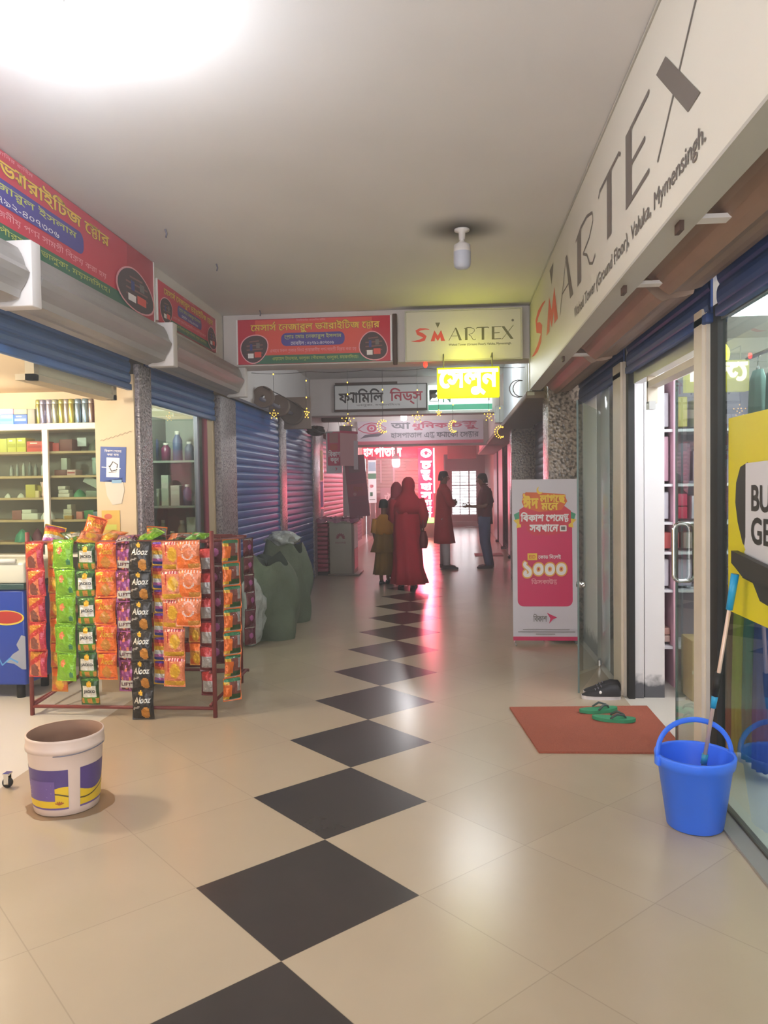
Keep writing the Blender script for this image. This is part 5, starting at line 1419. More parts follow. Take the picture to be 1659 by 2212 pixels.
# hanging clothes behind the near pane
def garment(label, y, x, z0, z1, w, col):
    t = thing('hanging_garment', label, 'clothing', (x, y, 0), 0, 'clothes hanging behind the near pane')
    m = M('cloth_' + col.strip('#'), col, 0.85, noise=0.3, nscale=9)
    mb = MB(); mb.loft([(0, 0, z0, 0.05, w / 2, 0, 0.16), (0, 0, z0 + 0.3 * (z1 - z0), 0.05, w / 2 * 0.92, 0, 0.14), (0, 0, z0 + 0.75 * (z1 - z0), 0.045, w / 2 * 0.85, 0, 0.08), (0, 0, z1 - 0.06, 0.04, w / 2 * 0.8, 0, 0.03), (0, 0, z1, 0.02, 0.06, 0, 0)], m, 36, True, 0, 9); mb.build('cloth', t)
    mb = MB(); mb.tube([(0, -w * 0.35, z1 - 0.06), (0, 0, z1 + 0.02), (0, w * 0.35, z1 - 0.06)], 0.008, m_chrome, 6); mb.tube([(0, 0, z1 + 0.02), (0, 0, z1 + 0.07), (0.02, 0, z1 + 0.10)], 0.004, m_chrome, 6); mb.build('hanger', t)
for y, x, z0, z1, w, col, lb in ((2.26, 2.32, 0.98, 2.15, 0.20, '#6f8a80', 'grey-green garment hanging high beside the yellow poster'), (2.28, 2.12, 0.30, 0.925, 0.15, '#b23a48', 'red garment hanging low left of the mop grip'), (2.10, 2.12, 0.05, 0.925, 0.14, '#7a5544', 'brown garment hanging below the yellow poster'),
        (1.93, 2.12, 0.05, 0.925, 0.13, '#b0b53e', 'yellow-green garment hanging behind the mop'), (1.78, 2.12, 0.05, 0.925, 0.13, '#35807a', 'teal garment hanging behind the yellow poster corner'), (1.64, 2.12, 0.05, 0.925, 0.13, '#2f4fa0', 'blue garment hanging near the right frame edge'),
        (2.0, 2.32, 1.06, 2.15, 0.24, '#5a7a72', 'dusky green garment behind the yellow poster'), (1.70, 2.32, 1.06, 2.15, 0.24, '#8a8f98', 'grey garment behind the yellow poster')):
    garment(lb, y, x, z0, z1, w, col)
mb = MB(); mb.tube([(2.33, 0.6, 2.245), (2.33, 2.45, 2.245)], 0.012, m_chrome, 8)
o = mb.build('clothes_rail'); tag(o, 'upper chrome clothes rail behind the near pane of the right shop', 'rail')
t = thing('clothes_rail', 'low chrome clothes stand behind the mop and the near pane', 'rail', (2.13, 1.5, 0))
mb = MB(); mb.tube([(0, 0, 1.02), (0, 0.95, 1.02)], 0.012, m_chrome, 8); mb.build('top_bar', t)
for y in (0.0, 0.95):
    mb = MB(); mb.tube([(0, y, 0.0), (0, y, 1.02)], 0.012, m_chrome, 8); mb.build('upright', t)
lamp_light('shop_light', (3.0, 2.3, 2.45), P_SHOP_RIGHT, (0.93, 0.96, 1.0), 0.15)
lamp_light('shop_light', (2.7, 0.6, 2.45), P_SHOP_RIGHT * 0.4, (0.93, 0.96, 1.0), 0.15)
# ---- mat, slippers, shoes
m_mat = M('mat_terracotta', '#a4563f', 0.9, noise=0.15, nscale=60, bump=0.5, bscale=120)
mb = MB(); vs_ = [(0.93, 2.83), (1.85, 2.90), (1.85, 1.99), (1.03, 1.965)]
mb.prism([vs_[3], vs_[2], vs_[1], vs_[0]], lambda u, v, d: (u, v, d), 0.0125, 0.001, m_mat); o = mb.build('door_mat'); tag(o, 'terracotta red doormat before the right shop door', 'mat')
def sole(L, w, n=28):
    pts = []
    for k in range(n):
        a = 2 * pi * k / n; y = cos(a) * L / 2; ww = w / 2 * (1 + 0.12 * cos(a)) * (1 - 0.16 * (1 - abs(cos(a) - 0.1)) ** 2)
        pts.append((sin(a) * ww, y))
    return pts if _area(pts) > 0 else pts[::-1]
m_sl = M('slipper_green', '#2f8a5f', 0.6); m_sls = M('slipper_strap', '#3d4a48', 0.5)
def slipper(label, loc, rz):
    t = thing('flip_flop', label, 'slipper', loc, rz, 'green flip-flops on the doormat')
    mb = MB(); mb.prism(sole(0.265, 0.105), lambda u, v, d: (u, v, d + 0.006 * (v / 0.13) ** 2), 0.0, 0.02, m_sl); mb.build('sole', t)
    mb = MB()
    for s in (-1, 1): mb.tube([(0, 0.075, 0.022), (s * 0.012, 0.06, 0.042), (s * 0.035, 0.02, 0.052), (s * 0.046, -0.02, 0.024)], [0.004, 0.006, 0.008, 0.006], m_sls, 8)
    mb.build('strap', t); return t
slipper('green flip-flop lying farther back on the doormat, nearer the shoes', (1.50, 2.74, 0.013), RAD(-74))
slipper('green flip-flop lying nearer the front of the doormat', (1.56, 2.55, 0.013), RAD(-102))
m_sh = M('shoe_black', '#211d20', 0.6); m_shs = M('shoe_sole', '#d3cdd0', 0.5)
def shoe(label, loc, rz, group='black shoes by the glass leaf', mt=None, msl=None, s=1.0):
    t = thing('shoe', label, 'shoe', loc, rz, group)
    mt = mt or m_sh; msl = msl or m_shs
    mb = MB(); mb.prism([(a * s, b * s) for a, b in sole(0.27, 0.095)], lambda u, v, d: (u, v, d), 0.0, 0.028 * s, msl); mb.build('sole', t)
    mb = MB(); ri = []
    for y, zt, w in ((-0.13, 0.075, 0.03), (-0.115, 0.10, 0.038), (-0.06, 0.105, 0.042), (-0.01, 0.09, 0.044), (0.05, 0.062, 0.046), (0.10, 0.045, 0.04), (0.132, 0.03, 0.018)): ri.append((y, zt, w))
    vs, fs = [], []; n = 12
    for y, zt, w in ri:
        for j in range(n + 1):
            a = pi * j / n; vs.append((cos(a) * w * s, y * s, (0.026 + (zt - 0.026) * sin(a) ** 0.8) * s))
    for i in range(len(ri) - 1):
        for j in range(n): fs.append((i * (n + 1) + j, (i + 1) * (n + 1) + j, (i + 1) * (n + 1) + j + 1, i * (n + 1) + j + 1))
    mb.add(vs, fs, mt, True); mb.add(vs[:n + 1], [tuple(range(n + 1))], mt); mb.build('upper', t)
    mb = MB()
    for k in range(3): y = (0.0 + 0.02 * k) * s; z = (0.09 - 0.011 * k) * s; mb.tube([(-0.02 * s, y, z - 0.004 * s), (0, y, z + 0.003 * s), (0.02 * s, y, z - 0.004 * s)], 0.003 * s, m_shade, 6)
    mb.ball((-0.043 * s, 0.01 * s, 0.055 * s), 0.004, 0.01, 0.012, c_wh, 8, 5)
    mb.build('laces', t); return t
shoe('black shoe with a white sole nearer the camera, by the open glass leaf', (1.585, 3.10, 0.0), RAD(88))
shoe('black shoe with a white sole behind its pair, against the glass leaf', (1.615, 3.225, 0.0), RAD(96))
# ---- blue bucket with a floor wiper
t = thing('plastic_bucket', 'bright blue plastic bucket with a raised handle at the lower right', 'bucket', (1.612, 1.085, 0.0), RAD(10))
t.scale = (0.94, 0.94, 0.97)
m_bb = M('bucket_blue', '#3b78fa', 0.38, noise=0.06, nscale=5); m_bin = m_bb
mb = MB(); mb.lathe([(0.001, 0.012), (0.11, 0.012), (0.118, 0.0), (0.126, 0.006), (0.168, 0.30), (0.172, 0.302)], m_bb, n=44)
mb.lathe([(0.168, 0.33), (0.164, 0.30), (0.122, 0.02), (0.001, 0.018)], m_bin, n=44); mb.build('body', t)
mb = MB(); mb.lathe([(0.170, 0.283), (0.176, 0.285), (0.182, 0.325), (0.179, 0.333), (0.168, 0.333), (0.167, 0.32)], m_bb, n=44); mb.build('rim', t)
mb = MB(); pts = []
for k in range(25):
    a = pi * k / 24; pts.append((0.180 * cos(a), 0.03 * sin(a), 0.318 + 0.158 * sin(a) ** 0.85))
mb.tube(pts, 0.012, m_bb, 10, flat=0.6)
for s in (-1, 1): mb.bbox(s * 0.178 - 0.012, s * 0.178 + 0.012, -0.02, 0.02, 0.285, 0.33, m_bb, 0.006)
mb.build('handle', t)
t = thing('floor_wiper', 'floor wiper with a black rubber head leaning upside down in the blue bucket', 'wiper', (0, 0, 0))
A_ = Vector((1.625, 1.115, 0.05)); B_ = Vector((1.748, 0.98, 1.145))
def on(k): return A_.lerp(B_, k)
m_cy = M('grip_cyan', '#1f97c9', 0.4); m_pole = M('pole_steel', '#d8bba8', 0.3, 0.15)
mb = MB(); mb.tube([on(0.2), on(0.98)], 0.0085, m_pole, 10); mb.build('pole', t)
mb = MB(); mb.tube([on(0.49), on(0.585)], 0.016, m_dark, 12); mb.build('grip', t)
mb = MB(); mb.tube([on(0.44), on(0.50)], [0.012, 0.0145], m_cy, 12); mb.build('sleeve', t)
mb = MB(); mb.tube([on(0.84), on(0.98)], [0.014, 0.017], m_cy, 12); mb.build('sleeve', t)
mb = MB(); mb.tube([on(0.205), on(0.245)], 0.014, M('wiper_teal', '#2a8fae', 0.4), 10)
for k in range(6): mb.tube([on(0.215), on(0.215) + Vector((0.035 * cos(k * 1.05), 0.035 * sin(k * 1.05), -0.1))], [0.007, 0.004], M('mop_grey', '#4b5a78', 0.9), 6)
mb.build('mop_end', t)
mb = MB(); y1_ = 1.185
mb.xf = None
mb.prism([(y1_, 1.150), (y1_, 1.205), (0.75, 1.165), (0.75, 1.10), (0.86, 1.095), (1.06, 1.105), (1.12, 1.128)], lambda u, v, d: (d, -2.374 + (u + 2.374) * 0.962, 1.517 + (v - 1.517) * 0.962), 1.752, 1.780, c_pd); mb.build('rubber_head', t)
# ---- pink standing banner
t = thing('standing_banner', 'white and pink standing banner with yellow and white Bengali words before the pebbled pillar', 'banner', (1.12, 4.95, 0.0), 0)
t.rotation_euler = (RAD(-1.2), 0, 0)
bw, bh = 0.605, 1.555
mb = MB(); mb.box(0, bw, 0, 0.003, 0.035, bh, M('banner_white', '#d5cfd8', 0.5)); mb.build('sheet', t)
mb = MB()
for x in (0.02, bw - 0.02): mb.tube([(x, 0.008, 0.0), (x, 0.008, 0.06)], 0.006, m_alu, 8); mb.tube([(x, -0.1, 0.006), (x, 0.12, 0.006)], 0.006, m_alu, 8)
mb.tube([(0.02, 0.012, 0.05), (bw - 0.02, 0.012, bh - 0.03)], 0.005, m_alu, 6); mb.tube([(bw - 0.02, 0.012, 0.05), (0.02, 0.012, bh - 0.03)], 0.005, m_alu, 6); mb.tube([(bw / 2, 0.014, bh / 2), (bw / 2, 0.14, 0.006)], 0.006, m_alu, 6)
mb.build('stand', t)
p = MB(); P = Print(p, flat)
g = lambda x: (x - 75) / 405 * bw       # crop pixels
gz = lambda y: 0.035 + (1745 - y) / 1015 * (bh - 0.035)
c_bp = M('banner_pink', '#d5245f', 0.45); c_or = M('banner_orange', '#e06a2c', 0.45); c_by = M('banner_yellow', '#f0c935', 0.45); c_bg = M('banner_green', '#3f9a74', 0.45)
P.rect(g(105), g(447), gz(1530), gz(1000), c_bp, 0.055)
P.rect(0, bw, 0.035, 0.072, c_bp)
for s in (0, 1):
    q = lambda pts: [((g(x) if not s else g(75 + 480 - x)), gz(y)) for x, y in pts][::(1 if not s else -1)]
    P.poly(q([(85, 950), (125, 930), (125, 990), (95, 985)]), c_bg); P.poly(q([(82, 985), (130, 975), (130, 1030), (100, 1035), (105, 1010)]), c_by)
P.poly([(g(a), gz(b)) for a, b in ((120, 920), (160, 895), (280, 905), (395, 895), (440, 930), (440, 1005), (415, 1020), (415, 1060), (330, 1080), (200, 1080), (165, 1050), (165, 1025), (120, 1010))], M('banner_scarlet', '#d63a4c', 0.45))
P.poly([(g(a), gz(b)) for a, b in ((135, 870), (160, 810), (270, 815), (400, 825), (418, 870), (380, 925), (240, 935), (150, 905))], c_or)
cr = [(0.03 * cos(RAD(a)), 0.035 * sin(RAD(a))) for a in range(110, 331, 20)]; ci_ = [(0.012 + 0.026 * cos(RAD(a)), 0.012 + 0.03 * sin(RAD(a))) for a in range(310, 119, -20)]
P.poly([(g(248) + a, gz(800) + b) for a, b in cr + ci_], c_by)
P.outlined('ঈদ', g(142), g(240), gz(915), gz(820), c_by, c_or, 0.05, 0.05); P.outlined('লাগছে', g(248), g(405), gz(885), gz(825), c_by, c_or, 0.05, 0.05); P.outlined('মনে', g(255), g(362), gz(925), gz(878), c_by, c_or, 0.05, 0.05)
P.text('বিকাশ পেমেন্ট', g(125), g(425), gz(1000), gz(935), c_wh, 0.045, 0.06); P.text('সবখানে', g(180), g(360), gz(1060), gz(1010), c_wh, 0.045, 0.06)
P.rect(g(370), g(412), gz(1058), gz(1020), c_wh, 0.006); P.rect(g(378), g(404), gz(1050), gz(1028), c_gray, 0.003)
P.rect(g(168), g(228), gz(1238), gz(1195), c_by); P.text('EID', g(178), g(218), gz(1228), gz(1205), c_or, 0.03); P.text('কোড দিলেই', g(235), g(375), gz(1232), gz(1200), c_wh, 0.02)
P.outlined('১০০০', g(140), g(408), gz(1345), gz(1245), c_wh, M('banner_gold', '#eeb04a', 0.45), 0.04, 0.06); P.text('ডিসকাউন্ট', g(190), g(350), gz(1392), gz(1352), M('print_pink', '#f0a7b0', 0.45), 0.02)
P.text('বিকাশ', g(200), g(285), gz(1625), gz(1575), c_gray, 0.015)
P.poly([(g(285), gz(1568)), (g(318), gz(1585)), (g(348), gz(1598)), (g(322), gz(1610)), (g(298), gz(1638)), (g(306), gz(1605))], c_bp)
for k, (a, b) in enumerate(((135, 425), (105, 460), (215, 335))): P.line([(g(a), gz(1675 + 14 * k)), (g(b), gz(1675 + 14 * k))], 0.006, c_gray)
p.build('print', t)
# ---- white ribbed panel on the right beyond the beam
t = thing('ribbed_sign_side', 'white ribbed metal panel on the right wall just beyond the first beam', 'panel', (1.33, 5.42, 2.42))
m_rib = M('ribbed_white', '#d6dde0', 0.4, 0.1); mb = MB(); n_ = 34
prof = []
for k in range(n_):
    y = 3.6 * k / n_; prof += [(0, y), (0, y + 0.07), (-0.012, y + 0.085), (-0.012, y + 0.1)]
prof += [(0, 3.6)]
vs = [(x, y, z) for z in (0, 0.78) for x, y in prof]; k_ = len(prof)
mb.add(vs, [(i, i + 1, k_ + i + 1, k_ + i) for i in range(k_ - 1)], m_rib); mb.box(0.005, 0.03, 0, 3.6, 0, 0.78, m_rib); mb.build('ribbed_sheet', t)
mb = MB(); mb.box(-0.02, 0.05, -0.03, 3.62, -0.03, 0.0, m_frame); mb.build('bottom_trim', t)
mb = MB(); mb.bbox(-0.13, 0.0, 3.7, 3.9, 0.0, 0.25, M('meter_box', '#dfe4dc', 0.4), 0.01); o = mb.build('junction_box', loc=(1.33, 5.42, 2.42)); tag(o, 'small white junction box at the far end of the ribbed panel', 'box')
mb = MB(); mb.bbox(1.30, 1.76, 5.40, 20, 2.36, 2.43, m_brownedge if False else M('soffit_brown', '#6f5a4c', 0.6, noise=0.15, nscale=4), 0.01); struct(mb, 'ceiling.004')
mb = MB(); mb.box(1.34, 1.37, 9.1, 20, 2.43, H, m_endwall); struct(mb, 'wall_right.007')
t_bulb('lit bulb hidden behind the first beam, lighting the ribbed white panel', (0.80, 6.7, H), True, P_TUBE, (0.92, 0.97, 1.0), 0.0, 0.7, 'passage bulbs', 0.4, M('lit_bulb_soft', '#ffffff', 0.4, emit=8, ecol='#f4f7ff'))
# second pinkish mat far off
mb = MB(); mb.bbox(1.02, 1.62, 13.9, 14.5, 0.001, 0.012, M('mat_dusty_pink', '#a06a66', 0.9), 0.003); o = mb.build('door_mat'); tag(o, 'dusty pink doormat behind the feet of the man in jeans', 'mat')
mb = MB(); mb.bbox(1.0, 1.5, 24.9, 25.3, 0.001, 0.02, c_gray, 0.004); o = mb.build('door_mat'); tag(o, 'small dark mat before the step at the far window', 'mat')
# ================================================================== THINGS FURTHER DOWN ON THE LEFT
m_sack = M('sack_green', '#6a7560', 0.75, noise=0.35, nscale=5, bump=0.9, bscale=9); m_sackin = M('sack_mouth', '#39433a', 0.8)
m_poly = M('clear_plastic', '#b9bfbb', 0.25, noise=0.25, nscale=14, bump=0.8, bscale=18)
def sack(label, loc, r, h, seed, rz=0.0, group='green woven sacks by the blue shutters'):
    t = thing('woven_sack', label, 'sack', loc, rz, group); g = random.Random(seed)
    ph = [g.uniform(0, 6) for _ in range(6)]
    def fn(u, v):
        a = 2 * pi * u
        k = (0.84 + 0.30 * sin(pi * min(1, v * 0.9 + 0.1)) ** 0.8 - 0.10 * v) * (1 + 0.08 * sin(3 * a + ph[0] + 5 * v) + 0.07 * sin(5 * a + ph[1] - 4 * v) + 0.035 * sin(9 * a + ph[2] + 8 * v))
        z = h * v * (1 + 0.06 * sin(2 * a + ph[3]) * v + 0.05 * sin(5 * a + ph[4]) * v ** 3)
        return (r * k * cos(a) + 0.06 * v * sin(ph[5]), r * 1.05 * k * sin(a), z)
    mb = MB(); mb.grid(fn, 44, 16, m_sack, True, True)
    mb.grid(lambda u, v: tuple(c * (1 - 0.9 * v) if i < 2 else c - h * 0.10 * v for i, c in enumerate(fn(u, 1))), 44, 4, m_sackin, True, True)
    mb.add([fn(k / 44, 0) for k in range(44)], [tuple(reversed(range(44)))], m_sack)
    mb.build('bag', t)
    return t
sack('fuller green sack nearer the camera, next to the snack rack', (-1.34, 5.32, 0), 0.32, 0.78, 5)
sack('green sack farther along the blue shutters, with crumpled plastic on its mouth', (-1.37, 6.22, 0), 0.29, 0.86, 9)
def crumple(name, label, cat, loc, rx, ry, rz_, m, seed):
    g = random.Random(seed); ph = [g.uniform(0, 6) for _ in range(5)]; mb = MB()
    def fn(u, v):
        a = 2 * pi * u; b = pi * v
        k = 1 + 0.16 * sin(4 * a + 5 * b + ph[0]) + 0.13 * sin(7 * a - 6 * b + ph[1]) + 0.08 * sin(13 * a + 11 * b + ph[2])
        return (rx * k * sin(b) * cos(a), ry * k * sin(b) * sin(a), rz_ * (1 - cos(b)) * (0.9 + 0.1 * sin(6 * a + ph[3]) * sin(b)))
    mb.grid(fn, 36, 18, m, True, True); o = mb.build(name, loc=loc); return tag(o, label, cat)
crumple('plastic_bag', 'crumpled clear plastic heaped on the farther green sack', 'bag', (-1.36, 6.20, 0.82), 0.17, 0.2, 0.11, m_poly, 2)
crumple('plastic_bag', 'large crumpled clear bag squeezed between the rack and the nearer sack', 'bag', (-1.37, 4.80, 0.0), 0.13, 0.13, 0.36, m_poly, 6)
# boards and drums of the dismantled shutter gear above the blue shutters
m_board = M('gear_board', '#7d6a5e', 0.6, noise=0.15, nscale=8)
t = thing('shutter_gear_board', 'brown end board with rings of a shutter roll above the blue shutters', 'shutter roll', (-1.655, 7.72, 2.28))
mb = MB(); mb.bbox(0.0, 0.36, 0, 0.06, 0, 0.42, m_board, 0.005); mb.build('board', t)
for k, (y, r) in enumerate(((-0.06, 0.15), (-0.75, 0.13), (-1.45, 0.12))):
    mb = MB(); mb.xf = Matrix.Translation((0.13 - 0.02 * k, y, 0.20 + 0.03 * k)) @ Matrix.Rotation(pi / 2, 4, 'X')
    mb.lathe([(0.02, -0.04), (r * 0.55, -0.04), (r * 0.6, -0.03), (r * 0.85, -0.03), (r, -0.05), (r, 0.05), (r * 0.85, 0.03), (0.02, 0.03)], m_board if k else M('gear_ring', '#5d4f47', 0.5), n=26); mb.build('ring', t)
mb = MB(); mb.tube([(0.1, -1.6, 0.22), (0.12, 0.05, 0.2)], 0.025, m_shade, 8); mb.build('axle', t)
mb = MB(); mb.tube([(-1.5, 6.0, 2.62), (-1.45, 6.6, 2.60), (-1.40, 7.2, 2.56), (-1.36, 7.8, 2.52)], 0.006, m_dark, 6); mb.tube([(-1.36, 7.8, 2.35), (-1.34, 8.6, 2.30), (-1.36, 9.3, 2.33), (-1.3, 9.6, 2.36)], 0.007, m_dark, 6)
o = mb.build('loose_cable'); tag(o, 'dark loose cable along the shutter gear on the left', 'cable')
crumple('cable_bundle', 'dark tangle of cable at the far top corner of the blue shutters', 'cable', (-1.55, 9.55, 2.30), 0.13, 0.16, 0.09, m_dark, 4)
# stickers on the pillar after the shutters
for k, (z0, z1, col, lb) in enumerate(((1.62, 2.15, '#b5b04c', 'worn yellow sticker strip on the pillar after the blue shutters'), (1.15, 1.60, '#5560a8', 'worn blue sticker strip below the yellow one'), (0.78, 1.12, '#a9a3ae', 'torn pale sticker strip below the blue one'))):
    mb = MB(); mb.box(-1.734, -1.731, 10.95, 11.22, z0, z1, M('strip_' + col.strip('#'), col, 0.6, noise=0.3, nscale=25)); o = mb.build('wall_sticker'); tag(o, lb, 'sticker', 'sticker strips on the far left pillar')
# ---- counter with a petal mark
t = thing('sales_counter', 'pale counter with a red petal mark standing in the passage at the left', 'counter', (-1.52, 10.5, 0))
m_ct = M('counter_beige', '#a39b88', 0.5); m_ctd = M('counter_side', '#7d6f60', 0.5)
mb = MB(); mb.bbox(0, 0.38, 0, 0.6, 0.03, 0.90, m_ct, 0.008); mb.bbox(-0.03, 0.5, -0.03, 0.63, 0, 0.03, m_ctd, 0.006); mb.build('body', t)
mb = MB(); mb.box(0.38, 0.41, 0.0, 0.58, 0.03, 0.88, m_ctd); mb.box(0.41, 0.415, 0.1, 0.55, 0.45, 0.86, c_wh); mb.box(0.41, 0.415, 0.1, 0.55, 0.1, 0.44, M('side_rose', '#cf4f66', 0.4)); mb.build('side_panel', t)
p = MB(); P = Print(p, flat); c_pet = M('petal_red', '#8e2f38', 0.45)
for k in range(8):
    a = RAD(-4 + 26.9 * k - 2)
    b0, b1, w_ = 0.018, 0.085, 0.017
    ax = a
    P.poly([(0.19 + b0 * cos(ax), 0.645 + b0 * sin(ax)), (0.19 + 0.055 * cos(ax) + w_ * sin(ax), 0.645 + 0.055 * sin(ax) - w_ * cos(ax)), (0.19 + b1 * cos(ax), 0.645 + b1 * sin(ax)), (0.19 + 0.055 * cos(ax) - w_ * sin(ax), 0.645 + 0.055 * sin(ax) + w_ * cos(ax))], c_pet)
P.text('HUAWEI', 0.10, 0.28, 0.545, 0.575, c_pet, 0.02); p.build('emblem', t)
mb = MB(); mb.bbox(-0.03, 0.46, -0.04, 0.64, 0.90, 0.93, m_ct, 0.008); mb.build('top', t)
m_pl = M('rose_plastic', '#a8647c', 0.25, noise=0.3, nscale=20, bump=0.8, bscale=24)
mb = MB(); mb.grid(lambda u, v: (-0.21 + 0.72 * u, -0.05 + 0.72 * v, 0.945 + 0.02 * sin(23 * u + 4 * v) * sin(17 * v + 3 * u) + 0.012 * sin(41 * u - 19 * v) + 0.02), 26, 20, m_pl)
mb.grid(lambda u, v: (-0.21 + 0.72 * u, -0.05 - 0.012 * sin(30 * u), 0.965 - (0.055 + 0.02 * sin(17 * u)) * v + 0.02 * sin(23 * u) * sin(0) ), 26, 4, m_pl)
o = mb.build('plastic_sheet', loc=(-1.52, 10.5, 0)); tag(o, 'crumpled rose plastic sheet over the counter top', 'sheet')
t = thing('wrapped_stack', 'rose plastic-wrapped ribbed stack standing left of the pale counter', 'stack', (-1.755, 10.55, 0))
mb = MB(); m_st = M('rose_ribs', '#a03450', 0.35, 0.1, bump=0.3)
for k in range(11): mb.bbox(0, 0.20, 0, 0.45, 0.06 + 0.076 * k, 0.06 + 0.076 * k + 0.066, m_st, 0.018)
mb.build('ribs', t); mb = MB(); mb.box(0, 0.2, 0.0, 0.45, 0, 0.06, m_dark); mb.build('foot', t)
# ---- hanging posters and the leaning banner
c_hp = M('hang_pink', '#c9305f', 0.45); c_hw = M('hang_white', '#c8c3c9', 0.5)
t = thing('hanging_poster', 'pink hanging poster with white Bengali words and a white foot', 'poster', (-1.60, 10.8, 1.74))
mb = MB(); mb.box(0, 0.27, 0, 0.004, 0, 0.72, c_hw); mb.build('sheet', t)
p = MB(); P = Print(p, flat); P.rect(0.025, 0.255, 0.13, 0.71, c_hp, 0.02); P.rect(0.06, 0.21, 0.52, 0.69, M('hang_rose', '#b07a78', 0.5), 0.01); P.rect(0.07, 0.2, 0.40, 0.50, M('hang_orange', '#c0523a', 0.5), 0.02)
P.text('বিকাশ', 0.035, 0.245, 0.28, 0.40, c_wh, 0.04); P.text('করুন', 0.07, 0.22, 0.165, 0.265, c_wh, 0.04); P.poly([(0.15, 0.10), (0.17, 0.065), (0.15, 0.03), (0.185, 0.06), (0.19, 0.09)], c_hp)
p.build('print', t)
mb = MB(); mb.tube([(0.03, 0, 0.72), (0.05, 0.02, 0.90)], 0.003, m_cable, 5); mb.tube([(0.24, 0, 0.72), (0.22, 0.02, 0.90)], 0.003, m_cable, 5); mb.build('cord', t)
mb = MB(); mb.bbox(-1.66, -1.2, 10.72, 10.9, 2.62, 2.72, m_brownedge, 0.01); o = mb.build('support_bracket'); tag(o, 'dark arm from the left wall that carries the hanging pink posters', 'bracket')
t = thing('hanging_poster', 'pale pink hanging poster turned edgeways, right of the pink one', 'poster', (-1.33, 10.64, 1.86), RAD(52))
mb = MB(); mb.box(0, 0.40, 0, 0.004, 0, 0.58, M('hang_pale', '#d3a3a6', 0.5)); mb.box(0.32, 0.42, -0.002, 0.006, -0.06, 0.44, c_hw); mb.box(0, 0.42, -0.003, 0.007, 0.56, 0.60, c_hp); mb.build('sheet', t)
mb = MB(); mb.tube([(0.03, 0, 0.6), (0.02, 0.0, 0.80)], 0.003, m_cable, 5); mb.build('cord', t)
t = thing('leaning_banner', 'dull maroon banner leaning back to the left above the counter, lit from behind', 'banner', (-1.06, 11.05, 0.975))
t.rotation_euler = (RAD(-2), RAD(-5.2), 0)
m_lb = M('banner_backlit_maroon', '#8a4a5c', 0.55, noise=0.1, nscale=3); c_lb2 = M('banner_dark_rose', '#a0485a', 0.5); c_lb3 = M('banner_dull_orange', '#a04a34', 0.5)  # backlit dullness of the banner is put into these colours
mb = MB(); mb.box(-0.18, 0.18, 0, 0.004, 0, 1.08, m_lb); mb.build('sheet', t)
p = MB(); P = Print(p, flat); P.rect(-0.12, 0.08, 0.78, 1.02, M('banner_grey_rose', '#7a5560', 0.5), 0.01); P.rect(-0.17, 0.16, 0.36, 0.58, c_lb2, 0.01)
P.text('ঈদ', -0.07, 0.10, 0.44, 0.55, c_lb3, 0.05); P.ell(-0.05, 0.40, 0.03, 0.03, M('banner_pale', '#b5808c', 0.5)); P.line([(-0.15, 0.64), (0.15, 0.66)], 0.008, c_lb2); P.line([(-0.12, 0.32), (0.14, 0.33)], 0.006, c_lb2); P.line([(-0.12, 0.26), (0.14, 0.27)], 0.006, c_lb2)
p.build('print', t)
mb = MB(); mb.tube([(0, 0.012, -0.03), (0, 0.012, 1.07)], 0.008, m_shade, 8); mb.build('pole', t)
mb = MB(); mb.box(-1.52, -1.34, 12.2, 12.24, 0.0, 2.1, M('board_white', '#d9d0d2', 0.5)); o = mb.build('white_board'); tag(o, 'narrow white board upright behind the leaning banner', 'board')
mb = MB(); mb.bbox(-1.74, -1.42, 12.9, 13.4, 2.30, 2.72, M('dark_box', '#4a3a36', 0.6), 0.01); dbs = mb.build('sign_box'); tag(dbs, 'dark brown box sign on the left wall above the leaning banner', 'sign')
mb = MB(); mb.bbox(-1.42, -1.35, 12.87, 12.905, 2.3, 2.66, c_wh, 0.006); o = mb.build('edge_strip', dbs, label='white edge strip')
# ---- the far lit shop
t = thing('roller_shutter', 'pale lit roller shutter of the far hospital shop', 'shutter', (-2.12, 21.5, 0))
sp_ = slat_panel(0, 2.06, 1.25, 2.36, M('shutter_pale', '#cfcdc2', 0.45), 0.1, 0.02); sp_.v = [(b, -a, c) for a, b, c in sp_.v]; sp_.build('curtain', t)
mb = MB()
for x in (0.45, 0.85): mb.box(x, x + 0.05, -0.06, -0.03, 1.6, 2.3, c_wh)
mb.box(1.25, 1.7, -0.06, -0.02, 1.98, 2.25, M('shutter_plate', '#b9b7ac', 0.5)); mb.build('fittings', t)
mb = MB(); mb.box(-2.12, 0.02, 21.52, 21.6, 0, 1.26, M('far_shop_wall', '#b9a5a4', 0.6, noise=0.12, nscale=5)); struct(mb, 'wall_front.002')
t = thing('notice_board', 'tall narrow white notice with coloured blocks at the left of the far lit shop', 'sign', (-1.95, 20.6, 1.0))
mb = MB(); mb.box(0, 0.24, 0, 0.02, 0, 1.36, M('notice_white', '#dfe6e6', 0.4, emit=0.25, ecol='#e8f4f4')); mb.build('panel', t)
p = MB(); P = Print(p, flat); P.rect(0.0, 0.24, 1.28, 1.38, c_hp); P.rect(0.01, 0.23, 0.95, 1.22, M('notice_sky', '#a9d8e8', 0.5)); P.rect(0.0, 0.24, 0.72, 0.88, c_bg); P.ell(0.1, 0.5, 0.06, 0.05, c_pink); P.rect(0.05, 0.13, 0.2, 0.32, c_bg); P.line([(0.03, 0.1), (0.2, 0.1)], 0.02, c_gray); p.build('print', t)
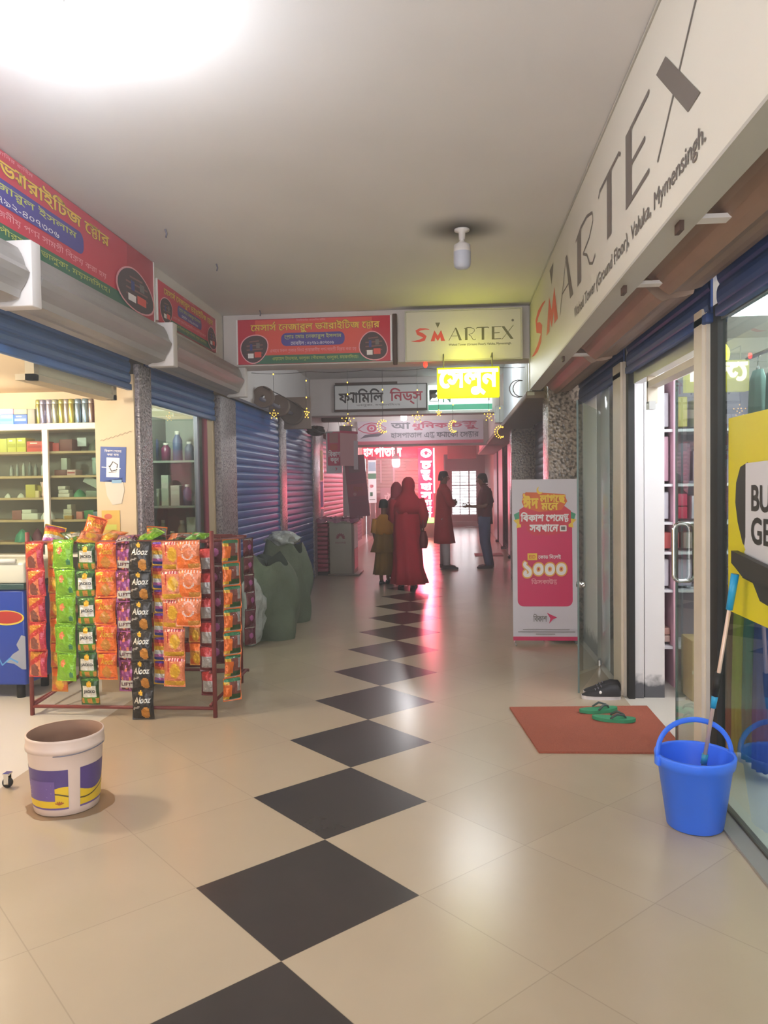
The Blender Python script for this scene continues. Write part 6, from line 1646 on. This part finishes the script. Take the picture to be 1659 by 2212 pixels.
mb = MB(); mb.tube([(0.04, 0.01, -0.98), (0.04, 0.01, 0)], 0.03, m_alu, 8); mb.tube([(0.2, 0.01, -0.98), (0.2, 0.01, 0)], 0.03, m_alu, 8); mb.build('legs', t)
t = thing('notice_board', 'low pale board with round Bengali lettering behind the group of people', 'sign', (-1.62, 20.9, 0.0))
mb = MB(); mb.box(0, 0.95, 0, 0.03, 0.2, 1.45, M('notice_mauve', '#c3aeb0', 0.5)); mb.box(0.05, 0.1, 0, 0.03, 0, 0.2, m_alu); mb.box(0.85, 0.9, 0, 0.03, 0, 0.2, m_alu); mb.build('panel', t)
p = MB(); P = Print(p, flat); P.text('টেলি', 0.12, 0.62, 1.05, 1.3, c_wh, 0.05); P.ell(0.3, 0.8, 0.14, 0.12, M('notice_dark', '#8d7479', 0.5)); p.build('print', t)
mb = MB(); mb.bbox(0.42, 1.3, 21.35, 21.58, 2.30, 2.72, M('brown_sign', '#7a4a44', 0.6), 0.02); o = mb.build('sign_box'); tag(o, 'dull red-brown box sign above the far window', 'sign')
# shop lights on the left, then two added behind the other glass fronts
lamp_light('shop_light', (-3.0, 1.6, 2.20), P_SHOP_LEFT, (1.0, 0.92, 0.78), 0.12)
lamp_light('shop_light', (-3.2, 3.0, 2.25), P_SHOP_LEFT * 0.25, (1.0, 0.9, 0.72), 0.1)
t_bulb('added lit bulb inside the left glass-fronted shop, above the dim shelf', (-2.2, 4.3, 2.34), True, 14, (0.95, 1.0, 0.95), 0.0, 0.6)  # bulb added to brighten the goods behind this glass
lamp_light('shop_light', (2.6, 4.6, 2.3), 14, (0.93, 0.96, 1.0), 0.12)  # fill light added for the dark panels of the farther right shop
# ================================================================== PEOPLE
def skin_mesh(name, verts, edges, radii, m, parent, root=0, sub=2):
    me = bpy.data.meshes.new(name + '_cage'); me.from_pydata([tuple(v) for v in verts], edges, []); me.update()
    o = bpy.data.objects.new(name, me); COL.objects.link(o)
    sk = o.modifiers.new('Skin', 'SKIN'); sk.use_smooth_shade = True
    if not me.skin_vertices: return None
    for i, r in enumerate(radii):
        d = me.skin_vertices[0].data[i]; d.radius = (r, r) if not isinstance(r, tuple) else r; d.use_root = (i == root)
    s = o.modifiers.new('Sub', 'SUBSURF'); s.levels = sub; s.render_levels = sub
    dg = bpy.context.evaluated_depsgraph_get(); dg.update()
    new = bpy.data.meshes.new_from_object(o.evaluated_get(dg))
    new.name = name
    for p in new.polygons: p.use_smooth = True
    new.materials.clear(); new.materials.append(m)
    bpy.data.objects.remove(o); bpy.data.meshes.remove(me)
    r = bpy.data.objects.new(name, new); COL.objects.link(r); r.parent = parent
    return r
class Body:
    """stick figure for the skin surface; d = facing direction in the x-y plane"""
    def __init__(self): self.v, self.e, self.r = [], [], []
    def add(self, p, r, to=None):
        self.v.append(Vector(p)); self.r.append(r); i = len(self.v) - 1
        if to is not None: self.e.append((to, i))
        return i
    def chain(self, start, pts):
        i = start
        for p, r in pts: i = self.add(p, r, i)
        return i
    def hand(self, wrist, fwd, side, curl=0.35, s=1.0):
        """palm, four fingers of different lengths and a thumb; fwd = towards the fingertips, side = towards the thumb"""
        f = Vector(fwd).normalized(); sd = Vector(side); sd = (sd - f * sd.dot(f)).normalized(); n = f.cross(sd)
        w = self.v[wrist]
        palm = self.add(w + f * 0.05 * s, (0.036 * s, 0.019 * s), wrist)
        for k, (off, L) in enumerate(((0.030, 0.078), (0.010, 0.088), (-0.011, 0.082), (-0.031, 0.064))):
            b = self.v[palm] + f * 0.036 * s + sd * off * s
            i = self.add(b, 0.0095 * s, palm)
            q1 = b + (f * cos(curl) + n * sin(curl)) * L * 0.5 * s
            q2 = q1 + (f * cos(curl * 2) + n * sin(curl * 2)) * L * 0.5 * s
            i = self.add(q1, 0.0088 * s, i); self.add(q2, 0.0075 * s, i)
        t0 = w + f * 0.03 * s + sd * 0.03 * s
        i = self.add(t0, 0.012 * s, palm); i = self.add(t0 + (f * 0.6 + sd * 0.7).normalized() * 0.035 * s, 0.0105 * s, i); self.add(t0 + (f * 0.75 + sd * 0.6).normalized() * 0.062 * s, 0.009 * s, i)
m_skin = M('skin_brown', '#8a5a42', 0.55); m_hair = M('hair_black', '#17120f', 0.6)
m_burqa = M('burqa_maroon_glow', '#b0182f', 0.85, noise=0.12, nscale=5); m_burqa2 = M('shawl_rose', '#b53f50', 0.85, noise=0.15, nscale=6)  # red glow of the far end is put into the robe colour
m_kurta = M('kurta_red_glow', '#c21f2c', 0.8, noise=0.1, nscale=6); m_paj = M('pyjama_white', '#cfc3c6', 0.8, noise=0.08, nscale=10)  # kurta reddened to carry the glow near the lit sign
m_polo = M('polo_maroon', '#6e2830', 0.8, noise=0.15, nscale=12); m_jean = M('jeans_blue', '#55658a', 0.8, noise=0.2, nscale=9)
m_ochre = M('dress_ochre', '#8f661c', 0.85, noise=0.15, nscale=7); m_ylw = M('dress_yellow', '#d08a10', 0.8); m_leath = M('shoe_leather', '#2b1c19', 0.6)
def face(mb, c, d, s, skin, hair, beard=False):
    """nose, brows, eyes, mouth and ears on a head centred at c looking along d"""
    d = Vector(d).normalized(); r = Vector((d.y, -d.x, 0)); u = Vector((0, 0, 1))
    def pt(a, b, h): return c + r * a * s + d * b * s + u * h * s
    mb.loft([], skin) if False else None
    mb.tube([pt(0, 0.086, 0.012), pt(0, 0.106, -0.018), pt(0, 0.10, -0.032), pt(0, 0.088, -0.036)], [0.007 * s, 0.012 * s, 0.014 * s, 0.008 * s], skin, 8)
    for q in (-1, 1):
        mb.ball(pt(q * 0.031, 0.083, 0.012), 0.011 * s, 0.011 * s, 0.007 * s, c_wh, 8, 5); mb.ball(pt(q * 0.031, 0.091, 0.012), 0.005 * s, 0.005 * s, 0.005 * s, hair, 8, 5)
        mb.tube([pt(q * 0.014, 0.092, 0.030), pt(q * 0.034, 0.090, 0.035), pt(q * 0.052, 0.078, 0.028)], 0.004 * s, hair, 6)
        mb.ball(pt(q * 0.077, -0.005, -0.005), 0.012 * s, 0.018 * s, 0.030 * s, skin, 10, 6)
    mb.tube([pt(-0.022, 0.086, -0.058), pt(0, 0.093, -0.056), pt(0.022, 0.086, -0.058)], 0.005 * s, M('lip', '#6e3a34', 0.5), 6)
def head_chain(B, neck, d, top, s=1.0):
    """neck -> skull, with chin and back of the head; returns the head centre"""
    d = Vector(d).normalized(); p = B.v[neck]
    c = Vector((top[0], top[1], top[2] - 0.115 * s))
    h0 = B.add(c + Vector((0, 0, -0.055 * s)) + d * 0.012 * s, (0.062 * s, 0.070 * s), neck)
    h1 = B.add(c + d * 0.004, (0.074 * s, 0.088 * s), h0)
    B.add(c + Vector((0, 0, 0.055 * s)) - d * 0.006, (0.066 * s, 0.080 * s), h1)
    return c
def hair_cap(mb, c, d, s, m, low=-0.02):
    d = Vector(d).normalized(); a0 = math.atan2(d.y, d.x)
    def fn(u, v):
        a = 2 * pi * u; front = max(0, cos(a)) 
        b = (0.5 * pi) * v
        zmin = -0.055 + 0.095 * front ** 0.6
        z = zmin * (1 - sin(b)) + 0.122 * sin(b)
        r = cos(b) ** 0.55 if v < 1 else 0.0
        return (c[0] + 0.091 * s * r * cos(a + a0) * 1.02 - d.x * 0.006, c[1] + 0.091 * s * r * sin(a + a0) - d.y * 0.006, c[2] + z * s)
    mb.grid(fn, 24, 8, m, True, True)
def foot_shoe(mb, ankle, d, s, m):
    d = Vector(d).normalized(); sd = Vector((d.y, -d.x, 0)); a = Vector(ankle)
    rings = [(-0.06, 0.036, 0.085), (-0.03, 0.042, 0.09), (0.03, 0.045, 0.075), (0.10, 0.05, 0.05), (0.16, 0.044, 0.038), (0.195, 0.022, 0.026)]
    vs, fs = [], []; n = 10
    for y, w, h in rings:
        for j in range(n + 1):
            t_ = pi * j / n; p = a + d * y * s + sd * cos(t_) * w * s; vs.append((p.x, p.y, 0.004 + h * s * sin(t_) ** 0.7))
    for i in range(len(rings) - 1):
        for j in range(n): fs.append((i * (n + 1) + j, i * (n + 1) + j + 1, (i + 1) * (n + 1) + j + 1, (i + 1) * (n + 1) + j))
    mb.add(vs, fs, m, True)
    mb.add([(a + d * y * s + sd * w * s).to_tuple()[:2] + (0.004,) for y, w, h in rings] + [(a + d * y * s - sd * w * s).to_tuple()[:2] + (0.004,) for y, w, h in reversed(rings)], [tuple(range(12))], m)
def figure(label, loc, H_, d, J, skin=m_skin, hair=True, hands=None, s=1.0, scarf=False):
    """J: joint positions in local metres (x, y, z)"""
    t = thing('person', label, 'person', loc)
    B = Body()
    pel = B.add(J['pelvis'], 0.11 * s)
    ch = B.chain(pel, [(Vector(J['pelvis']).lerp(Vector(J['chest']), 0.5), 0.105 * s), (J['chest'], 0.118 * s)])
    nk = B.chain(ch, [(J['neck'], 0.055 * s)])
    c = head_chain(B, nk, J['look'], J['top'], s)
    for q in 'LR':
        sh = B.add(J['sh' + q], 0.062 * s, ch)
        el = B.add(J['el' + q], 0.042 * s, sh); wr = B.add(J['wr' + q], 0.028 * s, el)
        hd = (hands or {}).get(q)
        f = hd[0] if hd else Vector(J['wr' + q]) - Vector(J['el' + q]); sd = hd[1] if hd else d
        B.hand(wr, f, sd, hd[2] if hd else 0.4, s)
        hp = B.add(J['hip' + q], 0.088 * s, pel); kn = B.add(J['kn' + q], 0.060 * s, hp); an = B.add(J['an' + q], 0.038 * s, kn)
        dd = Vector(J.get('toe' + q, d)).normalized()
        B.add(Vector(J['an' + q]) + dd * 0.10 * s + Vector((0, 0, -0.045 * s)), 0.030 * s, an)
    skin_mesh('body', B.v, B.e, B.r, skin, t)
    mb = MB(); face(mb, c, J['look'], s, skin, m_hair); mb.build('face', t)
    if hair:
        mb = MB(); hair_cap(mb, c, J['look'], s, m_hair); mb.build('hair', t)
    return t, c
# ---- the man in jeans, facing left, one hand held out
J = dict(pelvis=(0.0, 0, 0.93), chest=(0.02, 0, 1.27), neck=(0.0, 0, 1.47), top=(-0.03, 0, 1.71), look=(-1, -0.12, 0),
         shL=(0.03, -0.17, 1.40), elL=(0.02, -0.22, 1.12), wrL=(-0.24, -0.20, 1.12), shR=(0.05, 0.17, 1.40), elR=(0.14, 0.24, 1.13), wrR=(0.06, 0.22, 0.92),
         hipL=(0.0, -0.09, 0.88), knL=(-0.01, -0.11, 0.48), anL=(0.07, -0.10, 0.09), hipR=(0.0, 0.09, 0.88), knR=(0.03, 0.11, 0.48), anR=(0.10, 0.10, 0.09), toeL=(-1, -0.1, 0), toeR=(-1, 0.25, 0))
t, c = figure('man in a dark maroon polo shirt and blue jeans, holding out one hand', (1.13, 11.65, 0), 1.71, (-1, 0, 0), J, hands={'L': ((-1, 0, 0.15), (0, 0, 1), 0.12), 'R': ((-0.2, 0, -1), (-1, 0, 0), 0.4)})
mb = MB()
mb.loft([(0.015, 0, 0.80, 0.135, 0.185), (0.01, 0, 0.95, 0.135, 0.18), (0.0, 0, 1.10, 0.135, 0.175), (0.015, 0, 1.26, 0.14, 0.195), (0.025, 0, 1.38, 0.12, 0.20), (0.02, 0, 1.445, 0.075, 0.115), (0.005, 0, 1.485, 0.058, 0.062)], m_polo, 28, True, 0.02, 5)
for sh, el in ((J['shL'], J['elL']), (J['shR'], J['elR'])):
    a, b = Vector(sh), Vector(el); mb.tube([a + Vector((0, 0, 0.015)), a.lerp(b, 0.35), a.lerp(b, 0.85)], [0.082, 0.075, 0.066], m_polo, 14)
mb.tube([(0.06 * cos(2 * pi * k / 12), 0.062 * sin(2 * pi * k / 12), 1.485 + (0.012 if k in (5, 6, 7) else 0.022)) for k in range(12)], 0.012, m_polo, 6, closed=True)
mb.build('polo_shirt', t)
mb = MB()
for q in 'LR':
    h_, k_, a_ = Vector(J['hip' + q]), Vector(J['kn' + q]), Vector(J['an' + q])
    mb.tube([h_ + Vector((0, 0, 0.05)), h_.lerp(k_, 0.3), h_.lerp(k_, 0.8), k_, k_.lerp(a_, 0.5), a_ + Vector((0, 0, -0.03))], [0.112, 0.108, 0.088, 0.080, 0.074, 0.070], m_jean, 16)
mb.loft([(0, 0, 0.82, 0.12, 0.17), (0, 0, 0.93, 0.125, 0.175), (0, 0, 0.98, 0.12, 0.168)], m_jean, 24); mb.build('jeans', t)
mb = MB(); foot_shoe(mb, J['anL'], (-1, -0.1, 0), 1.1, m_leath); foot_shoe(mb, J['anR'], (-1, 0.25, 0), 1.1, m_leath); mb.build('shoes', t)
# ---- the man in the long kurta, facing right
J = dict(pelvis=(-0.02, 0, 0.96), chest=(-0.01, 0, 1.30), neck=(-0.02, 0, 1.51), top=(-0.01, 0, 1.76), look=(1, -0.15, 0),
         shL=(-0.01, 0.18, 1.43), elL=(0.10, 0.22, 1.18), wrL=(0.19, 0.05, 1.20), shR=(0.0, -0.18, 1.43), elR=(0.12, -0.20, 1.17), wrR=(0.17, 0.02, 1.17),
         hipL=(-0.02, 0.09, 0.91), knL=(0.0, 0.10, 0.50), anL=(-0.02, 0.10, 0.09), hipR=(-0.02, -0.09, 0.91), knR=(0.01, -0.10, 0.50), anR=(0.03, -0.12, 0.09), toeL=(1, 0.2, 0), toeR=(1, -0.25, 0))
t, c = figure('man in a long dark red kurta over white trousers, arms folded', (0.41, 11.6, 0), 1.76, (1, 0, 0), J, hands={'L': ((0.3, -1, -0.1), (0, 0, 1), 0.3), 'R': ((0.3, 1, 0.1), (0, 0, 1), 0.3)})
mb = MB()
mb.loft([(0.0, 0, 0.46, 0.185, 0.22, 0, 0.07), (-0.01, 0, 0.60, 0.175, 0.21, 0, 0.05), (-0.02, 0, 0.95, 0.145, 0.19, 0, 0.03), (-0.01, 0, 1.12, 0.14, 0.18, 0, 0.02), (0.0, 0, 1.30, 0.145, 0.20, 0, 0.0), (-0.005, 0, 1.42, 0.12, 0.20), (-0.015, 0, 1.485, 0.075, 0.11), (-0.02, 0, 1.53, 0.06, 0.062)], m_kurta, 32, True, 0.0, 6)
for sh, el, wr in (('shL', 'elL', 'wrL'), ('shR', 'elR', 'wrR')):
    a, b, w_ = Vector(J[sh]), Vector(J[el]), Vector(J[wr]); mb.tube([a + Vector((0, 0, 0.015)), a.lerp(b, 0.5), b, b.lerp(w_, 0.5), b.lerp(w_, 0.92)], [0.082, 0.075, 0.068, 0.060, 0.056], m_kurta, 14)
mb.build('kurta', t)
mb = MB()
for q in 'LR':
    h_, k_, a_ = Vector(J['hip' + q]), Vector(J['kn' + q]), Vector(J['an' + q])
    mb.tube([h_, h_.lerp(k_, 0.6), k_, k_.lerp(a_, 0.5), a_ + Vector((0, 0, -0.02))], [0.10, 0.095, 0.085, 0.078, 0.068], m_paj, 16)
mb.build('trousers', t)
mb = MB(); foot_shoe(mb, J['anL'], (1, 0.2, 0), 1.1, m_leath); foot_shoe(mb, J['anR'], (1, -0.25, 0), 1.1, m_leath); mb.build('shoes', t)
# ---- the woman in the long robe, seen from behind
J = dict(pelvis=(0, 0, 0.88), chest=(0, 0, 1.20), neck=(0, 0.01, 1.385), top=(0.02, 0.02, 1.63), look=(0.1, 1, 0),
         shL=(-0.17, 0, 1.30), elL=(-0.21, 0.05, 1.03), wrL=(-0.12, 0.18, 0.96), shR=(0.17, 0, 1.30), elR=(0.245, -0.02, 1.07), wrR=(0.20, 0.14, 0.92),
         hipL=(-0.09, 0, 0.83), knL=(-0.09, 0.03, 0.46), anL=(-0.10, 0.0, 0.085), hipR=(0.09, 0, 0.83), knR=(0.08, 0.05, 0.46), anR=(0.07, 0.10, 0.085), toeL=(-0.1, 1, 0), toeR=(0.15, 1, 0))
t, c = figure('woman in a long maroon robe and headscarf walking away, a bag at her right side', (-0.10, 8.85, 0), 1.63, (0, 1, 0), J, hair=False)
mb = MB()
mb.loft([(0.02, -0.03, 0.085, 0.262, 0.235, 0, 0.12), (0.005, -0.01, 0.30, 0.215, 0.195, 0, 0.08), (0.0, 0, 0.60, 0.20, 0.18, 0, 0.05), (-0.01, 0, 0.90, 0.195, 0.165, 0, 0.03), (-0.01, 0, 1.06, 0.185, 0.15, 0, 0.02), (0, 0, 1.22, 0.20, 0.145), (0, 0, 1.31, 0.19, 0.12), (0, 0.005, 1.37, 0.11, 0.09), (0, 0.01, 1.42, 0.065, 0.065)], m_burqa, 44, True, 0.0, 8)
for q in 'LR':
    a, b, w_ = Vector(J['sh' + q]), Vector(J['el' + q]), Vector(J['wr' + q]); mb.tube([a + Vector((0, 0, 0.01)), a.lerp(b, 0.5), b, b.lerp(w_, 0.5), b.lerp(w_, 0.95)], [0.085, 0.082, 0.078, 0.072, 0.07], m_burqa, 14)
mb.build('robe', t)
mb = MB()
mb.loft([(0.0, -0.02, 1.10, 0.19, 0.13, 0, 0.05), (0.0, -0.015, 1.22, 0.205, 0.15, 0, 0.02), (0.005, -0.005, 1.32, 0.175, 0.13), (0.01, 0.0, 1.385, 0.115, 0.105), (0.015, 0.0, 1.44, 0.093, 0.10), (0.02, 0.0, 1.50, 0.097, 0.112), (0.02, 0.0, 1.56, 0.092, 0.11), (0.02, 0.005, 1.61, 0.068, 0.085), (0.02, 0.01, 1.638, 0.028, 0.035)], m_burqa, 32, True, 0.0, 7); mb.build('headscarf', t)
mb = MB(); foot_shoe(mb, J['anL'], (-0.1, 1, 0), 0.95, m_leath); foot_shoe(mb, J['anR'], (0.15, 1, 0), 0.95, m_leath); mb.build('shoes', t)
t = thing('handbag', 'maroon handbag hanging at the right side of the woman in the long robe', 'bag', (0.135, 8.83, 0.60))
mb = MB(); mb.grid(lambda u, v: (0.065 * cos(2 * pi * u) * (0.55 + 0.45 * sin(pi * min(0.98, 0.15 + v * 0.85))), 0.11 * sin(2 * pi * u) * (0.7 + 0.3 * sin(pi * (0.2 + 0.7 * v))), 0.24 * v), 24, 10, M('bag_maroon', '#6a1a1e', 0.5), True, True)
mb.add([(0.065 * cos(2 * pi * k / 24) * 0.75, 0.11 * sin(2 * pi * k / 24) * 0.88, 0.002) for k in range(24)], [tuple(reversed(range(24)))], M('bag_maroon'))
mb.build('bag_body', t); mb = MB(); mb.tube([(0.0, -0.06, 0.23), (-0.005, -0.04, 0.40), (0.0, 0.02, 0.47), (0.0, 0.06, 0.40), (0.0, 0.07, 0.23)], 0.008, M('bag_maroon'), 8); mb.build('strap', t)
# ---- the second woman, mostly hidden to the left behind the robe
J2 = {k: v for k, v in J.items()}
J2.update(top=(0.0, 0.02, 1.565), neck=(0, 0.01, 1.33), chest=(0, 0, 1.15), shL=(-0.155, 0, 1.25), shR=(0.155, 0, 1.25), elL=(-0.19, 0.03, 0.99), elR=(0.2, 0.03, 0.99), wrL=(-0.12, 0.16, 0.95), wrR=(0.12, 0.16, 0.95), look=(0.35, 1, 0))
t, c = figure('woman with a rosy headscarf half hidden behind the long maroon robe', (-0.335, 9.95, 0), 1.60, (0, 1, 0), J2, hair=False, s=0.97)
mb = MB(); mb.loft([(0, -0.01, 0.12, 0.20, 0.18, 0, 0.08), (0, 0, 0.6, 0.175, 0.16, 0, 0.05), (0, 0, 0.95, 0.165, 0.15, 0, 0.02), (0, 0, 1.15, 0.175, 0.14), (0, 0, 1.25, 0.165, 0.115), (0, 0.005, 1.31, 0.1, 0.085), (0, 0.01, 1.36, 0.06, 0.06)], m_burqa2, 36, True, 0, 8)
for q in 'LR':
    a, b, w_ = Vector(J2['sh' + q]), Vector(J2['el' + q]), Vector(J2['wr' + q]); mb.tube([a, a.lerp(b, 0.5), b, b.lerp(w_, 0.92)], [0.078, 0.074, 0.07, 0.062], m_burqa2, 14)
mb.build('dress', t)
mb = MB(); mb.loft([(0, -0.02, 1.08, 0.175, 0.12, 0, 0.05), (0, -0.01, 1.18, 0.18, 0.13, 0, 0.02), (0, 0, 1.27, 0.14, 0.115), (0, 0, 1.33, 0.095, 0.095), (0, 0, 1.40, 0.09, 0.10), (0, 0, 1.47, 0.09, 0.105), (0, 0.005, 1.53, 0.07, 0.085), (0, 0.01, 1.572, 0.028, 0.035)], m_burqa2, 30, True, 0, 7); mb.build('headscarf', t)
mb = MB(); foot_shoe(mb, J2['anL'], (-0.1, 1, 0), 0.92, m_leath); foot_shoe(mb, J2['anR'], (0.15, 1, 0), 0.92, m_leath); mb.build('shoes', t)
# ---- the girl in yellow
s_ = 0.78
J = dict(pelvis=(0, 0, 0.66), chest=(0, 0, 0.90), neck=(0, 0.01, 1.06), top=(0.0, 0.02, 1.305), look=(0.45, 1, 0),
         shL=(-0.115, 0, 1.00), elL=(-0.15, 0.0, 0.79), wrL=(-0.13, 0.10, 0.62), shR=(0.115, 0, 1.00), elR=(0.16, 0.02, 0.80), wrR=(0.2, 0.10, 0.66),
         hipL=(-0.065, 0, 0.63), knL=(-0.06, 0.02, 0.36), anL=(-0.045, -0.02, 0.075), hipR=(0.065, 0, 0.63), knR=(0.06, 0.04, 0.36), anR=(0.05, 0.06, 0.075), toeL=(0.15, 1, 0), toeR=(0.3, 1, 0))
t, c = figure('girl in a yellow top and ochre skirt, at the left of the two women', (-0.495, 9.38, 0), 1.3, (0, 1, 0), J, s=s_)
mb = MB(); mb.loft([(0, 0, 0.77, 0.135, 0.115, 0, 0.03), (0, 0, 0.88, 0.125, 0.10), (0, 0, 0.98, 0.13, 0.095), (0, 0, 1.035, 0.085, 0.075), (0, 0.005, 1.075, 0.05, 0.05)], m_ylw, 28, True, 0, 7)
for q in 'LR':
    a, b = Vector(J['sh' + q]), Vector(J['el' + q]); mb.tube([a, a.lerp(b, 0.5), a.lerp(b, 1.0)], [0.055, 0.056, 0.056], m_ylw, 12)
mb.build('top', t)
mb = MB(); mb.loft([(-0.01, 0, 0.50, 0.19, 0.165, 0, 0.10), (-0.005, 0, 0.64, 0.155, 0.14, 0, 0.06), (0, 0, 0.79, 0.128, 0.11, 0, 0.0)], m_ochre, 40, True, 0, 9)
mb.loft([(0.0, 0, 0.155, 0.165, 0.15, 0, 0.10), (0, 0, 0.35, 0.14, 0.13, 0, 0.08), (0, 0, 0.58, 0.12, 0.11, 0, 0.04)], m_ochre, 40, True, 0, 10); mb.build('skirt', t)
mb = MB(); foot_shoe(mb, J['anL'], (0.15, 1, 0), 0.75, m_leath); foot_shoe(mb, J['anR'], (0.3, 1, 0), 0.75, m_leath); mb.build('shoes', t)
# ================================================================== ADDED HAZE
hz = bpy.data.materials.new('added_haze'); hz.use_nodes = True  # scatter volume added to veil the passage and spread the lamp glow
nt = hz.node_tree; nt.nodes.clear()
o_ = nt.nodes.new('ShaderNodeOutputMaterial'); v_ = nt.nodes.new('ShaderNodeVolumeScatter')
v_.inputs['Density'].default_value = 0.024; v_.inputs['Anisotropy'].default_value = 0.55
nt.links.new(v_.outputs[0], o_.inputs['Volume'])
mb = MB(); mb.box(-5.0, 5.2, -4.58, 26.4, -0.4, H + 0.4, hz)
ho = mb.build('haze'); tag(ho, 'thin haze volume added to the passage for a bright veil and glows', 'haze', kind='stuff')
# ================================================================== PIECES OF PARTS GO ONE LEVEL DEEPER
def under(child, parents):
    for c in [o for o in COL.objects if o.parent is not None and o.parent.parent is None and o.name.split('.')[0] == child]:
        for b in COL.objects:
            if b.parent is c.parent and b is not c and b.name.split('.')[0] in parents:
                c.parent = b
                break
for child, parents in (('lettering', ('panel', 'lit_panel', 'lit_body')), ('print', ('sheet', 'panel')), ('rim', ('body',)), ('label', ('body',)), ('emblem', ('body',)), ('laces', ('upper',)),
                       ('diffuser', ('bulb_neck', 'frame')), ('face', ('body',)), ('wire_bulb', ('drop_wire',)), ('sleeve', ('pole',)), ('fittings', ('curtain',)), ('flower_top', ('body',)), ('closer_track', ('beam',)), ('edge_trim', ('glass',))):
    under(child, parents)
